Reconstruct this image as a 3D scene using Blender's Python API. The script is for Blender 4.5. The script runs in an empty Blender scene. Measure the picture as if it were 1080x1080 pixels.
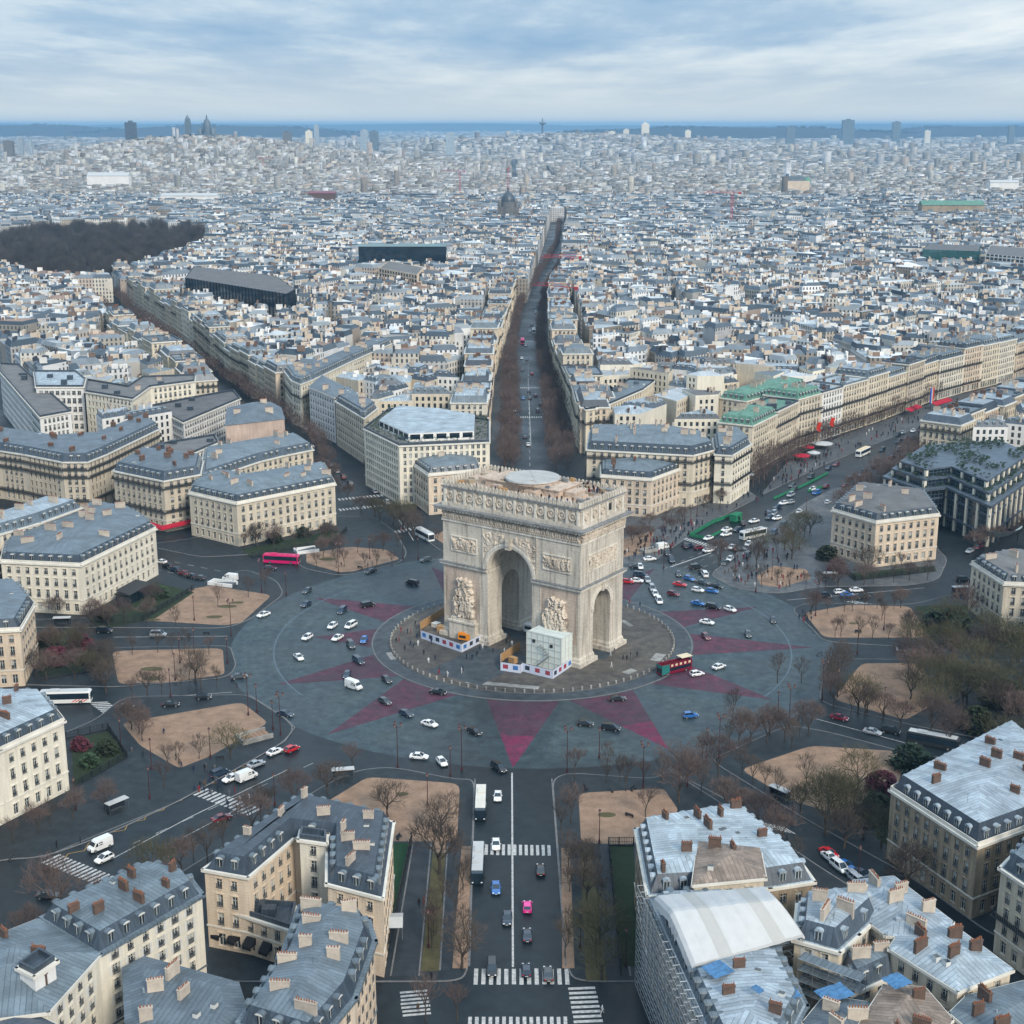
import bpy, bmesh, math, random
import numpy as np
from math import sin, cos, pi, radians, hypot, atan2, sqrt, tan
from mathutils import Vector, Matrix, noise as mnoise
random.seed(7)
R = random.Random(11)
SC = bpy.context.scene
COL = SC.collection
# ------------------------------------------------------------------ camera
F, PIT, CX, CY, H = 1512.69, .26410, -5.85, -394.6, 145.24
def at(px, py, z=0.0):
    dx = (px-540)/F; dy = -(py-540)/F
    vy = cos(PIT)+dy*sin(PIT); vz = -sin(PIT)+dy*cos(PIT)
    t = (z-H)/vz
    return (CX+dx*t, CY+vy*t)
def pr(x, y, z=0.0):
    x -= CX; y -= CY; z -= H
    d = y*cos(PIT)-z*sin(PIT); h = y*sin(PIT)+z*cos(PIT)
    return 540+F*x/max(d, 1e-3), 540-F*h/max(d, 1e-3), d
def ats(pts, z=0.0): return [at(a, b, z) for a, b in pts]
cd = bpy.data.cameras.new('camera'); cam = bpy.data.objects.new('camera', cd); COL.objects.link(cam)
cam.location = (CX, CY, H); cam.rotation_euler = (pi/2-PIT, 0, 0)
cd.sensor_width = 36; cd.lens = F/1080*36; cd.clip_start = 1; cd.clip_end = 90000
SC.camera = cam
# ------------------------------------------------------------------ materials
MATS = {}
class NT:
    def __init__(s, m):
        s.t = m.node_tree; s.n = s.t.nodes; s.l = s.t.links
    def add(s, typ, **kw):
        n = s.n.new(typ)
        for k, v in kw.items():
            if hasattr(n, k): setattr(n, k, v)
        return n
    def link(s, a, b): s.l.new(a, b)
    def math(s, op, a, b=None):
        n = s.n.new('ShaderNodeMath'); n.operation = op
        for i, v in enumerate((a, b)):
            if v is None: continue
            if isinstance(v, (int, float)): n.inputs[i].default_value = v
            else: s.l.new(v, n.inputs[i])
        return n.outputs[0]
    def mix(s, fac, a, b, blend='MIX'):
        n = s.n.new('ShaderNodeMix'); n.data_type = 'RGBA'; n.blend_type = blend
        for sock, v in ((n.inputs[0], fac), (n.inputs[6], a), (n.inputs[7], b)):
            if isinstance(v, (int, float)): sock.default_value = v
            elif isinstance(v, (tuple, list)): sock.default_value = tuple(v)+((1,) if len(v) == 3 else ())
            else: s.l.new(v, sock)
        return n.outputs[2]
    def noise(s, scale, detail=3, vec=None, rough=.55):
        n = s.n.new('ShaderNodeTexNoise'); n.inputs['Scale'].default_value = scale
        n.inputs['Detail'].default_value = detail; n.inputs['Roughness'].default_value = rough
        if vec is not None: s.l.new(vec, n.inputs['Vector'])
        return n.outputs['Fac']
    def ramp(s, fac, stops):
        n = s.n.new('ShaderNodeValToRGB'); e = n.color_ramp.elements
        while len(e) < len(stops): e.new(.5)
        for el, (p, c) in zip(e, stops):
            el.position = p; el.color = tuple(c)+((1,) if len(c) == 3 else ())
        s.l.new(fac, n.inputs[0]); return n.outputs[0]
def newmat(name):
    m = bpy.data.materials.new(name); m.use_nodes = True
    m.node_tree.nodes.clear(); t = NT(m)
    o = t.add('ShaderNodeOutputMaterial'); b = t.add('ShaderNodeBsdfPrincipled')
    t.link(b.outputs[0], o.inputs[0]); MATS[name] = m
    return m, t, b
def sc3(c, k): return tuple(min(1, x*k) for x in c)
def mk(name, col, rough=.85, var=.25, scale=.5, fine=6.0, spec=.3, metal=0, attr=False, objvar=0, bump=0, coat=0, seams=None, courses=None, streak=0):
    """surface with two noise scales; seams = standing seam metal from UV; courses = masonry joints"""
    m, t, b = newmat(name)
    tc = t.add('ShaderNodeTexCoord'); geo = t.add('ShaderNodeNewGeometry')
    pos = geo.outputs['Position']
    n1 = t.noise(scale, 4, pos); n2 = t.noise(fine, 2, pos)
    f = t.math('ADD', t.math('MULTIPLY', n1, .7), t.math('MULTIPLY', n2, .3))
    if attr:
        a = t.add('ShaderNodeAttribute'); a.attribute_name = 'col'; base = a.outputs['Color']
    else:
        base = tuple(col)+(1,)
    r = t.ramp(f, [(.28, (1-var,)*3), (.72, (1+var*.6,)*3)])
    c = t.mix(1, base, r, 'MULTIPLY')
    if objvar:
        oi = t.add('ShaderNodeObjectInfo')
        rr = t.ramp(oi.outputs['Random'], [(0, (1-objvar, 1-objvar, 1-objvar*.9)), (.5, (1, 1, 1)), (1, (1+objvar*.5, 1+objvar*.45, 1+objvar*.35))])
        c = t.mix(1, c, rr, 'MULTIPLY')
    if streak:
        mp = t.add('ShaderNodeMapping'); mp.inputs['Scale'].default_value = (1.3, 1.3, .12); t.link(pos, mp.inputs[0])
        s = t.noise(1.0, 3, mp.outputs[0])
        sr = t.ramp(s, [(.42, (1-streak,)*3), (.6, (1, 1, 1))]); c = t.mix(1, c, sr, 'MULTIPLY')
    hgt = None
    if seams or courses:
        sx = t.add('ShaderNodeSeparateXYZ'); t.link(tc.outputs['UV'], sx.inputs[0])
        u, v = sx.outputs[0], sx.outputs[1]
    if seams:
        w, amt = seams
        fu = t.math('DIVIDE', u, w); fr = t.math('FRACT', fu); ln = t.math('LESS_THAN', fr, .17)
        cb = t.add('ShaderNodeCombineXYZ'); t.link(t.math('FLOOR', fu), cb.inputs[0]); t.link(t.math('FLOOR', t.math('DIVIDE', v, 3.1)), cb.inputs[1])
        wn = t.add('ShaderNodeTexWhiteNoise'); wn.noise_dimensions = '3D'; t.link(cb.outputs[0], wn.inputs['Vector'])
        pr_ = t.ramp(wn.outputs['Value'], [(0, (1-amt,)*3), (1, (1+amt*.5,)*3)]); c = t.mix(1, c, pr_, 'MULTIPLY')
        c = t.mix(ln, c, t.mix(1, c, (.62, .65, .69), 'MULTIPLY')); hgt = ln
    if courses:
        hh, amt = courses
        ln = t.math('LESS_THAN', t.math('FRACT', t.math('DIVIDE', v, hh)), .1)
        c = t.mix(t.math('MULTIPLY', ln, amt), c, t.mix(1, c, (.5, .48, .46), 'MULTIPLY'))
    t.link(c, b.inputs['Base Color'])
    b.inputs['Roughness'].default_value = rough; b.inputs['Metallic'].default_value = metal
    b.inputs['Specular IOR Level'].default_value = spec
    if coat: b.inputs['Coat Weight'].default_value = coat
    if bump or hgt is not None:
        bp = t.add('ShaderNodeBump'); bp.inputs['Strength'].default_value = bump or .4; bp.inputs['Distance'].default_value = .1
        t.link(hgt if hgt is not None else n2, bp.inputs['Height']); t.link(bp.outputs[0], b.inputs['Normal'])
    return m
mk('stone_cream', (.66, .585, .46), var=.22, scale=.12, fine=1.5, objvar=.16, courses=(.55, .35), streak=.16)
mk('stone_pale', (.74, .69, .575), var=.18, scale=.12, fine=1.5, objvar=.12, courses=(.55, .3), streak=.12)
mk('stone_warm', (.64, .53, .41), var=.22, scale=.12, fine=1.5, objvar=.08, courses=(.6, .35), streak=.14)
mk('stone_brown', (.37, .30, .215), var=.3, scale=.15, fine=1.5, courses=(.6, .4), streak=.28)
mk('stone_trim', (.66, .63, .56), var=.2, scale=.3, objvar=.06)
mk('render_white', (.74, .73, .70), var=.12, scale=.1, objvar=.1, streak=.1)
mk('render_pink', (.50, .39, .325), var=.28, scale=.15, fine=2.5, streak=.15)
mk('slate', (.048, .066, .088), rough=.42, var=.3, scale=.4, fine=3, objvar=.25, spec=.5, seams=(.9, .25))
mk('slate_light', (.075, .10, .13), rough=.42, var=.3, scale=.4, fine=3, objvar=.2, spec=.5, seams=(.9, .22))
mk('zinc', (.135, .175, .205), rough=.5, var=.42, scale=.22, fine=2.5, objvar=.2, spec=.5, seams=(.85, .2))
mk('zinc_light', (.36, .425, .47), rough=.5, var=.46, scale=.22, fine=2.5, objvar=.16, spec=.5, seams=(.85, .24))
mk('zinc_brown', (.28, .215, .17), rough=.6, var=.5, scale=.35, fine=3, spec=.4, seams=(.8, .3))
mk('roof_white', (.42, .46, .49), rough=.5, var=.25, scale=.2, fine=2.5, objvar=.2, seams=(.65, .15))
mk('roof_gravel', (.15, .15, .15), var=.35, scale=.2, fine=3, objvar=.25)
mk('copper_green', (.13, .28, .21), rough=.6, var=.45, scale=.5, fine=3, seams=(.8, .25))
mk('brick', (.115, .075, .058), var=.35, scale=.8, fine=5)
mk('chimney_render', (.47, .41, .34), var=.3, scale=.6, fine=4, objvar=.15)
mk('pot', (.27, .11, .06), var=.45, scale=3, fine=9)
mk('iron', (.02, .024, .028), rough=.5, var=.2, spec=.4)
mk('iron_grey', (.075, .085, .095), rough=.5, var=.2, spec=.4)
mk('glass', (.035, .05, .06), rough=.12, var=.5, scale=.35, fine=.9, spec=.9, objvar=.5)
mk('glass_green', (.025, .11, .11), rough=.1, var=.4, scale=.1, fine=.5, spec=.9)
mk('glass_dark', (.010, .022, .035), rough=.1, var=.5, scale=.2, fine=1, spec=.9)
mk('frame_white', (.58, .58, .55), rough=.5, var=.15)
mk('curtain', (.36, .37, .35), var=.3, scale=1)
mk('black_awning', (.012, .012, .014), var=.3)
mk('red_awning', (.38, .01, .03), var=.25)
mk('far_city', (1, 1, 1), attr=True, var=.3, scale=.05, fine=.4, rough=.75)
mk('tarp_white', (.39, .39, .375), rough=.7, var=.08)
mk('tarp_blue', (.06, .17, .33), rough=.45, var=.4, scale=.8)
mk('tarp_plain', (.46, .47, .47), rough=.6, var=.1)
mk('steel', (.33, .36, .38), rough=.4, metal=.6, var=.2)
mk('bark', (.060, .050, .042), var=.4, scale=3, rough=.95)
mk('twig', (.085, .068, .056), var=.35, scale=.8, rough=.95, objvar=.25)
mk('twig_red', (.125, .092, .082), var=.35, scale=.8, rough=.95, objvar=.25)
mk('twig_green', (.085, .080, .045), var=.35, scale=.8, rough=.95, objvar=.25)
mk('park_twig', (.078, .070, .066), var=.55, scale=.07, fine=.5, rough=.95)
mk('wood_mass', (.036, .032, .034), var=.6, scale=.05, fine=.6, rough=.95)
mk('leaf_dark', (.018, .036, .020), var=.5, scale=.8, rough=.7)
mk('leaf_mid', (.035, .065, .028), var=.5, scale=.8, rough=.7)
mk('leaf_red', (.10, .022, .035), var=.5, scale=.8, rough=.8)
mk('grass', (.020, .034, .014), var=.45, scale=.4, fine=4, rough=.95)
mk('grass_brown', (.085, .075, .035), var=.45, scale=.35, fine=4, rough=.95)
mk('astroturf', (.012, .05, .018), var=.2, scale=.4, rough=.9)
mk('sand', (.27, .178, .122), var=.42, scale=.3, fine=2.6, rough=.95)
mk('hedge', (.022, .032, .014), var=.55, scale=1.2, rough=.9)
mk('white_paint', (.46, .46, .45), var=.6, scale=1.6, fine=7)
mk('blue_line', (.095, .135, .165), var=.3, scale=.8, fine=6)
mk('yellow_paint', (.42, .25, .08), var=.35, scale=.8, fine=6)
mk('kerb', (.16, .16, .16), var=.4, scale=.8, fine=5)
mk('hoarding', (.52, .57, .68), var=.1, rough=.5)
mk('plywood', (.40, .24, .11), var=.25, scale=1, fine=6)
mk('orange', (.75, .26, .02), rough=.5, var=.15)
mk('poster_blue', (.05, .17, .42), var=.5, scale=1.3)
mk('poster_red', (.33, .05, .07), var=.6, scale=1.3)
mk('poster_dark', (.03, .04, .06), var=.6, scale=1.3)
mk('scrim', (.60, .66, .62), var=.12, scale=.4, rough=.7)
mk('green_fence', (.018, .17, .085), var=.35, scale=.5)
mk('flag_red', (.60, .04, .02), var=.15); mk('flag_blue', (.03, .08, .42), var=.15)
mk('crane_red', (.38, .03, .04), var=.1)
mk('blue_sign', (.02, .12, .55), var=.1)
mk('tyre', (.012, .012, .012), rough=.9, var=.1)
mk('headlamp', (.75, .77, .78), rough=.2, var=.05, spec=.8)
mk('taillamp', (.45, .01, .012), rough=.25, var=.05, spec=.8)
mk('skin', (.42, .24, .17), var=.05); mk('hair', (.03, .02, .015), var=.1)
CARC = {'black': (.010, .011, .013), 'dark blue': (.012, .028, .055), 'dark grey': (.035, .045, .052), 'white': (.74, .75, .75), 'silver': (.30, .33, .36),
        'blue': (.015, .12, .38), 'red': (.45, .012, .02), 'dark red': (.13, .01, .02), 'pink': (.72, .03, .28)}
for k, v in CARC.items(): mk('car_'+k, v, rough=.25, var=.06, scale=1, spec=.6, coat=.5)
mk('coach_pink', (.55, .01, .12), rough=.3, var=.08, coat=.4); mk('coach_white', (.66, .67, .66), rough=.35, var=.1)
mk('bus_maroon', (.16, .010, .03), rough=.3, var=.1); mk('bus_cream', (.66, .56, .38), rough=.5, var=.1); mk('bus_teal', (.02, .16, .15), rough=.4, var=.2)
CLOTH = {'black': (.012, .012, .015), 'navy': (.015, .025, .06), 'red': (.20, .015, .025), 'grey': (.10, .10, .11), 'white': (.6, .6, .6), 'brown': (.10, .06, .035)}
for k, v in CLOTH.items(): mk('cloth_'+k, v, var=.2, scale=4)
mk('lamp_paint', (.055, .018, .022), rough=.5, var=.2); mk('lamp_glass', (.22, .15, .13), rough=.3, var=.1)
# granite of the arch: weathered, darker streaks with shapes of their own
def arch_stone(name, col, rel=0):
    m, t, b = newmat(name)
    geo = t.add('ShaderNodeNewGeometry'); pos = geo.outputs['Position']
    n1 = t.noise(.12, 5, pos); n2 = t.noise(1.4, 4, pos); n3 = t.noise(6, 3, pos)
    mp = t.add('ShaderNodeMapping'); mp.inputs['Scale'].default_value = (.9, .9, .07); t.link(pos, mp.inputs[0])
    n4 = t.noise(1, 4, mp.outputs[0], .6)
    c = t.mix(1, col+(1,), t.ramp(n1, [(.3, (.80, .78, .76)), (.7, (1.1, 1.08, 1.05))]), 'MULTIPLY')
    c = t.mix(1, c, t.ramp(n2, [(.3, (.84, .82, .80)), (.65, (1.05, 1.05, 1.05))]), 'MULTIPLY')
    c = t.mix(1, c, t.ramp(n4, [(.34, (.62, .61, .60)), (.50, (1, 1, 1))]), 'MULTIPLY')
    sx = t.add('ShaderNodeSeparateXYZ'); t.link(pos, sx.inputs[0])
    ln = t.math('LESS_THAN', t.math('FRACT', t.math('DIVIDE', sx.outputs[2], .95)), .07)
    c = t.mix(t.math('MULTIPLY', ln, .35), c, t.mix(1, c, (.5, .47, .44), 'MULTIPLY'))
    if rel:
        c = t.mix(1, c, t.ramp(n3, [(.35, (.80, .78, .75)), (.6, (1, 1, 1))]), 'MULTIPLY')
    t.link(c, b.inputs['Base Color']); b.inputs['Roughness'].default_value = .9
    bp = t.add('ShaderNodeBump'); bp.inputs['Strength'].default_value = .3; bp.inputs['Distance'].default_value = .15
    t.link(n3, bp.inputs['Height']); t.link(bp.outputs[0], b.inputs['Normal'])
mk('disc', (.40, .40, .385), var=.2, scale=.4, fine=2); arch_stone('arch_stone', (.575, .54, .475)); arch_stone('arch_relief', (.66, .60, .52), 1)
arch_stone('arch_lead', (.23, .24, .25)); arch_stone('arch_pinkish', (.53, .44, .365)); arch_stone('arch_trim', (.70, .67, .60))
arch_stone('terrace', (.52, .42, .34))
# asphalt and setts
def road_mat(name, col, cob=.0, wet=.5, ring=False, wear=None):
    m, t, b = newmat(name)
    geo = t.add('ShaderNodeNewGeometry'); pos = geo.outputs['Position']
    n1 = t.noise(.028, 5, pos); n2 = t.noise(.35, 4, pos); n3 = t.noise(4.5, 2, pos)
    c = t.mix(1, col+(1,), t.ramp(n1, [(.34, (.62, .64, .68)), (.66, (1.32, 1.3, 1.26))]), 'MULTIPLY')
    c = t.mix(1, c, t.ramp(n2, [(.34, (.70, .71, .74)), (.66, (1.26, 1.25, 1.22))]), 'MULTIPLY')
    c = t.mix(1, c, t.ramp(n3, [(.3, (.86, .86, .86)), (.7, (1.14, 1.14, 1.14))]), 'MULTIPLY')
    if cob:
        v = t.add('ShaderNodeTexVoronoi'); v.inputs['Scale'].default_value = 1.6; t.link(pos, v.inputs['Vector'])
        sv = t.add('ShaderNodeSeparateColor'); t.link(v.outputs['Color'], sv.inputs[0])
        c = t.mix(1, c, t.ramp(sv.outputs[0], [(0, (1-cob,)*3), (1, (1+cob,)*3)]), 'MULTIPLY')
    if wear:
        w1 = t.noise(.22, 5, pos, .7); w2 = t.noise(1.7, 3, pos, .7); fw = t.math('ADD', t.math('MULTIPLY', w1, .6), t.math('MULTIPLY', w2, .4)); c = t.mix(t.ramp(fw, [(.42, (0, 0, 0)), (.66, (.85, .85, .85))]), c, wear+(1,))
    if ring:   # patched repair areas, polished wheel tracks running round
        sx = t.add('ShaderNodeSeparateXYZ'); t.link(pos, sx.inputs[0])
        r = t.math('SQRT', t.math('ADD', t.math('POWER', sx.outputs[0], 2), t.math('POWER', sx.outputs[1], 2)))
        cb = t.add('ShaderNodeCombineXYZ'); t.link(r, cb.inputs[0]); t.link(t.math('MULTIPLY', t.math('ARCTAN2', sx.outputs[1], sx.outputs[0]), 3), cb.inputs[1])
        n5 = t.noise(.55, 3, cb.outputs[0])
        c = t.mix(1, c, t.ramp(n5, [(.35, (.86, .87, .9)), (.62, (1.08, 1.07, 1.06))]), 'MULTIPLY')
    t.link(c, b.inputs['Base Color'])
    rr = t.ramp(n1, [(.35, (wet,)*3), (.7, (min(.8, wet+.35),)*3)]); t.link(rr, b.inputs['Roughness'])
    b.inputs['Specular IOR Level'].default_value = .28
road_mat('asphalt', (.011, .018, .023), wet=.3); road_mat('setts', (.033, .053, .063), cob=.16, wet=.3, ring=True)
road_mat('setts_light', (.044, .064, .071), cob=.16, wet=.35, ring=True)
road_mat('setts_red', (.082, .026, .046), cob=.2, wet=.6, wear=(.042, .044, .056)); road_mat('setts_magenta', (.175, .014, .060), cob=.2, wet=.6, wear=(.06, .04, .052))
road_mat('pave', (.019, .026, .031), cob=.08, wet=.45); road_mat('pave_light', (.078, .084, .090), cob=.08, wet=.35)
road_mat('island_pave', (.085, .076, .066), cob=.12, wet=.6); road_mat('island_ring', (.05, .062, .072), cob=.1, wet=.5)
road_mat('path', (.026, .033, .041)); road_mat('slab_pale', (.26, .255, .24), wet=.6)
def M(*n): return [MATS[k] for k in n]
# ------------------------------------------------------------------ mesh builder
class MB:
    def __init__(s): s.v = []; s.f = []; s.m = []; s.c = []
    def face(s, pts, mi=0, c=None):
        k = len(s.v); s.v.extend(pts); s.f.append(tuple(range(k, k+len(pts)))); s.m.append(mi); s.c.append(c)
    def box(s, x0, y0, z0, x1, y1, z1, mi=0, T=None, top=None, bottom=True, c=None):
        P = [(x0, y0, z0), (x1, y0, z0), (x1, y1, z0), (x0, y1, z0), (x0, y0, z1), (x1, y0, z1), (x1, y1, z1), (x0, y1, z1)]
        if T: P = [T(*p) for p in P]
        k = len(s.v); s.v.extend(P)
        for q, mm in (((0, 1, 5, 4), mi), ((1, 2, 6, 5), mi), ((2, 3, 7, 6), mi), ((3, 0, 4, 7), mi), ((4, 5, 6, 7), mi if top is None else top), ((3, 2, 1, 0), mi)):
            if q == (3, 2, 1, 0) and not bottom: continue
            s.f.append(tuple(k+i for i in q)); s.m.append(mm); s.c.append(c)
    def prism(s, poly, z0, z1, mi=0, top=None, bottom=False, c=None, ct=None):
        n = len(poly)
        for i in range(n):
            a = poly[i]; b = poly[(i+1) % n]
            s.face([(a[0], a[1], z0), (b[0], b[1], z0), (b[0], b[1], z1), (a[0], a[1], z1)], mi, c)
        s.face([(p[0], p[1], z1) for p in poly], mi if top is None else top, ct or c)
        if bottom: s.face([(p[0], p[1], z0) for p in reversed(poly)], mi, c)
    def ring(s, pa, za, pb, zb, mi=0, c=None):
        n = len(pa)
        for i in range(n):
            j = (i+1) % n
            s.face([(pa[i][0], pa[i][1], za), (pa[j][0], pa[j][1], za), (pb[j][0], pb[j][1], zb), (pb[i][0], pb[i][1], zb)], mi, c)
    def tube(s, a, b, ra, rb, n=4, mi=0, caps=False):
        a = Vector(a); b = Vector(b); d = (b-a)
        if d.length < 1e-6: return
        d.normalize(); u = d.orthogonal().normalized(); w = d.cross(u)
        k = len(s.v)
        for P, r in ((a, ra), (b, rb)):
            for i in range(n):
                t = 2*pi*i/n; q = P+u*(r*cos(t))+w*(r*sin(t)); s.v.append((q.x, q.y, q.z))
        for i in range(n):
            j = (i+1) % n; s.f.append((k+i, k+j, k+n+j, k+n+i)); s.m.append(mi); s.c.append(None)
        if caps:
            s.f.append(tuple(k+n+i for i in range(n))); s.m.append(mi); s.c.append(None)
            s.f.append(tuple(k+n-1-i for i in range(n))); s.m.append(mi); s.c.append(None)
    def cyl(s, x, y, z0, z1, r0, r1=None, n=12, mi=0, top=None):
        r1 = r0 if r1 is None else r1
        A = [(x+r0*cos(2*pi*i/n), y+r0*sin(2*pi*i/n)) for i in range(n)]; B = [(x+r1*cos(2*pi*i/n), y+r1*sin(2*pi*i/n)) for i in range(n)]
        s.ring(A, z0, B, z1, mi)
        if r1 > .01: s.face([(p[0], p[1], z1) for p in B], mi if top is None else top)
    def mesh(s, name, mats):
        me = bpy.data.meshes.new(name)
        me.from_pydata(s.v, [], s.f); 
        for m in mats: me.materials.append(m)
        if len(mats) > 1: me.polygons.foreach_set('material_index', s.m)
        uvs(me)
        if any(c is not None for c in s.c):
            ca = me.color_attributes.new('col', 'FLOAT_COLOR', 'CORNER')
            arr = []
            for f, c in zip(s.f, s.c):
                c = c or (.4, .4, .4); arr.extend(((c[0], c[1], c[2], 1.0))*len(f))
            ca.data.foreach_set('color', arr)
        me.update(); return me
    def build(s, name, mats, parent=None, **tags):
        return link(name, s.mesh(name, mats), parent, **tags)
def uvs(me):
    nl = len(me.loops)
    if not nl: return
    nv = len(me.vertices); co = np.empty(nv*3, 'f'); me.vertices.foreach_get('co', co); co = co.reshape(-1, 3)
    vi = np.empty(nl, 'i'); me.loops.foreach_get('vertex_index', vi)
    npg = len(me.polygons); nr = np.empty(npg*3, 'f'); me.polygons.foreach_get('normal', nr); nr = nr.reshape(-1, 3)
    ls = np.empty(npg, 'i'); me.polygons.foreach_get('loop_start', ls); lt = np.empty(npg, 'i'); me.polygons.foreach_get('loop_total', lt)
    t = np.stack([-nr[:, 1], nr[:, 0], np.zeros(npg)], 1); ln = np.linalg.norm(t, axis=1)
    e = co[vi[np.minimum(ls+1, nl-1)]]-co[vi[ls]]; e[:, 2] = 0
    flat = ln < .02
    t[flat] = e[flat]; ln = np.linalg.norm(t, axis=1); ln[ln < 1e-6] = 1; t /= ln[:, None]
    b = np.cross(nr, t)
    pi_ = np.repeat(np.arange(npg), lt); P = co[vi]
    uv = np.stack([(P*t[pi_]).sum(1), (P*b[pi_]).sum(1)], 1).astype('f')
    l = me.uv_layers.new(name='UVMap'); l.data.foreach_set('uv', uv.ravel())
def link(name, me, parent=None, **tags):
    o = bpy.data.objects.new(name, me); COL.objects.link(o)
    if parent is not None: o.parent = parent
    for k, v in tags.items():
        if v: o[k] = v
    return o
def thing(name, label, cat, loc=(0, 0, 0), rz=0, group=None):
    o = bpy.data.objects.new(name, None); COL.objects.link(o); o.location = loc; o.rotation_euler = (0, 0, rz)
    o.empty_display_size = .5
    o['label'] = label; o['category'] = cat
    if group: o['group'] = group
    return o
def copy_tree(o, kids, loc, rz=0, scale=1, group=None, label=None):
    r = o.copy(); COL.objects.link(r); r.location = loc; r.rotation_euler = (0, 0, rz); r.scale = (scale,)*3 if isinstance(scale, (int, float)) else scale
    if group: r['group'] = group
    if label: r['label'] = label
    for k in kids:
        c = k.copy(); COL.objects.link(c); c.parent = r
    return r
def struct(name, mb, mats): return mb.build(name, mats, kind='structure')
# ------------------------------------------------------------------ polygon helpers
def area(p): return .5*sum(p[i][0]*p[(i+1) % len(p)][1]-p[(i+1) % len(p)][0]*p[i][1] for i in range(len(p)))
def ccw(p): return list(p) if area(p) > 0 else list(reversed(p))
def cen(p): return (sum(q[0] for q in p)/len(p), sum(q[1] for q in p)/len(p))
def inset(p, d):
    n = len(p); out = []
    L = []
    for i in range(n):
        a = p[i]; b = p[(i+1) % n]; dx, dy = b[0]-a[0], b[1]-a[1]; l = hypot(dx, dy) or 1e-6; dx /= l; dy /= l
        L.append((a[0]-dy*d, a[1]+dx*d, dx, dy))
    for i in range(n):
        x1, y1, a1, b1 = L[i-1]; x2, y2, a2, b2 = L[i]; det = a1*b2-b1*a2
        if abs(det) < .03: out.append((x2, y2)); continue
        t = ((x2-x1)*b2-(y2-y1)*a2)/det; out.append((x1+a1*t, y1+b1*t))
    for i in range(n):
        a = out[i]; b = out[(i+1) % n]
        if (b[0]-a[0])*L[i][2]+(b[1]-a[1])*L[i][3] <= 0.02: return None
    return out
def maxinset(p):
    lo, hi = 0, 40
    for _ in range(14):
        m = (lo+hi)/2
        if inset(p, m): lo = m
        else: hi = m
    return lo
def inside(pt, p):
    x, y = pt; c = False; n = len(p)
    for i in range(n):
        x1, y1 = p[i]; x2, y2 = p[(i+1) % n]
        if (y1 > y) != (y2 > y) and x < (x2-x1)*(y-y1)/(y2-y1)+x1: c = not c
    return c
def clip(p, nx, ny, c):
    """keep nx*x+ny*y<=c"""
    out = []; n = len(p)
    for i in range(n):
        a = p[i]; b = p[(i+1) % n]; da = nx*a[0]+ny*a[1]-c; db = nx*b[0]+ny*b[1]-c
        if da <= 0: out.append(a)
        if (da < 0 < db) or (db < 0 < da):
            t = da/(da-db); out.append((a[0]+(b[0]-a[0])*t, a[1]+(b[1]-a[1])*t))
    return out
def strip(front, d, closed=False):
    """band polygon: open polyline offset by d to its left"""
    n = len(front); off = []
    for i in range(n):
        ds = []
        for j in (i-1, i):
            if 0 <= j < n-1:
                a, b = front[j], front[j+1]; l = hypot(b[0]-a[0], b[1]-a[1]); ds.append((-(b[1]-a[1])/l, (b[0]-a[0])/l))
        nx = sum(q[0] for q in ds)/len(ds); ny = sum(q[1] for q in ds)/len(ds); l2 = nx*nx+ny*ny
        off.append((front[i][0]+nx*d/l2, front[i][1]+ny*d/l2))
    return ccw(list(front)+off[::-1])
# ------------------------------------------------------------------ windows
WIN = {}
def winmesh(w, h, rail=True, shut=False, arch=False, var=0):
    key = (round(w, 2), round(h, 2), rail, shut, arch, var)
    if key in WIN: return WIN[key]
    b = MB(); y = .26
    b.face([(-w/2, y, 0), (w/2, y, 0), (w/2, y, h), (-w/2, y, h)], 1)
    if var == 1: b.face([(-w/2, y-.003, h*.35), (-w*.1, y-.003, h*.35), (-w*.1, y-.003, h), (-w/2, y-.003, h)], 3)
    if var == 2: b.face([(-w/2, y-.003, 0), (w/2, y-.003, 0), (w/2, y-.003, h), (-w/2, y-.003, h)], 3)
    if var == 3: b.face([(-w/2, y-.003, h*.55), (w/2, y-.003, h*.55), (w/2, y-.003, h), (-w/2, y-.003, h)], 3)
    t = .09
    for x0, x1, z0, z1 in ((-w/2, -w/2+t, 0, h), (w/2-t, w/2, 0, h), (-.05, .05, 0, h), (-w/2+t, w/2-t, h-t, h), (-w/2+t, w/2-t, 0, t), (-w/2+t, w/2-t, h*.66, h*.66+.06)):
        b.box(x0, y-.06, z0, x1, y-.004, z1, 0)
    if rail:
        b.box(-w/2-.05, -.14, .02, w/2+.05, -.08, .12, 2); b.box(-w/2-.05, -.14, .86, w/2+.05, -.08, .95, 2)
        k = 5
        for i in range(k): x = -w/2+(i+.5)*w/k; b.box(x-.05, -.13, .12, x+.05, -.09, .86, 2)
    if shut:
        for sx in (-1, 1): b.box(min(sx*w/2, sx*w), -.07, 0, max(sx*w/2, sx*w), -.01, h, 0)
    if arch:
        n = 7; P = [(w/2*cos(pi*i/n), w/2*sin(pi*i/n)) for i in range(n+1)]
        b.face([(p[0], -.02, h+p[1]*.98) for p in P], 1)
    WIN[key] = b.mesh('window', M('frame_white', 'glass', 'iron_grey', 'curtain'))
    return WIN[key]
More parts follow.
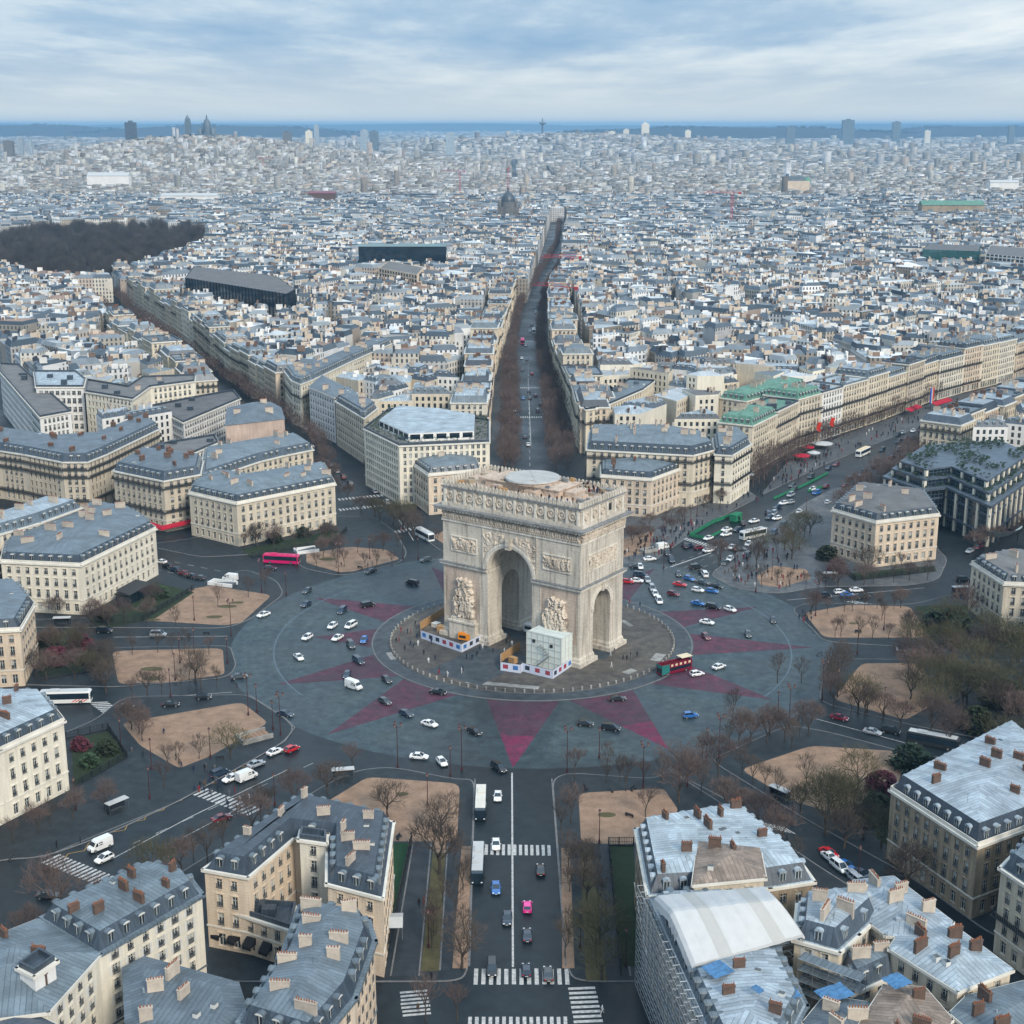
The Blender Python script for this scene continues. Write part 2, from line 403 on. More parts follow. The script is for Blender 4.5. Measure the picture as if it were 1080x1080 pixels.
def wall(mb, a, b, z0, z1, rows, bay, mi=0, blank=False, pane=None, wins=None, margin=.9, lintel=True):
    """facade from a to b (outward normal to its right), rows=[(zbottom,w,h)], real openings with reveals"""
    L = hypot(b[0]-a[0], b[1]-a[1])
    if L < .05: return
    dx, dy = (b[0]-a[0])/L, (b[1]-a[1])/L; nx, ny = dy, -dx
    def P(u, d, z): return (a[0]+dx*u+nx*d, a[1]+dy*u+ny*d, z)
    n = int((L-2*margin)/bay+.35)
    if blank or n < 1 or not rows:
        mb.face([P(0, 0, z0), P(L, 0, z0), P(L, 0, z1), P(0, 0, z1)], mi); return
    m = (L-n*bay)/2 if n*bay < L-2*margin+.01 else margin
    bw = (L-2*m)/n; cs = [m+bw*(i+.5) for i in range(n)]
    zc = z0; dep = .3
    for (zb, w, h) in rows:
        w = min(w, bw*.8)
        if zb > zc+.001: mb.face([P(0, 0, zc), P(L, 0, zc), P(L, 0, zb), P(0, 0, zb)], mi)
        uc = 0
        for c in cs:
            u0, u1 = c-w/2, c+w/2
            mb.face([P(uc, 0, zb), P(u0, 0, zb), P(u0, 0, zb+h), P(uc, 0, zb+h)], mi)
            mb.face([P(u0, 0, zb), P(u0, -dep, zb), P(u0, -dep, zb+h), P(u0, 0, zb+h)], mi)
            mb.face([P(u1, -dep, zb), P(u1, 0, zb), P(u1, 0, zb+h), P(u1, -dep, zb+h)], mi)
            mb.face([P(u0, 0, zb), P(u1, 0, zb), P(u1, -dep, zb), P(u0, -dep, zb)], mi)
            mb.face([P(u0, -dep, zb+h), P(u1, -dep, zb+h), P(u1, 0, zb+h), P(u0, 0, zb+h)], mi)
            if pane is not None: mb.face([P(u0, -dep+.02, zb), P(u1, -dep+.02, zb), P(u1, -dep+.02, zb+h), P(u0, -dep+.02, zb+h)], pane)
            if wins is not None: wins.append((P(c, 0, zb), atan2(dy, dx), w, h))
            if lintel:
                T = lambda x, y, z: P(c+x, y, z)
                mb.box(-w/2-.22, .003, zb+h+.08, w/2+.22, .16, zb+h+.3, mi, T); mb.box(-w/2-.15, .003, zb-.22, w/2+.15, .13, zb-.06, mi, T)
                for sx in (-1, 1): mb.box(sx*(w/2+.11)-.1, .003, zb-.06, sx*(w/2+.11)+.1, .07, zb+h+.08, mi, T)
            uc = u1
        mb.face([P(uc, 0, zb), P(L, 0, zb), P(L, 0, zb+h), P(uc, 0, zb+h)], mi)
        zc = zb+h
    mb.face([P(0, 0, zc), P(L, 0, zc), P(L, 0, z1), P(0, 0, z1)], mi)
def floors(h, n, gh=4.2, w=1.2, last=1.7):
    fh = (h-gh-.3)/(n-1) if n > 1 else h
    rows = [(.9, w*1.15, min(2.5, gh-1.5))]
    for i in range(n-1):
        hh = min(fh*.68, 2.45) if i < n-2 else min(fh*.6, last+.2)
        rows.append((gh+i*fh+.55, w, hh))
    return rows
def chimney_mesh(w, d, h, mat=0, npots=5, seed=0):
    key = ('ch', w, d, h, mat, npots)
    if key in WIN: return WIN[key]
    b = MB(); h *= .78
    if mat == 1: w *= .75; h *= .82
    b.box(-w/2, -d/2, -2.2, w/2, d/2, h, 0, bottom=False); b.box(-w/2-.08, -d/2-.08, h, w/2+.08, d/2+.08, h+.14, 0)
    rr = random.Random(npots+int(w*10))
    for i in range(npots):
        x = -w/2+(i+.5)*w/npots; k = .25+rr.random()*.35
        b.cyl(x, rr.uniform(-.08, .08), h+.14, h+.14+k, .12, .09, 6, 1)
    WIN[key] = b.mesh('chimney', [MATS[['chimney_render', 'brick', 'render_white'][mat]], MATS['pot']])
    return WIN[key]
def dormer_mesh(kind=0):
    key = ('dm', kind)
    if key in WIN: return WIN[key]
    b = MB(); w = .95; h = 1.75
    b.box(-w/2-.16, -.02, 0, w/2+.16, 1.5, h, 0, bottom=False)
    b.face([(-w/2, -.04, .15), (w/2, -.04, .15), (w/2, -.04, h-.15), (-w/2, -.04, h-.15)], 1)
    b.box(-.04, -.08, .15, .04, -.045, h-.15, 2)
    n = 6; P = [((w/2+.26)*cos(pi*i/n), h+.42*sin(pi*i/n)) for i in range(n+1)]
    for i in range(n): b.face([(P[i][0], -.16, P[i][1]), (P[i+1][0], -.16, P[i+1][1]), (P[i+1][0], 1.9, P[i+1][1]), (P[i][0], 1.9, P[i][1])][::-1], 0)
    b.face([(p[0], -.16, p[1]) for p in P], 2 if kind == 0 else 0)
    WIN[key] = b.mesh('dormer', [MATS[['zinc', 'slate', 'frame_white', 'zinc_light'][kind]], MATS['glass'], MATS['frame_white']])
    return WIN[key]
ALLB = []    # footprints of everything hand placed
BUILDLM = []
def seglist(p): return [(p[i], p[(i+1) % len(p)]) for i in range(len(p))]
def haus(poly, h, nf, label, wallm='stone_cream', roof='mansard', slopem='slate', topm='zinc', rh=3.0, bay=3.0, blank=(), balc=(), dorm=True, dk=0,
         nch=6, chm=0, gh=4.2, ww=1.2, seed=1, cat='building', name='apartment_building', shut=0, z0=0, cornice='stone_trim', maxwin=100, arch_row=None,
         chim_w=(2.2, 3.6), group=None, rail=True, extra=None, toprise=.12, shop=False):
    poly = ccw(poly); rr = random.Random(seed); c = cen(poly)
    ALLB.append(poly)
    root = thing(name, label, cat, (c[0], c[1], z0), 0, group)
    P = [(x-c[0], y-c[1]) for x, y in poly]; n = len(P)
    w = MB(); wins = []; rows = floors(h, nf, gh, ww)
    if shop: rows[0] = (.25, 2.25, gh-1.1)
    bl = set(b % n for b in blank)
    for i, (a, b) in enumerate(seglist(P)):
        # only sides that could ever be looked at from this half of the sky get openings
        wall(w, a, b, 0, h, rows, bay, 0, blank=i in bl, wins=wins)
    w.build('wall', M(wallm), root)
    # cornice and string courses
    cb = MB()
    def band(z, hh, out, tgt, mi=0, skip=bl):
        for i, (a, b) in enumerate(seglist(P)):
            if i in skip: continue
            L = hypot(b[0]-a[0], b[1]-a[1]); dx, dy = (b[0]-a[0])/L, (b[1]-a[1])/L; nx, ny = dy, -dx
            T = lambda u, d, z_, a=a, dx=dx, dy=dy, nx=nx, ny=ny: (a[0]+dx*u+nx*d, a[1]+dy*u+ny*d, z_)
            e = out*.9
            tgt.box(-e, .004, z, L+e, out, z+hh, mi, T)
    band(h-.55, .55, .5, cb); band(gh-.1, .3, .16, cb); 
    if cornice == 'balustrade': band(h+.003, .75, .16, cb)
    cb.build('cornice', M('stone_trim' if cornice == 'balustrade' else cornice), root)
    for fz in balc:
        bb = MB(); band(rows[fz][0]-.5, .16, .85, bb)
        for i, (a, b) in enumerate(seglist(P)):
            if i in bl: continue
            L = hypot(b[0]-a[0], b[1]-a[1]); dx, dy = (b[0]-a[0])/L, (b[1]-a[1])/L; nx, ny = dy, -dx
            T = lambda u, d, z_, a=a, dx=dx, dy=dy, nx=nx, ny=ny: (a[0]+dx*u+nx*d, a[1]+dy*u+ny*d, z_)
            z_ = rows[fz][0]-.34
            bb.box(-.7, .76, z_+.85, L+.7, .82, z_+.95, 1, T); bb.box(-.7, .76, z_+.02, L+.7, .82, z_+.12, 1, T)
            k = int(L/.45)
            for q in range(k): bb.box(q*L/k, .77, z_+.12, q*L/k+.27, .81, z_+.85, 1, T)
        bb.build('balcony', M('iron_grey', 'iron'), root)
    # windows: those with a camera facing side first
    cx, cy = CX-c[0], CY-c[1]
    def vis(wn):
        p, a, w_, h_ = wn; nx, ny = sin(a), -cos(a); v = (cx-p[0], cy-p[1]); return -(nx*v[0]+ny*v[1])/hypot(*v)
    wins.sort(key=vis)
    rest = MB()
    for k, (p, a, w_, h_) in enumerate(wins):
        s = shut and rr.random() < shut
        if k < maxwin:
            o = link('window', winmesh(w_, h_, rail and p[2] > gh, bool(s), False, rr.choice((0, 0, 0, 0, 1, 1, 2, 3))), root); o.location = p; o.rotation_euler = (0, 0, a)
        else:
            ca, sa = cos(a), sin(a)
            rest.face([(p[0]+x*ca-.26*sa, p[1]+x*sa+.26*ca, p[2]+z_) for x, z_ in ((-w_/2, 0), (w_/2, 0), (w_/2, h_), (-w_/2, h_))])
            rest.box(-.05, .2, 0, .05, .25, h_, 1, lambda x, y, z_: (p[0]+x*ca-y*sa, p[1]+x*sa+y*ca, p[2]+z_))
    if rest.f: rest.build('window', M('glass', 'frame_white'), root, kind='stuff')
    # roof
    r = MB(); mi = maxinset(P)
    if roof == 'mansard' and mi > 2.2:
        lip = inset(P, .35); d1 = min(1.7, mi*.4); A = inset(P, d1); 
        r.ring(P, h, lip, h+.02, 1); r.ring(lip, h+.02, A, h+rh, 0)
        d2 = min(mi*.92, mi-.15); B = inset(P, d2); zt = h+rh+(d2-d1)*toprise
        r.ring(A, h+rh, B, zt, 1); r.face([(p[0], p[1], zt) for p in B], 1)
        topz = h+rh
    elif roof == 'hip' and mi > 1:
        d2 = mi*.96; B = inset(P, d2); Pe = inset(P, -.35) or P
        r.ring(Pe, h+.06, B, h+.06+d2*.30, 1); r.face([(p[0], p[1], h+.06+d2*.30) for p in B], 1); topz = h+.6; d1 = 1
        r.ring(P, h, Pe, h+.05, 1)
    else:
        A = inset(P, .4) or P; r.face([(p[0], p[1], h+.02) for p in P], 1)
        r.ring(P, h, P, h+.9, 0); r.ring(A, h+.9, A, h+.03, 0); r.ring(P, h+.9, A, h+.9, 0); topz = h; d1 = .5
        # plant boxes on the flat roof
        for q in range(3):
            for _ in range(20):
                x = rr.uniform(min(p[0] for p in P), max(p[0] for p in P)); y = rr.uniform(min(p[1] for p in P), max(p[1] for p in P))
                if inside((x, y), A) and inside((x+2.5, y+2), A) and inside((x, y+2), A) and inside((x+2.5, y), A): r.box(x, y, h+.03, x+2.5, y+2, h+rr.uniform(1, 2.6), 0, bottom=False); break
    ro = r.build('roof', M(slopem, topm), root)
    if roof == 'mansard' and dorm and mi > 2.2:
        nd = 0
        for i, (a, b) in enumerate(seglist(P)):
            if i in bl: continue
            L = hypot(b[0]-a[0], b[1]-a[1]); dx, dy = (b[0]-a[0])/L, (b[1]-a[1])/L; nx, ny = dy, -dx
            k = int((L-3)/bay+.35)
            for q in range(k):
                if nd >= 90: break
                u = L/2+(q-(k-1)/2)*bay; d = -.62
                o = link('dormer', dormer_mesh(dk), ro); o.location = (a[0]+dx*u+nx*d, a[1]+dy*u+ny*d, h+.35); o.rotation_euler = (0, 0, atan2(dy, dx)); nd += 1
    # chimneys: slabs across the block, pots along the top
    segs = sorted(seglist(P), key=lambda s: -hypot(s[1][0]-s[0][0], s[1][1]-s[0][1]))
    a, b = segs[0]; ang = atan2(b[1]-a[1], b[0]-a[0]); placed = []
    inn = inset(P, min(2.4, mi*.55)) or P
    tries = 0
    while len(placed) < nch and tries < nch*60:
        tries += 1
        x = rr.uniform(min(p[0] for p in P), max(p[0] for p in P)); y = rr.uniform(min(p[1] for p in P), max(p[1] for p in P))
        if not inside((x, y), inn) or any(hypot(x-q[0], y-q[1]) < 4 for q in placed): continue
        # align with nearest edge
        best = min(seglist(P), key=lambda s: abs((x-s[0][0])*(s[1][1]-s[0][1])-(y-s[0][1])*(s[1][0]-s[0][0]))/(hypot(s[1][0]-s[0][0], s[1][1]-s[0][1])+.01))
        ang = atan2(best[1][1]-best[0][1], best[1][0]-best[0][0])+pi/2
        placed.append((x, y)); wd = round(rr.uniform(*chim_w)*2)/2; ed = min(abs((x-s[0][0])*(s[1][1]-s[0][1])-(y-s[0][1])*(s[1][0]-s[0][0]))/(hypot(s[1][0]-s[0][0], s[1][1]-s[0][1])+.01) for s in seglist(P)); up = max(0, min(ed, mi*.92)-d1)*(toprise if roof == 'mansard' else (.3 if roof == 'hip' else 0))
        o = link('chimney', chimney_mesh(wd, .6, 2.0 if rr.random() < .5 else 1.5, chm, max(2, int(wd*2.4))), ro)
        o.location = (x, y, topz+up+.25); o.rotation_euler = (0, 0, ang)
    # skylights
    if roof != 'flat':
        sk = MB()
        for _ in range(int(nch*1.2)):
            x = rr.uniform(min(p[0] for p in P), max(p[0] for p in P)); y = rr.uniform(min(p[1] for p in P), max(p[1] for p in P))
            if inside((x, y), inn) and all(hypot(x-q[0], y-q[1]) > 2 for q in placed):
                zz = topz+(1.0 if roof == 'hip' else .6); T = lambda a_, b_, c_, x=x, y=y, g=ang: (x+a_*cos(g)-b_*sin(g), y+a_*sin(g)+b_*cos(g), c_)
                sk.box(-.5, -.4, topz-.4, .5, .4, zz, 0, T, top=1)
        if sk.f: sk.build('skylight', M('frame_white', 'glass'), ro)
    ae = MB()
    for _ in range(nch):
        x = rr.uniform(min(p[0] for p in P), max(p[0] for p in P)); y = rr.uniform(min(p[1] for p in P), max(p[1] for p in P))
        if inside((x, y), inn):
            k = rr.random()
            if k < .4: ae.tube((x, y, topz-.3), (x, y, topz+2.6), .035, .025, 3); ae.tube((x-.6, y, topz+2.4), (x+.6, y, topz+2.4), .025, .025, 3); ae.tube((x-.4, y, topz+2.1), (x+.4, y, topz+2.1), .025, .025, 3)
            elif k < .75: ae.cyl(x, y, topz-.3, topz+rr.uniform(.5, 1.3), .16, .16, 6, 1)
            else: ae.box(x-.5, y-.35, topz-.3, x+.5, y+.35, topz+.85, 1, bottom=False)
    if ae.f: ae.build('roof_vent', M('iron_grey', 'zinc_light'), ro)
    if extra: extra(root, P, c)
    return root
POSE = {}
def pose_mesh(pose):
    # joints: 0 pelvis 1 chest 2 neck 3 head 4.. arms, legs
    st = {'walk': (.24, -.2), 'stand': (.05, .0), 'stride': (.36, -.32)}[pose]
    V = [(0, 0, .95), (0, 0, 1.18), (.01, 0, 1.42), (.02, 0, 1.52), (.04, 0, 1.62), (.05, 0, 1.72)]
    E_ = [(0, 1), (1, 2), (2, 3), (3, 4), (4, 5)]; Rr = [.15, .14, .15, .055, .10, .085]
    for s, f in ((1, st[0]), (-1, st[1])):
        k = len(V); V += [(0, s*.1, .88), (f*.55, s*.11, .5), (f-.08*abs(f), s*.11, .09), (f+.12, s*.12, .05)]; Rr += [.105, .075, .05, .045]; E_ += [(0, k), (k, k+1), (k+1, k+2), (k+2, k+3)]
        k = len(V); V += [(0, s*.2, 1.38), (-f*.3, s*.26, 1.12), (-f*.5+.1, s*.25, .88), (-f*.5+.15, s*.25, .80)]; Rr += [.07, .05, .04, .035]; E_ += [(2, k), (k, k+1), (k+1, k+2), (k+2, k+3)]
    me = bpy.data.meshes.new('person'); me.from_pydata(V, E_, []); o = bpy.data.objects.new('tmp', me); COL.objects.link(o); o.modifiers.new('s', 'SKIN')
    for i, r in enumerate(Rr): me.skin_vertices[0].data[i].radius = (r, r)
    me.skin_vertices[0].data[0].use_root = True
    sb_ = o.modifiers.new('u', 'SUBSURF'); sb_.levels = 1; bpy.context.view_layer.update()
    out = bpy.data.meshes.new_from_object(o.evaluated_get(bpy.context.evaluated_depsgraph_get())); bpy.data.objects.remove(o)
    out.materials.clear()
    for m in ('skin',)*4: out.materials.append(MATS[m])
    mi = []
    for p in out.polygons:
        c = p.center; mi.append(3 if (c.z > 1.66 or (c.z > 1.56 and c.x < .0)) else (2 if c.z > 1.47 or (c.z < .86 and abs(c.y) > .2) else (0 if c.z > .86 else 1)))
    out.polygons.foreach_set('material_index', mi); out.polygons.foreach_set('use_smooth', [True]*len(mi)); out.name = 'person'
    return out
for q in ('walk', 'stand', 'stride'): POSE[q] = pose_mesh(q)

HAZEC, HAZED, ZEN, SUNE, EXPO = (.34, .63, .92, 1), .00006, 1.1, 3.4, 0.02
# ================================================================== GROUND
g = MB(); S = 60000
g.face([(-S, -2000, 0), (S, -2000, 0), (S, S, 0), (-S, S, 0)]); struct('ground', g, M('asphalt'))
def circ(r, n=96, a0=0): return [(r*cos(a0+2*pi*i/n), r*sin(a0+2*pi*i/n)) for i in range(n)]
g = MB(); C1 = circ(46.6, 192); C2 = circ(87, 192); g.ring(C2, .004, C1, .004)
struct('road', g, M('setts'))
# lighter and red granite paving laid as a star
tips = [((541, 810), .205), ((705, 790), .20), ((815, 738), .2), ((858, 683), .19), ((800, 640), .16), ((345, 775), .2), ((292, 722), .2), ((330, 672), .17), ((330, 630), .18), ((455, 598), .17), ((690, 600), .17)]
gr = MB(); gm = MB(); gl = MB()
angs = []
for (px, py), hw in tips:
    tx, ty = at(px, py); a = atan2(ty, tx); r = hypot(tx, ty); angs.append(a)
    def pt(rr, da): return (rr*cos(a+da), rr*sin(a+da))
    n = 5; base = [pt(46.9, hw*(1-2*i/n)) for i in range(n+1)]
    mid = .55; bl = base[-1]; br = base[0]
    m1 = (bl[0]+(tx-bl[0])*mid, bl[1]+(ty-bl[1])*mid); m2 = (br[0]+(tx-br[0])*mid, br[1]+(ty-br[1])*mid)
    gr.face([(p[0], p[1], .012) for p in [m1]+base[::-1]+[m2]][::-1])
    q = (gm if py > 780 and px > 500 else gr); q.face([(p[0], p[1], .012) for p in (m1, m2, (tx, ty))])
aa = sorted(angs)
for i, a in enumerate(aa):
    b = aa[(i+1) % len(aa)]; b = b if b > a else b+2*pi; m = (a+b)/2; w = (b-a)*.33
    gl.face([(47*cos(m), 47*sin(m), .008), (84*cos(m-w), 84*sin(m-w), .008), (84*cos(m+w), 84*sin(m+w), .008)])
struct('paving', gr, M('setts_red')); struct('paving', gm, M('setts_magenta')); struct('paving', gl, M('setts_light'))
def line(mb, pts, w, z=.016, mi=0):
    for a, b in zip(pts, pts[1:]):
        l = hypot(b[0]-a[0], b[1]-a[1]); nx, ny = -(b[1]-a[1])/l*w/2, (b[0]-a[0])/l*w/2
        mb.face([(a[0]-nx, a[1]-ny, z), (b[0]-nx, b[1]-ny, z), (b[0]+nx, b[1]+ny, z), (a[0]+nx, a[1]+ny, z)], mi)
ml = MB()
for a0, a1 in ((2.35, 3.75), (-.62, .80)):
    pts = [(74.5*cos(a0+(a1-a0)*i/40), 74.5*sin(a0+(a1-a0)*i/40)) for i in range(41)]; line(ml, pts, .4, .02)
struct('road_marking', ml, M('blue_line'))
# central island
ci = MB(); ci.prism(C1, 0, .13, 0, 1); C3 = circ(46.25, 192); struct('kerb', ci, M('kerb', 'kerb'))
i2 = MB(); i2.face([(p[0], p[1], .134) for p in C3]); struct('island_ring_pavement', i2, M('island_ring'))
C4 = circ(41.6, 128); i3 = MB(); i3.prism(C4, .134, .26, 0, 1); struct('island_pavement', i3, M('kerb', 'island_pave'))
sl = MB()
for (px, py, a, b) in ((415, 692, 3, 6), (436, 651, 2.4, 6), (694, 694, 3, 6), (664, 709, 2.4, 4), (530, 723, 2.2, 20), (661, 658, 1.6, 6)):
    x, y = at(px, py); t = atan2(y, x)+pi/2
    if hypot(x, y) > 40.5: zz = .139
    else: zz = .265
    c_, s_ = cos(t)*b/2, sin(t)*b/2; d_, e_ = -sin(t)*a/2, cos(t)*a/2
    sl.face([(x-c_-d_, y-s_-e_, zz), (x+c_-d_, y+s_-e_, zz), (x+c_+d_, y+s_+e_, zz), (x-c_+d_, y-s_+e_, zz)])
struct('paving_slabs', sl, M('slab_pale'))
# paths across the island from the arch
TH = -.6117
def loc(u, v): return (u*cos(TH)-v*sin(TH), u*sin(TH)+v*cos(TH))
def rot4(u0, v0, u1, v1, z): return [(*loc(u, v), z) for u, v in ((u0, v0), (u1, v0), (u1, v1), (u0, v1))]
pa = MB(); pa.face(rot4(-9, -38, 9, -13, .268)); pa.face(rot4(-9, 13, 9, 38, .268)); pa.face(rot4(-26, -3, 26, 3, .264)); struct('path', pa, M('island_ring'))
# pavement islands between the avenues, from kerb corners read off the photograph
ISL = {
 'left_low': [(0, 907), (45, 905), (110, 882), (190, 845), (300, 783), (311, 768), (300, 757), (262, 733), (240, 733), (130, 735), (100, 760), (0, 800), (-150, 860), (-150, 950)],
 'left_mid': [(0, 722), (125, 725), (240, 715), (250, 703), (246, 690), (243, 681), (130, 683), (0, 690), (-150, 690), (-150, 722)],
 'left_up': [(100, 662), (237, 663), (262, 655), (300, 627), (292, 612), (256, 600), (232, 612), (170, 640), (140, 650), (0, 655), (-100, 655), (-100, 662)],
 'upper_left': [(320, 600), (362, 608), (422, 594), (430, 584), (418, 562), (395, 545), (340, 545), (190, 570), (150, 575), (212, 588), (300, 583)],
 'front_left': [(342, 828), (378, 812), (414, 809), (480, 822), (501, 822), (495, 1020), (487, 1036), (140, 1036), (0, 1090), (-60, 1060), (120, 965), (215, 905), (290, 862)],
 'front_right': [(582, 822), (600, 815), (690, 822), (705, 812), (770, 845), (850, 905), (960, 975), (1085, 1060), (1085, 1100), (950, 1100), (820, 1036), (606, 1036), (597, 1020)],
 'right_low': [(748, 802), (770, 792), (830, 765), (870, 771), (960, 795), (1100, 812), (1300, 900), (1300, 1060), (1050, 990), (960, 925), (850, 865)],
 'right_mid': [(863, 741), (870, 700), (890, 695), (1100, 697), (1250, 700), (1250, 800), (1100, 792), (960, 765)],
 'right_up': [(834, 643), (850, 636), (960, 638), (1010, 626), (1100, 630), (1100, 681), (960, 683), (868, 677), (858, 665)],
 'right_top': [(748, 607), (790, 572), (850, 530), (880, 515), (920, 510), (1000, 590), (990, 612), (960, 618), (865, 619), (820, 627), (775, 621)],
 'back_right': [(640, 596), (690, 592), (740, 556), (800, 525), (770, 505), (640, 540), (600, 560)],
 'boulevard_left': [(802, 523), (830, 488), (890, 459), (922, 448), (996, 421), (1067, 403), (1100, 396), (1100, 404), (1010, 435), (930, 466), (870, 490)],
 'back_left': [(452, 572), (470, 585), (520, 570), (520, 500), (430, 480), (395, 500)],
}
NOI = set()
ik = MB(); ip = MB()
LIGHT = {'right_top', 'back_right', 'boulevard_left'}
il = MB()
def rounded(P, R_):
    Q = []
    for i in range(len(P)):
        a, b, c = P[i-1], P[i], P[(i+1) % len(P)]; la, lc = hypot(a[0]-b[0], a[1]-b[1]), hypot(c[0]-b[0], c[1]-b[1]); ka, kc = min(.4, R_/la), min(.4, R_/lc)
        w0 = (b[0]+(a[0]-b[0])*ka, b[1]+(a[1]-b[1])*ka); w1 = (b[0]+(c[0]-b[0])*kc, b[1]+(c[1]-b[1])*kc)
        for t in (0, .25, .5, .75, 1): Q.append(((1-t)**2*w0[0]+2*t*(1-t)*b[0]+t*t*w1[0], (1-t)**2*w0[1]+2*t*(1-t)*b[1]+t*t*w1[1]))
    return Q
for k, pts in ISL.items():
    P = rounded(ccw(ats(pts)), 5)
    ik.prism(P, 0, .14, 0, 0); ip_ = inset(P, .3) or P
    (il if k in LIGHT else ip).face([(p[0], p[1], .145) for p in ip_])
struct('kerb', ik, M('kerb')); struct('pavement', ip, M('pave')); struct('pavement', il, M('pave_light'))
SAND = [[(323, 584), (370, 577), (407, 580), (422, 590), (373, 603), (358, 604), (323, 594)],
 [(154, 655), (200, 622), (222, 618), (287, 628), (255, 657), (237, 660)], [(118, 687), (235, 684), (237, 712), (180, 720), (125, 722)],
 [(128, 763), (255, 741), (283, 763), (222, 798), (189, 811), (148, 787)], [(345, 846), (388, 820), (485, 827), (482, 888), (405, 888), (345, 862)],
 [(610, 837), (700, 832), (716, 856), (668, 891), (613, 890)], [(781, 812), (855, 787), (948, 793), (952, 812), (940, 850), (885, 860), (835, 845)],
 [(878, 738), (909, 700), (971, 700), (990, 740), (955, 760)], [(848, 647), (897, 638), (960, 640), (981, 673), (869, 673)],
 [(798, 608), (816, 597), (851, 601), (855, 611), (823, 620), (802, 617)], [(650, 590), (658, 568), (690, 560), (684, 582)], [(456, 566), (468, 560), (500, 565), (474, 578)]]
for pts in SAND:
    s_ = MB(); P = ccw(ats(pts))
    # round the corners
    Q = []
    for i in range(len(P)):
        a, b, c = P[i-1], P[i], P[(i+1) % len(P)]
        for t in (0, .33, .66, 1):
            w0 = (b[0]+(a[0]-b[0])*.12, b[1]+(a[1]-b[1])*.12); w1 = (b[0]+(c[0]-b[0])*.12, b[1]+(c[1]-b[1])*.12)
            Q.append(((1-t)**2*w0[0]+2*t*(1-t)*b[0]+t*t*w1[0], (1-t)**2*w0[1]+2*t*(1-t)*b[1]+t*t*w1[1]))
    s_.face([(p[0], p[1], .152) for p in Q]); struct('sandy_ground', s_, M('sand'))
# oval worn planting beds in the sand
bd = MB()
for px, py, a, b in ((240, 640, 3, 1.6), (226, 651, 2.6, 1.4), (250, 636, 2.2, 1.2), (160, 706, 3, 1.6), (160, 716, 2.6, 1.4), (159, 654, 3, 1.2), (345, 590, 3, 2), (424, 838, 1.5, 1), (640, 860, 2, 1.2), (900, 658, 1.4, 1)):
    x, y = at(px, py); bd.face([(x+a*cos(t*pi/8), y+b*sin(t*pi/8), .157) for t in range(16)])
struct('planting_bed', bd, M('grass_brown'))
# Foch avenue verges
vg = MB(); vs = MB(); vp = MB()
def quadpx(mb, pts, z, mi=0): mb.face([(p[0], p[1], z) for p in ccw(ats(pts))], mi)
quadpx(vg, [(457, 893), (470, 893), (463, 1025), (444, 1025)], .150)
quadpx(vs, [(487, 893), (497, 893), (493, 1022), (477, 1022)], .150)
quadpx(vs, [(592, 895), (601, 895), (606, 1022), (593, 1022)], .150)
quadpx(vg, [(612, 895), (624, 895), (640, 1035), (618, 1035)], .150)
quadpx(vs, [(458, 880), (470, 880), (470, 900), (457, 900)], .154)
struct('grass_verge', vg, M('grass_brown')); struct('earth_verge', vs, M('sand'))
quadpx(vp, [(436, 888), (455, 888), (442, 1030), (412, 1030)], .150); quadpx(vp, [(472, 892), (485, 892), (475, 1024), (464, 1024)], .150)
quadpx(vp, [(632, 890), (668, 890), (690, 1030), (648, 1030)], .150); struct('path', vp, M('path'))
# gardens in front of the corner blocks
gd = MB(); gg = MB()
for pts in ([(415, 890), (434, 890), (406, 1010), (396, 1010)],):
    quadpx(gg, pts, .17)
struct('lawn', gg, M('astroturf'))
for pts in ([(90, 650), (165, 615), (205, 625), (165, 652), (105, 665)], [(44, 680), (100, 672), (95, 708), (40, 715)], [(75, 780), (114, 772), (134, 800), (78, 830)],
            [(255, 580), (350, 560), (365, 562), (352, 572), (265, 588)], [(965, 640), (1020, 638), (1020, 665), (975, 670)], [(1000, 672), (1080, 668), (1080, 681), (985, 684)],
            [(895, 605), (985, 597), (988, 603), (900, 612)], [(642, 893), (668, 893), (676, 1020), (655, 1020)], [(915, 845), (940, 838), (938, 895), (925, 885)]):
    quadpx(gd, pts, .165)
struct('lawn', gd, M('grass'))
# kerb lines, lane lines, crossings
mk_ = MB()
def pxline(pts, w, z=.02, mb=None): line(mk_ if mb is None else mb, ats(pts), w, z)
def dashed(a, b, w, on, off, z=.02, mb=None):
    A = at(*a); B = at(*b); L = hypot(B[0]-A[0], B[1]-A[1]); t = 0
    while t < L:
        e = min(L, t+on); f = lambda s: (A[0]+(B[0]-A[0])*s/L, A[1]+(B[1]-A[1])*s/L); line(mk_ if mb is None else mb, [f(t), f(e)], w, z); t += on+off
pxline([(540, 815), (541, 1020)], .38)
pxline([(303, 812), (200, 862), (120, 905)], .22); pxline([(560, 470), (557, 400)], .3); pxline([(275, 840), (190, 885)], .18)
dashed((330, 805), (140, 890), .15, 3, 4)
dashed((560, 560), (557, 380), .2, 6, 7)
for q in (0, 1, 2, 3): dashed((700+q*12, 600+q*3), (770+q*11, 570+q*3), .15, 2.5, 3)
pxline([(707, 598), (750, 583)], .5); pxline([(120, 672), (240, 671)], .2); pxline([(975, 620), (830, 633)], .2)
dashed((315, 585), (345, 592), .3, 3, 2); pxline([(420, 548), (430, 560), (436, 570)], .3)
dashed((170, 590), (280, 612), .16, 3, 3); dashed((150, 597), (260, 622), .16, 3, 3)
pxline([(130, 738), (245, 730)], .18); pxline([(860, 758), (960, 785)], .18); pxline([(690, 840), (860, 940)], .2)
dashed((590, 480), (577, 300), .2, 5, 6)
pxline([(0, 885), (60, 862), (155, 815)], .2)
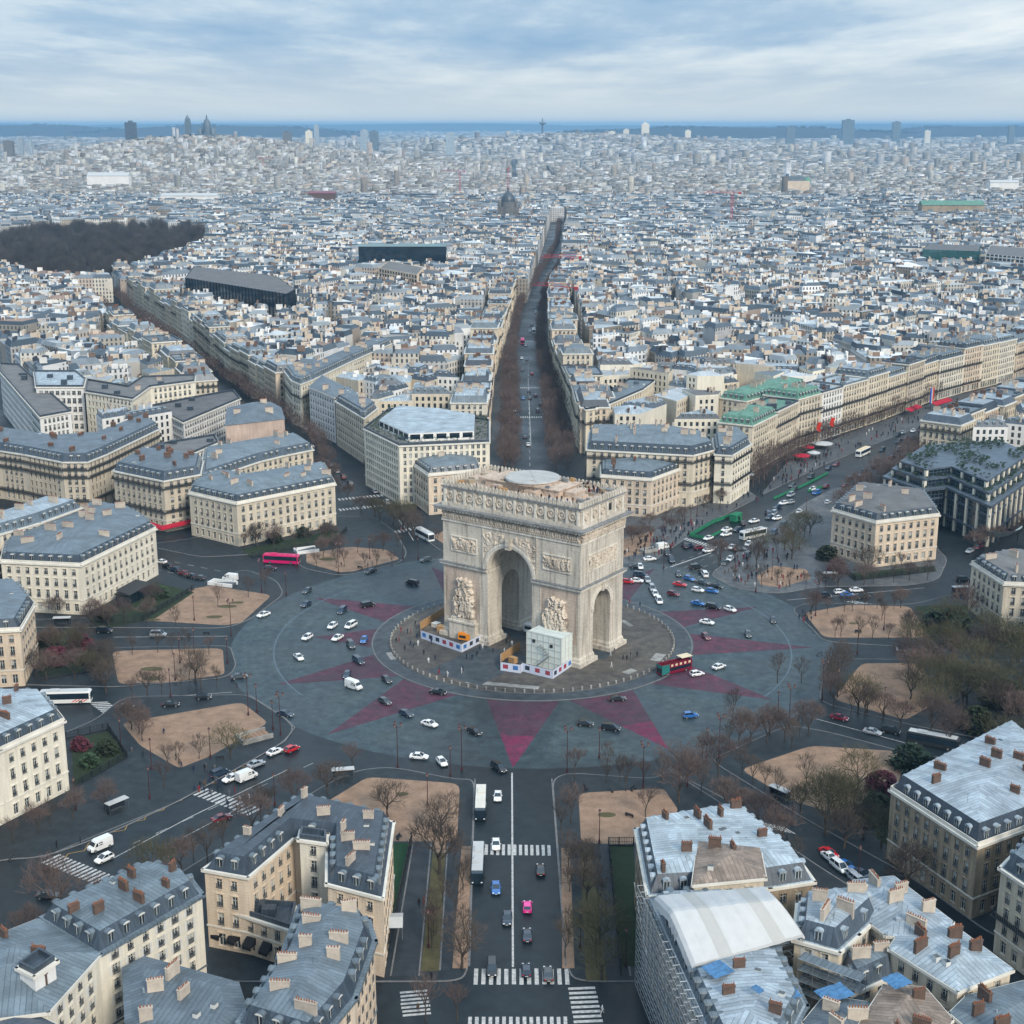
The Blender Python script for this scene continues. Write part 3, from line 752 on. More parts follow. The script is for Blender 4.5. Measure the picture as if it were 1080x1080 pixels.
def zebra(a, b, depth, nstr, ang=None, z=.024, wear=0):
    """stripes in a row from a to b (pixels on the ground), each running at right angles for depth metres"""
    A = at(*a); B = at(*b); L = hypot(B[0]-A[0], B[1]-A[1]); dx, dy = (B[0]-A[0])/L, (B[1]-A[1])/L
    nx, ny = (-dy, dx) if ang is None else (cos(ang), sin(ang))
    for i in range(nstr):
        if wear and R.random() < wear: continue
        t = (i+.5)/nstr*L; w = L/nstr*.27; d = depth/2*R.uniform(.94, 1)
        P = [(A[0]+dx*(t+s)+nx*q, A[1]+dy*(t+s)+ny*q, z) for s, q in ((-w, -d), (w, -d), (w, d), (-w, d))]
        mk_.face(P if area([(p[0], p[1]) for p in P]) > 0 else P[::-1])
zebra((192, 828), (270, 857), 4.2, 17, radians(53)); zebra((52, 905), (126, 935), 4.5, 17, radians(53))
zebra((510, 896), (582, 897), 4.6, 12, radians(90)); zebra((498, 1030), (602, 1030), 5, 13, radians(90)); zebra((436, 1044), (440, 1072), 5, 7); zebra((613, 1040), (622, 1085), 5, 9)
zebra((492, 1078), (600, 1078), 3, 15, radians(90)); zebra((103, 740), (124, 756), 5, 9, radians(6)); zebra((798, 869), (834, 876), 4.0, 8, radians(122))
zebra((356, 527), (408, 522), 3.5, 14, radians(110)); zebra((357, 538), (404, 533), 3.5, 13, radians(110)); zebra((404, 564), (438, 557), 3.5, 9, radians(110))
zebra((722, 568), (756, 578), 3, 12, radians(55)); zebra((806, 557), (833, 563), 3, 9, radians(55)); zebra((765, 577), (795, 583), 3, 9, radians(55)); zebra((852, 531), (882, 538), 4, 10, radians(55))
zebra((548, 440), (572, 440), 4, 10, radians(90)); zebra((548, 409), (570, 409), 4, 10, radians(90)); zebra((545, 360), (562, 360), 5, 8, radians(90)); zebra((895, 634), (930, 640), 3, 8, radians(20))
zebra((1000, 783), (1018, 790), 4, 6, radians(60)); zebra((0, 1005), (10, 1000), 4, 4, radians(53))
struct('road_marking', mk_, M('white_paint'))
yl = MB(); A = at(275, 800); B = at(70, 905); nz = 22; pts = []
for i in range(nz): t = i/(nz-1); o = .9 if i % 2 else -.9; L = hypot(B[0]-A[0], B[1]-A[1]); pts.append((A[0]+(B[0]-A[0])*t-(B[1]-A[1])/L*o-1.0, A[1]+(B[1]-A[1])*t+(B[0]-A[0])/L*o-1.0))
line(yl, pts, .16, .022); struct('road_marking', yl, M('yellow_paint'))
kb = MB()
for pts in ([(501, 822), (495, 1020)], [(582, 822), (597, 1020)], [(436, 888), (412, 1030)], [(455, 888), (442, 1030)], [(645, 890), (665, 1030)], [(472, 892), (464, 1024)], [(705, 812), (850, 905)], [(45, 905), (190, 845), (300, 783), (311, 768), (300, 757), (262, 733)]):
    W = ats(pts)
    line(kb, W, .3, .158)
struct('kerb', kb, M('kerb'))
# ================================================================== THE ARCH
LU, LV = 23.5, 11.37
def archpart(name, mb, mats, parent): return mb.build(name, mats, parent)
arch = thing('triumphal_arch', 'huge pale carved stone triumphal arch standing alone at the centre of the round plaza', 'arch', (0, 0, .26), TH)
def boxmesh(x0, y0, z0, x1, y1, z1):
    b = MB(); b.box(x0, y0, z0, x1, y1, z1); return b
def tunnel(r, zs, half, axis):
    n = 28; prof = [(-r, -1), (r, -1)]+[(r*cos(pi*i/n), zs+r*sin(pi*i/n)) for i in range(n+1)]
    b = MB(); k = len(prof)
    f = (lambda p, s: (p[0], s, p[1])) if axis == 'v' else (lambda p, s: (s, p[0], p[1]))
    A = [f(p, -half) for p in prof]; B = [f(p, half) for p in prof]
    for i in range(k):
        j = (i+1) % k; b.face([A[i], A[j], B[j], B[i]])
    b.face(A[::-1]); b.face(B)
    return b
def boolean(base, cuts):
    me = base.mesh('tmp', []); bm = bmesh.new(); bm.from_mesh(me); bmesh.ops.remove_doubles(bm, verts=bm.verts, dist=1e-4); bmesh.ops.recalc_face_normals(bm, faces=bm.faces); bm.to_mesh(me); bm.free()
    o = link('tmp', me); cs = []
    for c in cuts:
        m2 = c.mesh('tmpc', []); bm = bmesh.new(); bm.from_mesh(m2); bmesh.ops.remove_doubles(bm, verts=bm.verts, dist=1e-4); bmesh.ops.recalc_face_normals(bm, faces=bm.faces); bm.to_mesh(m2); bm.free()
        o2 = link('tmpc', m2); cs.append(o2)
        md = o.modifiers.new('b', 'BOOLEAN'); md.object = o2; md.operation = 'DIFFERENCE'; md.solver = 'EXACT'
    bpy.context.view_layer.update()
    dg = bpy.context.evaluated_depsgraph_get(); out = bpy.data.meshes.new_from_object(o.evaluated_get(dg))
    for x in cs+[o]: bpy.data.objects.remove(x)
    for l in list(out.uv_layers): out.uv_layers.remove(l)
    uvs(out); return out
GR, GS, SR, SS = 7.65, 22.6, 4.45, 15.2     # great arch radius and springing, side arch radius and springing
me = boolean(boxmesh(-LU, -LV, 0, LU, LV, 35.4), [tunnel(GR, GS, 20, 'v'), tunnel(SR, SS, 30, 'u')]); me.materials.clear(); me.materials.append(MATS['arch_stone'])
body = link('body', me, arch); 
# footings flaring at the base, four piers
for su in (-1, 1):
    for sv in (-1, 1):
        p = MB(); u0, u1 = sorted((su*GR, su*LU)); v0, v1 = sorted((sv*SR, sv*LV))
        P0 = [(u0-1.1, v0-1.1), (u1+1.1, v0-1.1), (u1+1.1, v1+1.1), (u0-1.1, v1+1.1)]
        P1 = inset(P0, .75); P2 = inset(P0, 1.07)
        p.prism(P0, 0, 1.2); p.prism(P1, 1.2, 2.0); p.ring(P1, 2.0, P2, 2.7)
        p.build('footing', M('arch_stone'), arch)
def cornice_ring(mb, z0, z1, out, gap=None, mi=0, e=0.0):
    """ring around the whole arch, optionally broken across the great arch (long sides) and side arch"""
    for s in (-1, 1):
        if gap:
            for t in (-1, 1):
                a, b = sorted((t*gap[0], t*(LU+out))); mb.box(a, *sorted((s*LV, s*(LV+out)))[:1], z0, b, max(s*LV, s*(LV+out)), z1, mi)
        else: mb.box(-LU-out, min(s*LV, s*(LV+out)), z0, LU+out, max(s*LV, s*(LV+out)), z1, mi)
        mb.box(min(s*LU, s*(LU+out)), -LV, z0, max(s*LU, s*(LU+out)), LV, z1, mi)
c = MB()
cornice_ring(c, 21.5, 22.0, .35, (GR+.05, 0)); cornice_ring(c, 22.0, 22.6, .8, (GR+.05, 0)); cornice_ring(c, 22.6, 22.9, 1.05, (GR+.05, 0), 1)
c.build('impost_cornice', M('arch_trim', 'arch_lead'), arch)
# inner impost along the great vault
for s in (-1, 1):
    for t in (-1, 1):
        c = MB(); a, b = sorted((s*GR, s*(GR-.45))); v0, v1 = sorted((t*SR*1.12, t*LV)); c.box(a, v0, 21.7, b, v1, 22.55); c.build('impost_moulding', M('arch_stone'), arch)
c = MB(); cornice_ring(c, 34.9, 35.6, .3); c.build('architrave', M('arch_trim'), arch)
c = MB(); c.box(-LU-.05, -LV-.05, 35.6, LU+.05, LV+.05, 38.0)
c.build('frieze_wall', M('arch_pinkish'), arch)
# sculpted frieze: rows of little figures
def relief(w, h, seed, kind, nu=None, nv=None, amp=.5):
    """heightfield sculpture in the local x-z plane, pushed out towards -y; figures as overlapping capsules"""
    rr = random.Random(seed); dens = 7 if kind != 'frieze' else 5
    nu = nu or max(8, int(w*dens)); nv = nv or max(6, int(h*dens)); xs = np.linspace(-w/2, w/2, nu+1); zs = np.linspace(0, h, nv+1)
    X, Z = np.meshgrid(xs, zs); D = np.zeros_like(X)
    def cap(x0, z0, x1, z1, r, hh):
        nonlocal D
        dx, dz = x1-x0, z1-z0; L2 = dx*dx+dz*dz+1e-6; t = np.clip(((X-x0)*dx+(Z-z0)*dz)/L2, 0, 1)
        d = np.hypot(X-x0-dx*t, Z-z0-dz*t); D = np.maximum(D, np.sqrt(np.clip(1-(d/r)**2, 0, 1))*hh)
    def figure(x, z, s, lean=0):
        hx = x+lean*s
        cap(x-.12*s, z, x+.0*s+lean*.4*s, z+.42*s, .09*s, amp*.6); cap(x+.13*s, z, x+.06*s+lean*.4*s, z+.42*s, .09*s, amp*.6)
        cap(x+lean*.4*s, z+.40*s, hx, z+.72*s, .15*s, amp*.85); cap(hx, z+.86*s, hx+.01, z+.89*s, .085*s, amp)
        for sd in (-1, 1): e = rr.uniform(-.25, .45); cap(hx+sd*.1*s, z+.72*s, hx+sd*.33*s, z+(.62+e)*s, .06*s, amp*.75)
        if rr.random() < .5: cap(hx-.2*s, z+.2*s, hx+.25*s, z+.62*s, .14*s, amp*.45)
    if kind == 'frieze':
        x = -w/2+.4
        while x < w/2-.3: figure(x, .1, h*.92, rr.uniform(-.12, .12)); x += rr.uniform(.5, .95)
    elif kind == 'panel':
        for _ in range(int(w*2.2)): figure(rr.uniform(-w/2+.5, w/2-.5), rr.uniform(.1, h*.32), h*rr.uniform(.45, .72), rr.uniform(-.3, .3))
        for _ in range(int(w)): a = rr.uniform(-w/2+.5, w/2-.5); b = rr.uniform(.3, h-.3); cap(a, b, a+rr.uniform(-1, 1), min(h-.2, b+rr.uniform(-.4, .7)), .14, amp*.8)
    elif kind == 'group':   # tall trophy-like group: crowd below, winged figure with spread arms above
        for q in range(9): figure(rr.uniform(-w*.34, w*.34), rr.uniform(.2, h*.22), h*rr.uniform(.36, .46), rr.uniform(-.25, .25))
        for q in range(6): figure(rr.uniform(-w*.26, w*.26), h*rr.uniform(.32, .42), h*rr.uniform(.3, .36), rr.uniform(-.3, .3))
        figure(0, h*.58, h*.40, .1); cap(-.1*w, h*.8, -.3*w, h*.9, .06*w, amp*.6); cap(.1*w, h*.8, .28*w, h*.88, .06*w, amp*.6)
        cap(-.08*w, h*.7, -.3*w, h*.6, .11*w, amp*.6); cap(.08*w, h*.72, .33*w, h*.64, .1*w, amp*.6)
        for _ in range(60): a = rr.uniform(-w*.36, w*.36); b = rr.uniform(.1, h*.86); cap(a, b, a+rr.uniform(-.8, .8), b+rr.uniform(-.3, 1.3), rr.uniform(.1, .26), amp*rr.uniform(.5, 1.1))
    elif kind == 'spandrel':
        for _ in range(7): figure(rr.uniform(-w*.42, w*.42), rr.uniform(h*.2, h*.62), rr.uniform(3, 4.6), rr.uniform(-.45, .45))
        for _ in range(46): a = rr.uniform(-w*.47, w*.47); b = rr.uniform(h*.05, h*.95); cap(a, b, a+rr.uniform(-.9, .9), b+rr.uniform(-.7, .7), rr.uniform(.13, .3), amp*rr.uniform(.5, 1))
    rn = np.random.RandomState(seed); D = D+rn.rand(*D.shape)*.05*amp*(D > 0)
    return X, Z, D
def relief_obj(name, w, h, seed, kind, parent, u, v, z, face, amp=.5, mat='arch_relief', mask=None):
    X, Z, D = relief(w, h, seed, kind, amp=amp); b = MB(); nv, nu = X.shape
    ok = np.ones_like(D, bool)
    if kind == 'group': ok = D > .001
    if mask: ok = np.array([[mask(X[j, i], Z[j, i]) for i in range(nu)] for j in range(nv)])
    idx = {}
    for j in range(nv):
        for i in range(nu): b.v.append((X[j, i], -D[j, i], Z[j, i]))
    for j in range(nv-1):
        for i in range(nu-1):
            if kind == 'group' and not (ok[j, i] or ok[j+1, i] or ok[j, i+1] or ok[j+1, i+1]): continue
            if mask and not (ok[j, i] and ok[j+1, i] and ok[j, i+1] and ok[j+1, i+1]): continue
            k = j*nu+i; b.f.append((k, k+1, k+nu+1, k+nu)); b.m.append(0); b.c.append(None)
    o = b.build(name, M(mat), parent)
    o.location = (u, v, z); o.rotation_euler = (0, 0, {'front': 0, 'right': pi/2, 'back': pi, 'left': -pi/2}[face])
    return o
E_ = .02
relief_obj('frieze_relief', 2*LU, 2.3, 5, 'frieze', arch, 0, -LV-.06, 35.65, 'front', .95)
relief_obj('frieze_relief', 2*LU, 2.3, 6, 'frieze', arch, 0, LV+.06, 35.65, 'back', .32)
relief_obj('frieze_relief', 2*LV, 2.3, 7, 'frieze', arch, LU+.06, 0, 35.65, 'right', .95)
relief_obj('frieze_relief', 2*LV, 2.3, 8, 'frieze', arch, -LU-.06, 0, 35.65, 'left', .32)
# great cornice with modillions
c = MB(); 
def full(z0, z1, o, mi=0): c.box(-LU-o, -LV-o, z0, LU+o, LV+o, z1, mi)
full(38.0, 38.35, .55); full(38.75, 39.15, 1.75); full(39.15, 39.4, 2.1, 1)
full(38.35, 38.75, .6)
n = 44
for i in range(n):
    u = -LU-1+(2*LU+2)*(i+.5)/n
    for s in (-1, 1): c.box(u-.28, *sorted((s*(LV+.6), s*(LV+1.6)))[:1], 38.36, u+.28, max(s*(LV+.6), s*(LV+1.6)), 38.74)
n = 20
for i in range(n):
    v = -LV-.2+(2*LV+.4)*(i+.5)/n
    for s in (-1, 1): a, b = sorted((s*(LU+.6), s*(LU+1.6))); c.box(a, v-.28, 38.36, b, v+.28, 38.74)
c.build('cornice', M('arch_trim', 'arch_lead'), arch)
# attic: plinth, wall, pilasters with round shields between
AU, AV = LU-.3, LV-.3
at_ = MB(); at_.box(-AU-.55, -AV-.55, 39.4, AU+.55, AV+.55, 40.4); at_.box(-AU, -AV, 40.4, AU, AV, 44.4); at_.box(-AU-.3, -AV-.3, 44.4, AU+.3, AV+.3, 44.9); at_.box(-AU-.6, -AV-.6, 44.9, AU+.6, AV+.6, 45.3, 1)
k = at_.build('attic', M('arch_stone', 'arch_lead'), arch)
pl = MB(); sh = []
nb = 13
for i in range(nb+1):
    u = -AU+.7+(2*AU-1.4)*i/nb
    for s in (-1, 1):
        a, b = sorted((s*AV, s*(AV+.5))); pl = MB(); pl.box(u-.36, a, 40.45, u+.36, b, 44.35); pl.build('pilaster', M('arch_trim'), arch)
        if i < nb: sh.append((u+(2*AU-1.4)/nb/2, s*AV, 0 if s < 0 else pi))
nb2 = 5
for i in range(nb2+1):
    v = -AV+.7+(2*AV-1.4)*i/nb2
    for s in (-1, 1):
        a, b = sorted((s*AU, s*(AU+.5))); pl = MB(); pl.box(a, v-.42, 40.45, b, v+.42, 44.35); pl.build('pilaster', M('arch_trim'), arch)
        if i < nb2 and not (s > 0 and i == 3): sh.append((s*AU, v+(2*AV-1.4)/nb2/2, pi/2 if s > 0 else -pi/2))
del pl
sm = MB()
for r0, r1, y0, y1 in ((1.2, 1.12, -.01, -.42), (1.12, .86, -.42, -.44), (.86, .84, -.44, -.08), (.84, .3, -.08, -.25), (.3, .0, -.25, -.42)):
    A = [(r0*cos(2*pi*i/20), y0, r0*sin(2*pi*i/20)) for i in range(20)]; B = [(r1*cos(2*pi*i/20), y1, r1*sin(2*pi*i/20)) for i in range(20)]
    for i in range(20): j = (i+1) % 20; sm.face([A[i], A[j], B[j], B[i]])
shm = sm.mesh('shield', M('arch_relief'))
for (u, v, a) in sh:
    o = link('shield', shm, arch); o.location = (u, v, 42.5); o.rotation_euler = (0, 0, a)
wv = MB(); v_ = -AV+.7+(2*AV-1.4)/nb2*3.5; wv.box(AU-.02, v_-.7, 41.6, AU+.06, v_+.7, 43.6); wv.build('window', M('iron'), arch)
# parapet of palmettes
pp = MB()
def palm(x, y, a, s=1):
    T = lambda p, q, r: (x+p*cos(a)-q*sin(a), y+p*sin(a)+q*cos(a), 45.3+r)
    pp.box(-.55*s, -.22, 0, .55*s, .22, .5, 0, T, top=0)
    n = 7; P = [(-.5*s, .5), (.5*s, .5), (.55*s, .9), (.42*s, 1.3), (.15*s, 1.62), (-.15*s, 1.62), (-.42*s, 1.3), (-.55*s, .9)]
    pp.face([T(p, -.15, r) for p, r in P]); pp.face([T(p, .15, r) for p, r in P][::-1])
    for i in range(len(P)):
        j = (i+1) % len(P); pp.face([T(P[j][0], -.15, P[j][1]), T(P[i][0], -.15, P[i][1]), T(P[i][0], .15, P[i][1]), T(P[j][0], .15, P[j][1])])
nn = 36
for i in range(nn):
    u = -AU+(2*AU)*(i+.5)/nn
    palm(u, -AV-.2, 0, .9 if i % 2 else .7); palm(u, AV+.2, 0, .9 if i % 2 else .7)
nn = 17
for i in range(nn):
    v = -AV+(2*AV)*(i+.5)/nn
    for s in (-1, 1): palm(s*(AU+.2), v, pi/2, .9 if i % 2 else .7)
for s in (-1, 1):
    for t in (-1, 1): palm(s*(AU+.2), t*(AV+.2), pi/4, 1.2)
pp.build('parapet', M('arch_stone'), arch)
# terrace with the raised centre block and pale disc
tr = MB(); tr.box(-AU+.4, -AV+.4, 45.3, AU-.4, AV-.4, 45.42)
tr.build('terrace', M('terrace'), arch)
tb = MB(); tb.box(-12.5, -5.6, 45.42, 12.5, 5.6, 47.3); tb.box(-12.9, -6, 47.3, 12.9, 6, 47.6); tb.box(-16.5, -3.4, 45.42, -12.9, 3.4, 47.0); tb.box(12.9, -3.4, 45.42, 16.5, 3.4, 46.9)
tb.box(-9, -7.4, 45.42, -6, -6.05, 46.6); tb.box(2, -7.2, 45.42, 5, -6.05, 46.5); tb.box(17.2, -5, 45.42, 18.6, 0, 46.3)
tb.cyl(0, 0, 47.6, 48.3, 7.4, 7.4, 40); tb.build('roof_block', M('terrace'), arch)
dk = MB(); dk.cyl(0, 0, 48.3, 48.75, 7.9, 7.7, 48, 0, 0); 
for i in range(6): a = i*pi/3+.2; line(dk, [(0, 0), (7.5*cos(a), 7.5*sin(a))], .16, 48.757, 1)
dk.build('roof_disc', M('disc', 'arch_lead'), arch)
rf = random.Random(31)
for _ in range(46):
    u, v = rf.uniform(-21, 21), rf.uniform(-9.6, 9.6)
    if abs(u) < 17.5 and abs(v) < 7.4: continue
    w_, d_, h_ = rf.uniform(.4, 1.6), rf.uniform(.3, .9), rf.uniform(.4, 1.3); fit = MB(); fit.box(u-w_, v-d_, 45.42, u+w_, v+d_, 45.42+h_, bottom=False); fit.build('roof_box', M(rf.choice(('plywood', 'arch_lead', 'stone_brown', 'stone_brown'))), arch)
for _ in range(16):
    u, v = rf.uniform(-12, 12), rf.choice((-1, 1))*rf.uniform(3.5, 5.4); fit = MB(); fit.box(u-.6, v-.4, 47.6, u+.6, v+.4, 47.6+rf.uniform(.4, 1.2), bottom=False); fit.build('roof_box', M(rf.choice(('plywood', 'arch_lead', 'stone_brown'))), arch)
st = MB()
for i in range(5): st.box(6.5+i*.35, -9.2, 45.42, 6.85+i*.35, -6.2, 47.2-i*.35)
st.build('stairs', M('terrace'), arch)
# upper panels with frames (long sides and ends)
def framed(w, h, u, v, z, face, seed, amp=.75):
    fb = MB(); t = .35
    for x0, x1, z0, z1 in ((-w/2-t, w/2+t, -t, 0), (-w/2-t, w/2+t, h, h+t), (-w/2-t, -w/2, 0, h), (w/2, w/2+t, 0, h)): fb.box(x0, -.28, z0, x1, 0, z1)
    o = fb.build('panel_frame', M('arch_trim'), arch); o.location = (u, v, z); a = {'front': 0, 'right': pi/2, 'back': pi, 'left': -pi/2}[face]; o.rotation_euler = (0, 0, a)
    relief_obj('relief_panel', w, h, seed, 'panel', arch, u+.03*sin(a), v-.03*cos(a), z, face, amp)
for i, (s, f) in enumerate(((-1, 'front'), (1, 'back'))):
    for t in (-1, 1): framed(8.6, 4.0, t*15.9, s*(LV+.001), 26.6, f, 20+i*2+t)
framed(14.5, 4.2, LU+.001, 0, 26.8, 'right', 31); framed(14.5, 4.2, -LU-.001, 0, 26.8, 'left', 32)
# archivolts
def archivolt(r0, r1, zs, out, u, v, face, name='archivolt'):
    b = MB(); n = 28; P = [[(r*cos(pi*i/n), zs+r*sin(pi*i/n)) for i in range(n+1)] for r in (r0, r1)]
    for i in range(n):
        a, a2, c2, c1 = P[0][i], P[0][i+1], P[1][i+1], P[1][i]
        b.face([(a[0], -out, a[1]), (c1[0], -out, c1[1]), (c2[0], -out, c2[1]), (a2[0], -out, a2[1])])
        b.face([(c1[0], 0, c1[1]), (c2[0], 0, c2[1]), (c2[0], -out, c2[1]), (c1[0], -out, c1[1])]); b.face([(a[0], 0, a[1]), (a[0], -out, a[1]), (a2[0], -out, a2[1]), (a2[0], 0, a2[1])])
    o = b.build(name, M('arch_trim'), arch); o.location = (u, v, 0); o.rotation_euler = (0, 0, {'front': 0, 'right': pi/2, 'back': pi, 'left': -pi/2}[face]); return o
for s, f in ((-1, 'front'), (1, 'back')):
    archivolt(GR, GR+.55, GS, .28, 0, s*LV, f); archivolt(GR+.55, GR+1.35, GS, .45, 0, s*LV, f)
    kb_ = MB(); kb_.box(-.85, -1.1, 29.9, .85, 0, 33.0); kb_.box(-.6, -1.4, 31, .6, -1.1, 32.6); o = kb_.build('keystone', M('arch_stone'), arch); o.location = (0, s*LV, 0); o.rotation_euler = (0, 0, 0 if s < 0 else pi)
    for t in (-1, 1):
        mask = lambda x, z, t=t: hypot((x+t*5.6*1), (z+23.4-GS)) > GR+1.5
        # spandrel panels bordering the arch
        w, h = 7.2, 9.4
        xc = t*5.4
        m2 = lambda x, z, xc=xc: hypot(x+xc, z+24.6-GS) > GR+1.45
        side = 1 if s < 0 else -1
        m3 = lambda x, z, xc=xc, side=side: hypot(x*side+xc, z+24.6-GS) > GR+1.45
        relief_obj('spandrel_relief', w, h, 40+s*3+t, 'spandrel', arch, xc, s*(LV+.03), 24.6, f, .42, mask=m3)
    for t in (-1, 1):
        b = MB(); x0, x1 = sorted((t*9.0, t*9.35)); b.box(x0, -.22, 22.95, x1, 0, 34.9); o = b.build('pilaster', M('arch_stone'), arch); o.location = (0, s*LV, 0); o.rotation_euler = (0, 0, 0 if s < 0 else pi)
        # lower pier frame fillets
        b = MB()
        for q in (10.3, 22.9): a0, a1 = sorted((t*q, t*(q+.25))); b.box(a0, -.12, 2.8, a1, 0, 21.4)
        o = b.build('pier_fillet', M('arch_stone'), arch); o.location = (0, s*LV, 0); o.rotation_euler = (0, 0, 0 if s < 0 else pi)
for s, f in ((1, 'right'), (-1, 'left')):
    archivolt(SR, SR+.5, SS, .25, s*LU, 0, f); archivolt(SR+.5, SR+1.15, SS, .38, s*LU, 0, f)
    b = MB(); b.box(-.5, -.6, 19.3, .5, 0, 21.4); 
    for t in (-1, 1): x0, x1 = sorted((t*(SR+1.15), t*(SR+.0))); b.box(x0, -.3, 14.5, x1, 0, SS); x0, x1 = sorted((t*(SR+1.9), t*(SR+1.6))); b.box(x0, -.15, 2.8, x1, 0, 21.4)
    o = b.build('keystone', M('arch_stone'), arch); o.location = (s*LU, 0, 0); o.rotation_euler = (0, 0, pi/2 if s > 0 else -pi/2)
# sculpture groups on pedestals, two per long side
for s, f in ((-1, 'front'), (1, 'back')):
    for t in (-1, 1):
        u = t*15.9
        relief_obj('sculpture_group', 7.6, 12.6, 60+s*5+t, 'group', arch, u, s*(LV+.02), 6.6, f, 1.7)
        b = MB(); b.box(-4.6, -1.5, 0, 4.6, 0, 5.2); b.box(-4.9, -1.8, 5.2, 4.9, 0, 5.7); b.box(-4.2, -1.2, 5.7, 4.2, 0, 6.5)
        o = b.build('pedestal', M('arch_stone'), arch); o.location = (u, s*LV, 0); o.rotation_euler = (0, 0, 0 if s < 0 else pi)
# tinted wall fields of the piers
for t in (-1, 1):
    b = MB(); x0, x1 = sorted((t*10.55, t*22.9)); b.face([(x0, -LV-.012, 6), (x1, -LV-.012, 6), (x1, -LV-.012, 21.4), (x0, -LV-.012, 21.4)]); b.build('pier_panel', M('arch_pinkish'), arch)
# coffered vault ribs
b = MB(); n = 16
for i in range(1, n):
    a = pi*i/n; 
    for v in np.linspace(-LV+1, LV-1, 6): 
        pass
for v in np.linspace(-LV+.6, LV-.6, 7):
    m = 24
    for i in range(m):
        a0, a1 = pi*i/m, pi*(i+1)/m; r0, r1 = GR-.25, GR-.01
        q = [(r0*cos(a0), GS+r0*sin(a0)), (r0*cos(a1), GS+r0*sin(a1))]
        b.face([(q[0][0], v-.25, q[0][1]), (q[0][0], v+.25, q[0][1]), (q[1][0], v+.25, q[1][1]), (q[1][0], v-.25, q[1][1])])
        for e in (-.25, .25): b.face([(q[0][0], v+e, q[0][1]), (q[1][0], v+e, q[1][1]), (r1*cos(a1), v+e, GS+r1*sin(a1)), (r1*cos(a0), v+e, GS+r1*sin(a0))])
b.build('vault_ribs', M('arch_stone'), arch)
# ---- work sites at the foot of the arch
def site(name, label, pts, gap=None, h=2.4, posters=()):
    P = ats(pts); c0 = cen(P); root = thing(name, label, 'hoarding', (c0[0], c0[1], .265)); k = 0
    segs = list(zip(P, P[1:]))
    for i, (a, b) in enumerate(segs):
        L = hypot(b[0]-a[0], b[1]-a[1]); an = atan2(b[1]-a[1], b[0]-a[0]); nx, ny = sin(an), -cos(an)
        m = MB(); T = lambda u, d, z_: (a[0]-c0[0]+cos(an)*u+nx*d, a[1]-c0[1]+sin(an)*u+ny*d, z_)
        white = (i in posters)
        m.box(0, -.08, 0, L-.04, 0, h, 1 if not white else 1, T); 
        if white: m.box(0, .004, 0, L-.04, .05, h+.02, 0, T)
        m.build('hoarding_panel', M('hoarding', 'plywood'), root)
        if white:
            n = int(L/2.6); 
            for q in range(n):
                pm = MB(); u = (q+.5)*L/n; pm.box(u-.75, .055, .75, u+.75, .07, h-.45, 0, T); pm.build('poster', M(('poster_blue', 'poster_red', 'poster_dark')[(q*q*3+k*2+q//2) % 3]), root); k += 1
    return root
site('hoarding', 'white poster-covered hoarding round the work yard at the left pier of the arch', [(470, 648), (443, 665), (444, 674), (487, 689), (513, 676), (517, 668)], posters=(2, 3, 4))
site('hoarding', 'white poster-covered hoarding round the caged sculpture at the near pier of the arch', [(548, 686), (528, 699), (528, 708), (549, 711), (551, 709), (583, 717), (608, 700), (606, 693)], posters=(1, 2, 3, 4, 5))
cg = thing('sculpture_cage', 'boxy white mesh-wrapped cage covering the sculpture group at the near pier', 'scaffold', (*loc(15.9, -14.6), .3), TH)
b = MB()
b.box(-5.6, -3.0, 0, 5.6, 2.9, 9.6); b.build('wrap', M('scrim'), cg)
b = MB()
for u in np.linspace(-5.7, 5.7, 7):
    b.box(u-.06, -3.14, 0, u+.06, -3.02, 9.8)
for z in np.linspace(0.1, 9.7, 6): b.box(-5.8, -3.2, z, 5.8, -3.15, z+.12)
for v in np.linspace(-2.6, 2.6, 4): b.box(5.62, v-.06, 0, 5.74, v+.06, 9.8)
for z in np.linspace(0.1, 9.7, 6): b.box(5.76, -3.1, z, 5.82, 2.9, z+.12)
for v in (-2.6, 0, 2.6):
    b.box(-5.7, v, 9.62, 5.7, v+.12, 9.75)
b.build('frame', M('frame_white'), cg)
b = MB()
for u, z in ((-3.2, 6.9), (2.6, 6.5)): b.box(u-.45, -3.26, z, u+.45, -3.21, z+.9)
b.build('opening', M('iron'), cg)
b = MB()
for i in range(8): b.box(-2.5+i*.55, -4.0, i*.5, -2.0+i*.55, -3.3, i*.5+.12); 
for i in range(6): b.box(1.8-i*.55, -4.0, 4+i*.5, 2.3-i*.55, -3.3, 4+i*.5+.12)
b.tube((-2.5, -4, .9), (1.9, -4, 4.9), .06, .06, 4); b.tube((1.9, -4, 4.9), (-1.5, -4, 7.9), .06, .06, 4)
b.build('stairs', M('steel'), cg)
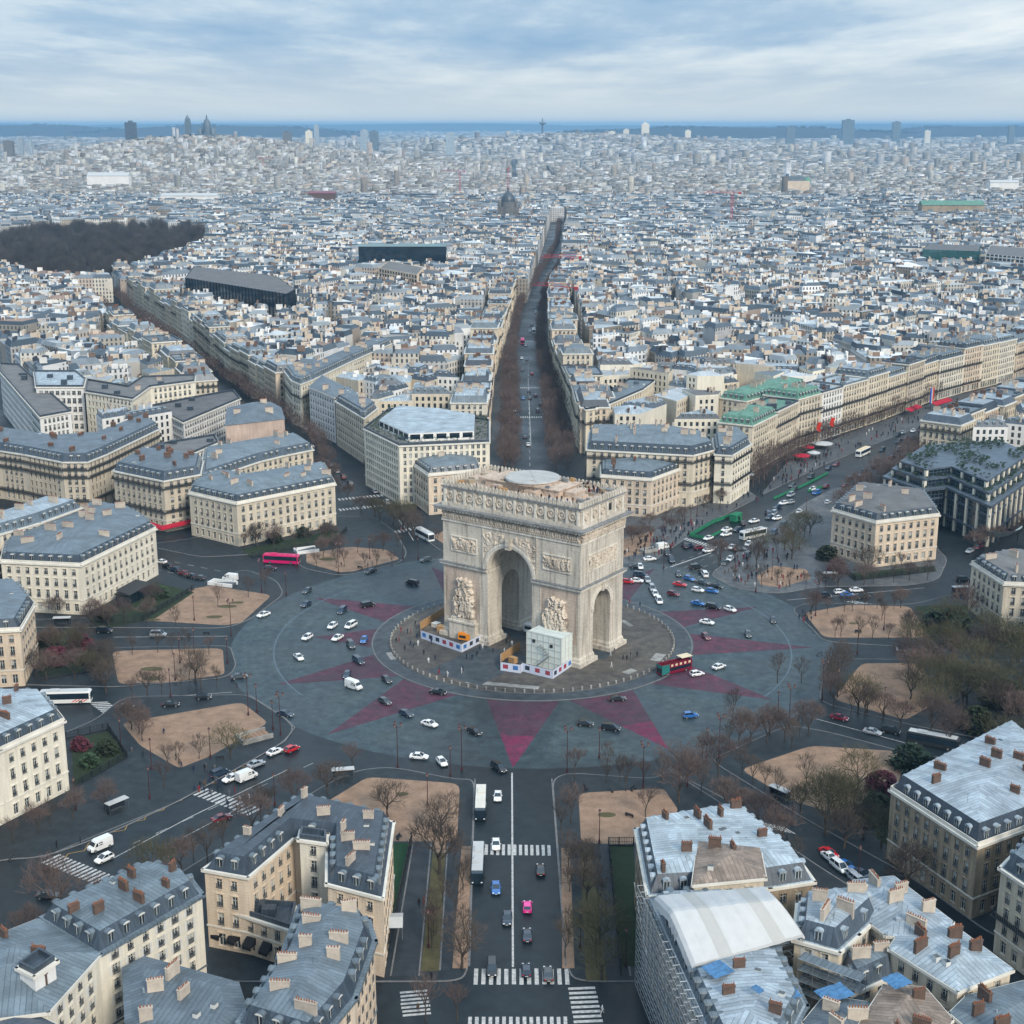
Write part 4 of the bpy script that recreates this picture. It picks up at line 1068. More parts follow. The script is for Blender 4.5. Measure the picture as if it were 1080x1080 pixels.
# machines and stacked material inside the left yard
og = thing('generator', 'orange boxy site machine in the fenced yard at the left pier', 'machine', (*at(491, 676), .27), TH+.2)
b = MB(); b.box(-1.9, -1.1, .35, 1.9, 1.1, 2.3); b.box(-1.6, -.9, 2.3, .3, .9, 2.55); b.build('cabinet', M('orange'), og)
b = MB(); b.box(-1.95, -1.13, 1.0, -1.9, 1.13, 1.6); b.box(-1.5, -1.14, .9, .6, -1.1, 1.7); b.build('grille', M('iron'), og)
for x in (-1.2, 1.2): b = MB(); b.box(x-.4, -1.2, 0, x+.4, 1.2, .35); b.build('skid', M('iron'), og)
for i, (px, py, w, d, h, mt, lb) in enumerate(((468, 668, 3.4, 2.2, 2.0, 'plywood', 'pale timber crate stack in the left yard, the largest'), (460, 662, 2.0, 2.0, 1.2, 'stone_trim', 'stone block pile in the left yard beside the hoarding corner'), (478, 672, 2.2, 1.6, 1.3, 'iron_grey', 'dark toolbox in the left yard nearest the orange machine'), (474, 664, 1.6, 1.3, 1.0, 'brick', 'reddish material pile in the left yard against the pier'), (500, 679, 1.4, 1.1, 1.0, 'tarp_plain', 'small white box right of the orange machine'), (541, 700, 2.2, 1.4, 1.6, 'plywood', 'plywood crate inside the near pier hoarding, left of the cage'))):
    t = thing('crate', lb, 'crate', (*at(px, py), .268), TH+R.uniform(-.2, .2)); b = MB(); b.box(-w/2, -d/2, .12, w/2, d/2, h); b.box(-w/2-.1, -d/2-.1, h, w/2+.1, d/2+.1, h+.12)
    for q in (-1, 0, 1): b.box(q*w*.4-.1, -d/2-.05, 0, q*w*.4+.1, d/2+.05, .12)
    for q in (-1, 1): b.box(q*w*.38-.07, -d/2-.06, .12, q*w*.38+.07, -d/2, h)
    b.build('box', M(mt), t)
tk = thing('booth', 'small grey kiosk van parked under the great arch beside the far pier', 'kiosk', (*loc(-3.5, 4), .27), TH)
b = MB(); b.box(-1.6, -1, .3, 1.6, 1, 2.5); b.box(-1.75, -1.15, 2.5, 1.75, 1.15, 2.65); b.build('body', M('coach_white'), tk); b = MB(); b.box(-1.2, -1.06, 1.2, 1.2, -1.0, 2.1); b.build('window', M('glass'), tk)
# cobbled ring of stone bollards round the island
bb = MB(); bb.cyl(0, 0, 0, .75, .28, .22, 8); bb.cyl(0, 0, .75, .95, .30, .12, 8); bm_ = bb.mesh('bollard', M('slab_pale'))
nb = 100; n2 = 0
wedgewords = ['south', 'east', 'north', 'west']
for i in range(nb):
    a = 2*pi*i/nb
    o = link('bollard', bm_); o.location = (41.2*cos(a), 41.2*sin(a), .26); o['label'] = 'short pale stone bollard in the ring round the arch platform'; o['category'] = 'bollard'; o['group'] = 'stone bollards ringing the arch platform'
ch = MB()
for i in range(nb):
    a, a2 = 2*pi*i/nb, 2*pi*(i+1)/nb
    p = (41.2*cos(a), 41.2*sin(a), 1.0); q = (41.2*cos(a2), 41.2*sin(a2), 1.0); mm = ((p[0]+q[0])/2, (p[1]+q[1])/2, .72); ch.tube(p, mm, .035, .035, 3); ch.tube(mm, q, .035, .035, 3)
o = ch.build('chain', M('iron_grey')); o['label'] = 'dark sagging chain strung through the ring of bollards round the arch'; o['category'] = 'chain'
print('arch ok')
# ================================================================== HAND PLACED BUILDINGS
H0 = 16
def hp(pts, h): return ats(pts, h)
def lm(name, p): BUILDLM.append((name, p))
hm = dict(cornice='balustrade', rh=2.7, bay=3.1, gh=4.6)
# ring of corner mansions
haus(hp([(199.6, 519.8), (249.6, 531), (353.3, 510.5), (343, 492), (262, 505), (215, 498)], H0), H0, 4, 'long cream corner mansion with dark slate mansard behind the pink coach', seed=2, nch=12, **hm)
haus(hp([(1, 592), (85, 596), (164, 557.5), (140, 541), (100, 534), (5, 575)], H0), H0, 4, 'cream mansion with many pale chimneys and a dark glazed entrance porch, left of the plaza', seed=3, nch=13, wallm='stone_pale', chim_w=(3, 5), **hm)
haus(hp([(-60, 668), (21, 664), (36, 638), (20, 618), (-60, 618)], H0), H0, 4, 'mansion cut by the left edge beside a dark hedge garden, with one brick chimney', wallm='stone_warm', seed=4, nch=3, chm=1, **hm)
haus(hp([(-70, 822), (0, 791), (67, 760), (47, 735), (-70, 735)], 17), 17, 4, 'pale yellow mansion with blue-grey roof and brick chimneys below the white coach', wallm='stone_pale', topm='zinc_light', seed=5, nch=9, chm=1, **hm)
haus(hp([(431, 486), (452, 501), (506, 496), (500, 478), (440, 474)], H0), H0, 4, 'small mansion half hidden behind the left side of the arch', wallm='stone_warm', slopem='slate_light', seed=6, nch=3, **hm)
haus(hp([(634, 502), (687, 506), (719.5, 494), (709, 482), (634, 480)], 15), 15, 4, 'pinkish mansion directly right of the arch top', wallm='stone_warm', seed=7, nch=6, chm=1, **hm)
haus(hp([(878, 538), (924, 551), (990.5, 543), (975, 522), (905, 514)], H0), H0, 4, 'bare-stone mansion with violet-grey roof in front of the glass-fronted block', wallm='stone_warm', topm='roof_gravel', seed=8, nch=7, **hm)
haus(hp([(1025, 594), (1059, 615.6), (1115, 618), (1120, 592), (1065, 585)], 15), 15, 4, 'mansion cut by the right edge above the shrub garden', topm='roof_gravel', seed=9, nch=5, **hm)
haus(hp([(940, 832.6), (1031, 892), (1088, 871), (1140, 830), (1066, 768)], 15.5), 15.5, 4, 'large brown weathered mansion with pale zinc roof and big dormers at lower right', wallm='stone_brown', topm='zinc_light', cornice='balustrade', rh=3.4, bay=3.0, gh=4.4, seed=10, nch=10, chm=1, dk=3)
haus(hp([(1056, 915), (1100, 945), (1180, 900), (1100, 870)], 17), 17, 5, 'stone block with iron balconies cut by the right edge at lower right', wallm='stone_cream', seed=11, nch=2, balc=(2,), cornice='stone_trim', dorm=True)
# foreground left: slate U-shaped block
haus(hp([(215.6, 916), (261, 924), (310, 882), (346, 886), (345.5, 931), (403, 946), (414, 867), (316, 845)], H0), H0, 4, 'U-shaped cream block with dark blue slate roof open towards the bottom edge', wallm='stone_warm', topm='slate', seed=12, nch=9, rh=2.8, bay=3.0, chim_w=(1.5, 3), cornice='stone_trim', gh=4.6)
def stair(root, P, c): pass
P_ = hp([(316, 886), (344, 890), (344.5, 881), (318, 877)], 17.5)
haus(P_, 17.8, 5, 'narrow pale stair tower rising in the courtyard corner of the slate-roofed block', wallm='stone_pale', roof='flat', topm='slate', seed=13, nch=0, bay=3.5)
def awn(root, P, c):
    a, b = P[0], P[1]
    best = max(seglist(P), key=lambda s: hypot(s[1][0]-s[0][0], s[1][1]-s[0][1])*(1 if -(s[1][0]-s[0][0]) < 0 else 0))
    a, b = best; L = hypot(b[0]-a[0], b[1]-a[1]); an = atan2(b[1]-a[1], b[0]-a[0])
    for i in range(5):
        u = (i+.5)*L/5; m = MB(); m.face([(-1, 0, 3.9), (-1, -1.5, 2.6), (1, -1.5, 2.6), (1, 0, 3.9)]); m.face([(-1, -1.5, 2.6), (-1, -1.5, 2.0), (1, -1.5, 2.0), (1, -1.5, 2.6)]); m.face([(-1, 0, 3.9), (-1, 0, 2.6), (-1, -1.5, 2.6)]); m.face([(1, 0, 3.9), (1, -1.5, 2.6), (1, 0, 2.6)])
        o = m.build('awning', M('black_awning'), root); o.location = (a[0]+cos(an)*u+sin(an)*.05, a[1]+sin(an)*u-cos(an)*.05, 0); o.rotation_euler = (0, 0, an)
haus(hp([(222, 948), (307, 975), (312, 950), (280, 948)], 9), 8, 2, 'low courtyard wing with black roof and five black awnings', wallm='stone_warm', roof='flat', topm='slate', seed=14, nch=0, extra=awn, gh=4.4)
haus(hp([(316, 957), (388, 969), (395, 992), (374, 1052), (330, 1105), (250, 1080), (296, 1012)], 17), 17, 5, 'stepped grey zinc roofed block with a glass pyramid skylight below the slate block', wallm='stone_warm', slopem='slate', topm='zinc', seed=15, nch=9, rh=2.6, chim_w=(2, 3.5), cornice='zinc', toprise=.3)
haus(hp([(104, 1006), (213, 943), (200, 926), (157, 916), (42, 968)], 18), 18, 6, 'long cream rear facade with open shutters under a grey zinc roof at lower left', wallm='stone_pale', topm='zinc', slopem='slate', seed=16, nch=7, shut=.75, rh=2.6, bay=3.2, cornice='zinc', chim_w=(1.5, 3), chm=1)
haus(hp([(-60, 1080), (50, 1066), (104, 1006), (40, 970), (-60, 1010)], 18), 18, 6, 'cream block with roof terrace and striped awning at the bottom left corner', wallm='stone_pale', topm='zinc', seed=17, nch=4, shut=.3, roof='hip', chm=1)
haus(hp([(20, 1020), (36, 1028), (58, 1013), (42, 1004)], 22), 22, 7, 'square white rooftop tower with black cap at lower left', wallm='render_white', roof='flat', topm='slate', seed=18, nch=0, bay=4)
haus(hp([(131, 1021), (152, 1010), (250, 1037), (262, 1075), (215, 1110), (135, 1100)], 15), 15, 5, 'blank white-walled house with low zinc roof at the bottom edge', wallm='render_white', roof='hip', topm='zinc', seed=19, nch=4, chm=0, blank=range(0, 9), chim_w=(2, 3.5))
haus(hp([(-60, 1085), (20, 1052), (90, 1085), (60, 1125), (-60, 1140)], 19), 17, 5, 'blue-grey roofed house filling the bottom left corner', wallm='stone_pale', roof='hip', topm='slate_light', seed=20, nch=3, chm=1)
# foreground right
haus(hp([(671, 874), (684, 944), (812, 936), (858, 929), (843, 908), (779, 856)], H0), H0, 4, 'corner hotel block with zinc roofs and rusty central roof beside the white tent', wallm='stone_brown', topm='zinc_light', slopem='slate', seed=21, nch=9, chm=1, rh=3.0, dk=3, cornice='stone_trim', chim_w=(2, 3.5), gh=4.4)
haus(hp([(732, 932), (806, 925), (800, 895), (738, 888)], 19.5), 19.5, 5, 'raised yellow-walled rear range with rusty brown metal roof behind the white tent', wallm='stone_cream', roof='hip', topm='zinc_brown', seed=22, nch=1, chm=1, shut=.6, bay=3.6)
haus(hp([(686, 948), (712, 1010), (752, 1100), (820, 1120), (850, 1060), (800, 960), (760, 945)], 16), 16, 5, 'scaffolded block with pale blue zinc roof and brick chimneys under the white tent', wallm='stone_brown', topm='zinc_light', slopem='zinc', seed=23, nch=7, chm=1, rh=2.4, cornice='zinc', chim_w=(2, 3))
haus(hp([(838, 990), (885, 1003), (905, 985), (926, 965), (916, 945), (842, 952)], 18), 18, 5, 'bluish mansard roofed courtyard house between the tent and the jumbled zinc roofs', wallm='stone_cream', topm='zinc_light', slopem='slate_light', seed=24, nch=4, shut=.8, dk=3)
haus(hp([(887, 948), (903, 929), (942, 925), (1003, 972), (975, 992), (935, 985)], 18), 18, 5, 'pale zinc gabled house nearest the right-hand street corner', wallm='stone_cream', roof='hip', topm='zinc_light', seed=25, nch=6, chm=0)
haus(hp([(940, 1000), (950, 985), (1003, 975), (1066, 1022), (1010, 1044)], 18), 18, 5, 'long pale zinc roof with curved eave right of the dark light-well', wallm='stone_cream', roof='hip', topm='zinc_light', seed=26, nch=5, chm=1)
haus(hp([(905, 1075), (935, 1028), (975, 1030), (1003, 1062), (990, 1095), (920, 1100)], 19), 17, 5, 'brown stained metal roofed house with a brick chimney at the bottom edge', wallm='stone_brown', roof='hip', topm='zinc_brown', seed=27, nch=3, chm=1)
haus(hp([(850, 1072), (872, 1045), (915, 1052), (925, 1085), (870, 1110)], 17), 16, 5, 'grey glazed-ridge roof at the bottom edge between blue tarpaulins and the brown roof', wallm='stone_cream', roof='hip', topm='zinc', seed=28, nch=3, chm=0)
haus(hp([(1005, 1062), (1022, 1045), (1080, 1030), (1130, 1070), (1060, 1110)], 18), 17, 5, 'grey roofed house with a white gable at the bottom right corner', wallm='render_white', roof='hip', topm='zinc', seed=29, nch=4, chm=1)
haus(hp([(885, 1008), (930, 995), (945, 1015), (900, 1035)], 16), 14, 5, 'small blue-grey mansard over the scaffolded courtyard', wallm='stone_cream', topm='zinc', slopem='slate_light', seed=30, nch=2)
# dark courtyard block left foreground
# second line: behind ring mansions
haus(hp([(119.5, 496), (172.5, 507), (211, 500), (214, 486), (150, 478)], 19.5), 19.5, 6, 'rounded corner block with iron balconies and a crimson awning, left of the long cream mansion', seed=31, balc=(2, 5), nch=9, chm=1, slopem='slate_light', rh=3.2)
def redawn(root, P, c): pass
haus(hp([(212, 507), (275, 486), (300, 480), (330, 474), (312, 462), (215, 478)], 17), 17, 5, 'rear range with round white dormers behind the long cream mansion', seed=32, nch=8, chm=0, slopem='slate_light', topm='zinc', rh=3)
haus(strip(hp([(-60, 580), (42, 551), (86, 535)], 20)[::-1], -15), 20, 6, 'cream block with zinc roof and long balcony behind the porch mansion', seed=33, balc=(4,), nch=8, topm='zinc_light', slopem='zinc', shut=.3, wallm='stone_pale')
haus(hp([(-60, 470), (0, 475), (26, 479), (66, 487), (92, 487), (112, 479), (168, 452), (152, 442), (100, 462), (60, 465), (0, 456), (-60, 452)], 20), 20, 6, 'great rounded corner block with slate mansard and three balcony lines at left', seed=34, balc=(1, 4, 5), nch=16, chm=1, slopem='slate_light', wallm='stone_cream', bay=2.8)
haus(hp([(238, 449), (300, 442), (296, 430), (285, 424), (240, 430)], 22), 22, 6, 'blank pink gable block overlooking the left avenue', seed=35, wallm='render_pink', blank=range(0, 6), nch=3, topm='zinc', roof='hip')
haus(hp([(160, 424), (193, 441), (253, 416), (246, 408), (200, 416)], 20), 18, 5, 'white modern block with dark stepped roof terraces', seed=36, wallm='render_white', roof='flat', topm='roof_gravel', nch=0, bay=2.4, ww=1.6)
haus(hp([(155, 471), (185, 478), (230, 459), (226, 452), (165, 462)], 20), 17, 5, 'white modern house with planted roof terrace beside the pink gable', seed=37, wallm='render_white', roof='flat', topm='roof_gravel', nch=0, bay=3.5, ww=2.4)
haus(hp([(90, 413), (140, 421), (158, 408), (205, 402), (206, 396), (150, 398), (135, 408), (92, 401)], 24), 24, 7, 'cream yellow stepped office block with square windows', seed=38, wallm='stone_pale', roof='flat', topm='roof_gravel', nch=2, bay=2.6)
haus(hp([(38, 408), (88, 408), (90, 400), (80, 392), (36, 392)], 25), 25, 6, 'white office block with a dark green glass top storey at the left edge', seed=39, wallm='render_white', roof='flat', topm='zinc_light', nch=0, bay=2.6, ww=1.7)
haus(hp([(0, 392), (42, 440), (75, 434), (20, 385), (0, 384)], 22), 22, 6, 'long low white office block with flat roof running to the left edge', seed=40, wallm='render_white', roof='flat', topm='roof_gravel', nch=0, bay=2.2)
# wedge block and row down to the arch along the left avenue
haus(hp([(308, 401.5), (317, 405), (330, 400), (326, 388), (300, 391)], 22), 22, 6, 'rounded tip of the wedge-shaped block with blue-grey roof pointing at the arch', seed=41, wallm='stone_pale', slopem='zinc', topm='zinc', balc=(4,), nch=3, chm=0, bay=2.8)
haus(strip(hp([(331, 399.5), (372, 380), (413, 362)], 22), 13), 22, 6, 'short arm of the wedge-shaped block with a row of white dormers', seed=142, wallm='stone_pale', slopem='zinc', topm='zinc', nch=9, chm=0, bay=2.8)
haus(hp([(326, 408), (353, 419), (364, 408), (340, 396)], 22), 22, 6, 'plain grey-rendered block with low zinc roof next to the wedge block', seed=42, wallm='render_white', roof='hip', topm='zinc', nch=1)
haus(hp([(354, 423), (384, 441), (398, 430), (366, 412)], 21), 21, 6, 'gabled stone house between the grey-rendered block and the roof garden office', seed=43, wallm='stone_cream', nch=4, slopem='slate')
def garden(root, P, c):
    z = 24
    pm = MB(); A = inset(P, 1.2); 
    m = MB()
    rr = random.Random(5)
    B = [(p[0], p[1]) for p in A]
    for _ in range(1800):
        x = rr.uniform(min(p[0] for p in B), max(p[0] for p in B)); y = rr.uniform(min(p[1] for p in B), max(p[1] for p in B))
        if inside((x, y), B) and not inside((x, y), inset(P, 5.6) or B):
            s = rr.uniform(.3, .7); zz = z+rr.uniform(.2, 2.2); a = rr.uniform(0, pi); q = rr.uniform(-.6, .6)
            m.face([(x-s*cos(a), y-s*sin(a), zz-q*s), (x+s*sin(a), y-s*cos(a), zz+s*.5), (x+s*cos(a), y+s*sin(a), zz+q*s), (x-s*sin(a), y+s*cos(a), zz+s*.2)])
    m.build('roof_garden', M('leaf_mid'), root)
    Q = inset(P, 6); pm.prism(Q, z, z+3.4, 0, 1)
    pm.build('penthouse', M('render_white', 'zinc_light'), root)
    wm = MB(); a, b = None, None
    for a, b in seglist(Q):
        L = hypot(b[0]-a[0], b[1]-a[1]); dx, dy = (b[0]-a[0])/L, (b[1]-a[1])/L; k = int(L/5)
        for i in range(k):
            T = lambda u, d, zz: (a[0]+dx*u+dy*d, a[1]+dy*u-dx*d, zz); wm.box((i+.12)*L/k, .01, z+.9, (i+.88)*L/k, .06, z+2.9, 0, T)
    wm.build('window', M('glass_dark'), root)
haus(hp([(384, 452), (421, 470), (516, 466), (516, 444), (470, 436), (410, 432)], 24), 24, 8, 'long cream office block with roof garden and penthouse behind the arch', seed=44, wallm='stone_pale', roof='flat', topm='roof_gravel', nch=0, bay=2.25, ww=1.15, rail=False, extra=garden, maxwin=100)
# right of the straight avenue
haus(hp([(619, 474), (731, 480), (754, 474), (742, 462), (700, 455), (622, 455)], 21), 21, 6, 'long cream corner block with slate mansard standing above the pinkish mansion', seed=45, balc=(2, 5), nch=16, chm=0, rh=3.4, gh=6)
haus(hp([(754, 479), (772, 480), (792, 468), (778, 455), (752, 462)], 20), 20, 6, 'white rounded corner block with slate roof at the start of the right boulevard', seed=46, wallm='stone_pale', balc=(2, 5), nch=5, gh=5)
haus(strip(hp([(603, 405), (608, 424), (618, 432), (634, 430), (678, 411), (690, 402)], 21), 13), 21, 6, 'rounded corner block with big round dormers and two lit orange windows', seed=47, wallm='stone_cream', balc=(4,), nch=10, slopem='slate_light')
# long left row of the right boulevard, building by building
cef = [(83, 181), (126, 256), (176, 313), (231, 383), (287, 438), (372, 540), (455, 650)]
def along(front, d):
    for a, b in zip(front, front[1:]):
        L = hypot(b[0]-a[0], b[1]-a[1])
        if d <= L: return (a[0]+(b[0]-a[0])*d/L, a[1]+(b[1]-a[1])*d/L)
        d -= L
    return front[-1]
def plen(f): return sum(hypot(b[0]-a[0], b[1]-a[1]) for a, b in zip(f, f[1:]))
ORD = ['first', 'second', 'third', 'fourth', 'fifth', 'sixth', 'seventh', 'eighth', 'ninth', 'tenth', 'eleventh', 'twelfth', 'thirteenth', 'fourteenth', 'fifteenth', 'sixteenth', 'seventeenth', 'eighteenth', 'nineteenth', 'twentieth', 'twenty-first', 'twenty-second', 'twenty-third', 'twenty-fourth', 'twenty-fifth', 'twenty-sixth', 'twenty-seventh', 'twenty-eighth', 'twenty-ninth', 'thirtieth']
WDESC = {'stone_cream': 'cream stone', 'stone_pale': 'pale stone', 'stone_warm': 'warm beige', 'render_white': 'white', 'stone_brown': 'brown stone', 'render_pink': 'pink'}
RDESC = {'slate': 'dark slate', 'slate_light': 'blue-grey slate', 'zinc': 'grey zinc', 'zinc_light': 'pale zinc', 'copper_green': 'green copper', 'roof_gravel': 'flat gravel'}
def row(front, side, depth, desc, seed, hr=(17, 25), wr=(15, 26), specs=None, full=True, gap_at=(), start=0, maxn=99):
    """a terrace of separate houses along a frontage; side=+1 puts the houses to the left of travel"""
    rr = random.Random(seed); L = plen(front); d = start; i = 0
    while d < L-8 and i < maxn:
        w = rr.uniform(*wr); w = min(w, L-d)
        sp = (specs or {}).get(i, {})
        w = sp.get('w', w); a = along(front, d); b = along(front, min(L, d+w-.02)); l = hypot(b[0]-a[0], b[1]-a[1]) or 1
        nx, ny = -(b[1]-a[1])/l*side, (b[0]-a[0])/l*side; dd = depth*rr.uniform(.85, 1.15)
        P = [a, b, (b[0]+nx*dd, b[1]+ny*dd), (a[0]+nx*dd, a[1]+ny*dd)]
        h = sp.get('h', rr.uniform(*hr)); fo = rr.uniform(-.2, .9); P = [(x+nx*fo, y+ny*fo) for x, y in P]; wm = sp.get('wall', rr.choice(['stone_cream', 'stone_cream', 'stone_pale', 'stone_warm'])); tp = sp.get('top', rr.choice(['zinc', 'zinc_light', 'zinc', 'zinc_light']))
        sl_ = sp.get('slope', rr.choice(['slate', 'slate_light', 'zinc'])); rf = sp.get('roof', 'mansard' if rr.random() < .8 else 'flat')
        lb = f"{WDESC[wm]} block with {RDESC.get(tp, 'zinc')} roof, {ORD[i]} on {desc}"
        haus(P, h, sp.get('nf', int(h/3.3)), lb, wallm=wm, topm=tp, slopem=sl_, roof=rf, bay=2.7, balc=() if rr.random() < .3 else ((4,) if not full else (1, 4)), nch=rr.choice([3, 4, 5]), chm=rr.choice([0, 0, 1]), seed=seed*100+i, rh=rr.uniform(2.4, 3.4), group='terraces lining the avenues', maxwin=40 if not full else 70, dorm=full, ww=1.25, gh=4.5, shop=True)
        d += w; i += 1
CES = {0: dict(w=30, h=21, wall='stone_cream', top='copper_green', slope='copper_green'), 1: dict(w=28, h=22, wall='stone_cream', top='copper_green', slope='slate'), 2: dict(w=22, h=23, wall='stone_cream', top='copper_green', slope='copper_green'), 3: dict(w=20, h=23, wall='render_white', top='zinc_light', roof='flat', nf=7)}
row(cef[1:] if False else [(97, 206)]+cef[1:], 1, 17, 'the right boulevard, left side', 50, specs=CES, hr=(21, 26), wr=(20, 30))
row([(-157, 336), (-193, 425), (-249, 535), (-285, 625), (-322, 713), (-355, 803)], 1, 15, 'the left avenue, left side', 51, full=False, maxn=14)
row([(-225, 579), (-292, 733), (-359, 890), (-372, 928)], -1, 14, 'the left avenue, right side', 52, full=False, start=2, maxn=17)
row([(-17, 240), (-16.5, 330), (-16, 442), (-12, 544), (-6, 700), (-3, 800), (10, 983), (17, 1077), (38, 1300)], 1, 15, 'the straight avenue, left side', 53, full=False, start=20, maxn=30)
row([(25, 225), (24, 330), (20, 411), (18, 526), (21, 713), (28, 850), (40, 985), (53, 1122), (75, 1300)], -1, 15, 'the straight avenue, right side', 54, full=False, start=20, maxn=30)
row([(165, 215), (250, 322), (330, 425), (430, 545)], -1, 16, 'the right boulevard, right side', 55, full=False, start=14, maxn=7, hr=(19, 22))
row([(-129, 343), (-174, 442), (-195, 498), (-224, 576)], -1, 14, 'the wedge-shaped block, avenue side', 56, hr=(18, 24), wr=(14, 24))
haus([(103, 262), (140, 306), (129, 316), (92, 272)], 21, 6, 'green copper roofed block set back behind the green-roofed boulevard fronts', seed=61, slopem='copper_green', topm='copper_green', nch=6, maxwin=40)
# glass fronted corner block
def drug():
    h = 21
    P = ccw(hp([(935, 487), (975, 500), (1000, 497), (1046, 516), (1100, 480), (1060, 462), (965, 468)], h)); ALLB.append(P); c = cen(P)
    t = thing('office_building', 'dark glass-fronted corner block with planted roof terraces and curved glass screen', 'building', (c[0], c[1], 0)); P = [(x-c[0], y-c[1]) for x, y in P]
    b = MB()
    for i, (a, d) in enumerate(((0, 0), (1, 1.6), (2, .6), (3, 2.2))):
        pass
    Q = [inset(P, .1), inset(P, 2.5)]
    b.prism(Q[0], 0, 14.5, 0, 1); b.prism(Q[1], 14.5, 18, 0, 1); Q3 = inset(P, 5); b.prism(Q3, 18, 21, 0, 1); b.build('wall', M('glass_dark', 'roof_gravel'), t)
    s = MB()
    for poly, z0, z1, o in ((Q[0], 4.2, 4.8, .9), (Q[0], 11.0, 11.5, .5), (Q[0], 14.4, 15.3, 1.0), (Q[1], 17.7, 18.5, .6), (Q3, 20.8, 21.4, .5)):
        A = inset(poly, -o); s.ring(A, z0, A, z1); s.face([(p[0], p[1], z1) for p in A]); s.face([(p[0], p[1], z0) for p in A][::-1])
    s.build('floor_slab', M('slate_light'), t)
    for poly, z0, z1 in ((Q[0], 0, 14.4), (Q[1], 15.3, 17.7), (Q3, 18.5, 20.8)):
        for a, e in seglist(poly):
            L = hypot(e[0]-a[0], e[1]-a[1]); k = max(1, int(L/6.5)); m = MB(); dx, dy = (e[0]-a[0])/L, (e[1]-a[1])/L
            T = lambda u, d, z: (a[0]+dx*u+dy*d, a[1]+dy*u-dx*d, z)
            for i in range(k+1): m.box(i*L/k-.6, -.1, z0, i*L/k+.6, .55, z1, 0, T)
            m.build('pier', M('stone_pale'), t)
            m = MB()
            k2 = int(L/1.6)
            for i in range(k2+1): m.box(i*L/k2-.04, 0, z0, i*L/k2+.04, .12, z1, 0, T)
            for z in np.arange(z0+1.2, z1, 1.9): m.box(0, .0, z, L, .1, z+.07, 0, T)
            m.build('mullions', M('zinc'), t)
    g_ = MB(); rr = random.Random(4); A = inset(P, 1.0)
    for _ in range(3800):
        x = rr.uniform(min(p[0] for p in P), max(p[0] for p in P)); y = rr.uniform(min(p[1] for p in P), max(p[1] for p in P))
        if not inside((x, y), A): continue
        base = 15.3 if not inside((x, y), Q[1]) else (18.4 if not inside((x, y), Q3) else 21.4)
        if base > 21 and mnoise.noise(Vector((x*.09, y*.09, 0))) < .0: continue
        s_ = rr.uniform(.3, .75) if base < 21 else rr.uniform(.4, .85); z = base+rr.uniform(0, .8 if base < 21 else 2.0); a = rr.uniform(0, pi)
        g_.face([(x-s_*cos(a), y-s_*sin(a), z), (x+s_*sin(a), y-s_*cos(a), z+s_*.8), (x+s_*cos(a), y+s_*sin(a), z+s_*.4), (x-s_*sin(a), y+s_*cos(a), z-s_*.3)])
    g_.build('roof_garden', M('leaf_dark'), t)
    # curved glass screen over the entrance
    cv = MB(); p0 = min(P, key=lambda p: pr(p[0]+c[0], p[1]+c[1], 5)[1]*-1)
    for i in range(14):
        a0, a1 = -2.6+i*.17, -2.6+(i+1)*.17; r0, r1 = 7, 10.5
        cv.face([(p0[0]+r0*cos(a0)+2, p0[1]+r0*sin(a0)+3, 4.6), (p0[0]+r1*cos(a0)+2, p0[1]+r1*sin(a0)+3, 7.5), (p0[0]+r1*cos(a1)+2, p0[1]+r1*sin(a1)+3, 7.5), (p0[0]+r0*cos(a1)+2, p0[1]+r0*sin(a1)+3, 4.6)])
    cv.build('canopy', M('scrim'), t)
drug()
# porch of the left mansion
pc = at(137, 633); t = thing('entrance_porch', 'dark glazed porch on the plaza side of the many-chimneyed mansion', 'porch', (pc[0]+1, pc[1]+1, .15), atan2(hp([(164, 557)], 16)[0][1]-hp([(85, 596)], 16)[0][1], hp([(164, 557)], 16)[0][0]-hp([(85, 596)], 16)[0][0]))
b = MB(); b.box(-6, -2.2, 0, 6, 2.6, 3.2); b.build('glazing', M('glass_dark'), t); b = MB(); b.box(-6.6, -2.8, 3.2, 6.6, 2.6, 3.5); b.face([(-6.6, -2.8, 3.5), (6.6, -2.8, 3.5), (6, 2.6, 4.4), (-6, 2.6, 4.4)])
for i in range(7): b.box(-6.1+i*2, -2.35, 0, -5.9+i*2, -2.22, 3.2)
b.build('roof', M('iron'), t)
# crimson awning
aw = thing('shop_awning', 'crimson awning along the foot of the rounded balconied block', 'awning', (*ats([(172, 556)], 0)[0], 3.0))
b = MB(); p = [(a_, b_-1.6) for a_, b_ in ats([(152, 556), (173, 563), (203, 556)], 0)]; o0 = aw.location
for a, c_ in zip(p, p[1:]):
    b.face([(a[0]-o0[0], a[1]-o0[1]-1.4, -.4), (c_[0]-o0[0], c_[1]-o0[1]-1.4, -.4), (c_[0]-o0[0], c_[1]-o0[1]+.3, .5), (a[0]-o0[0], a[1]-o0[1]+.3, .5)])
    b.face([(a[0]-o0[0], a[1]-o0[1]-1.4, -.9), (c_[0]-o0[0], c_[1]-o0[1]-1.4, -.9), (c_[0]-o0[0], c_[1]-o0[1]-1.4, -.4), (a[0]-o0[0], a[1]-o0[1]-1.4, -.4)])
b.build('canvas', M('red_awning'), aw)
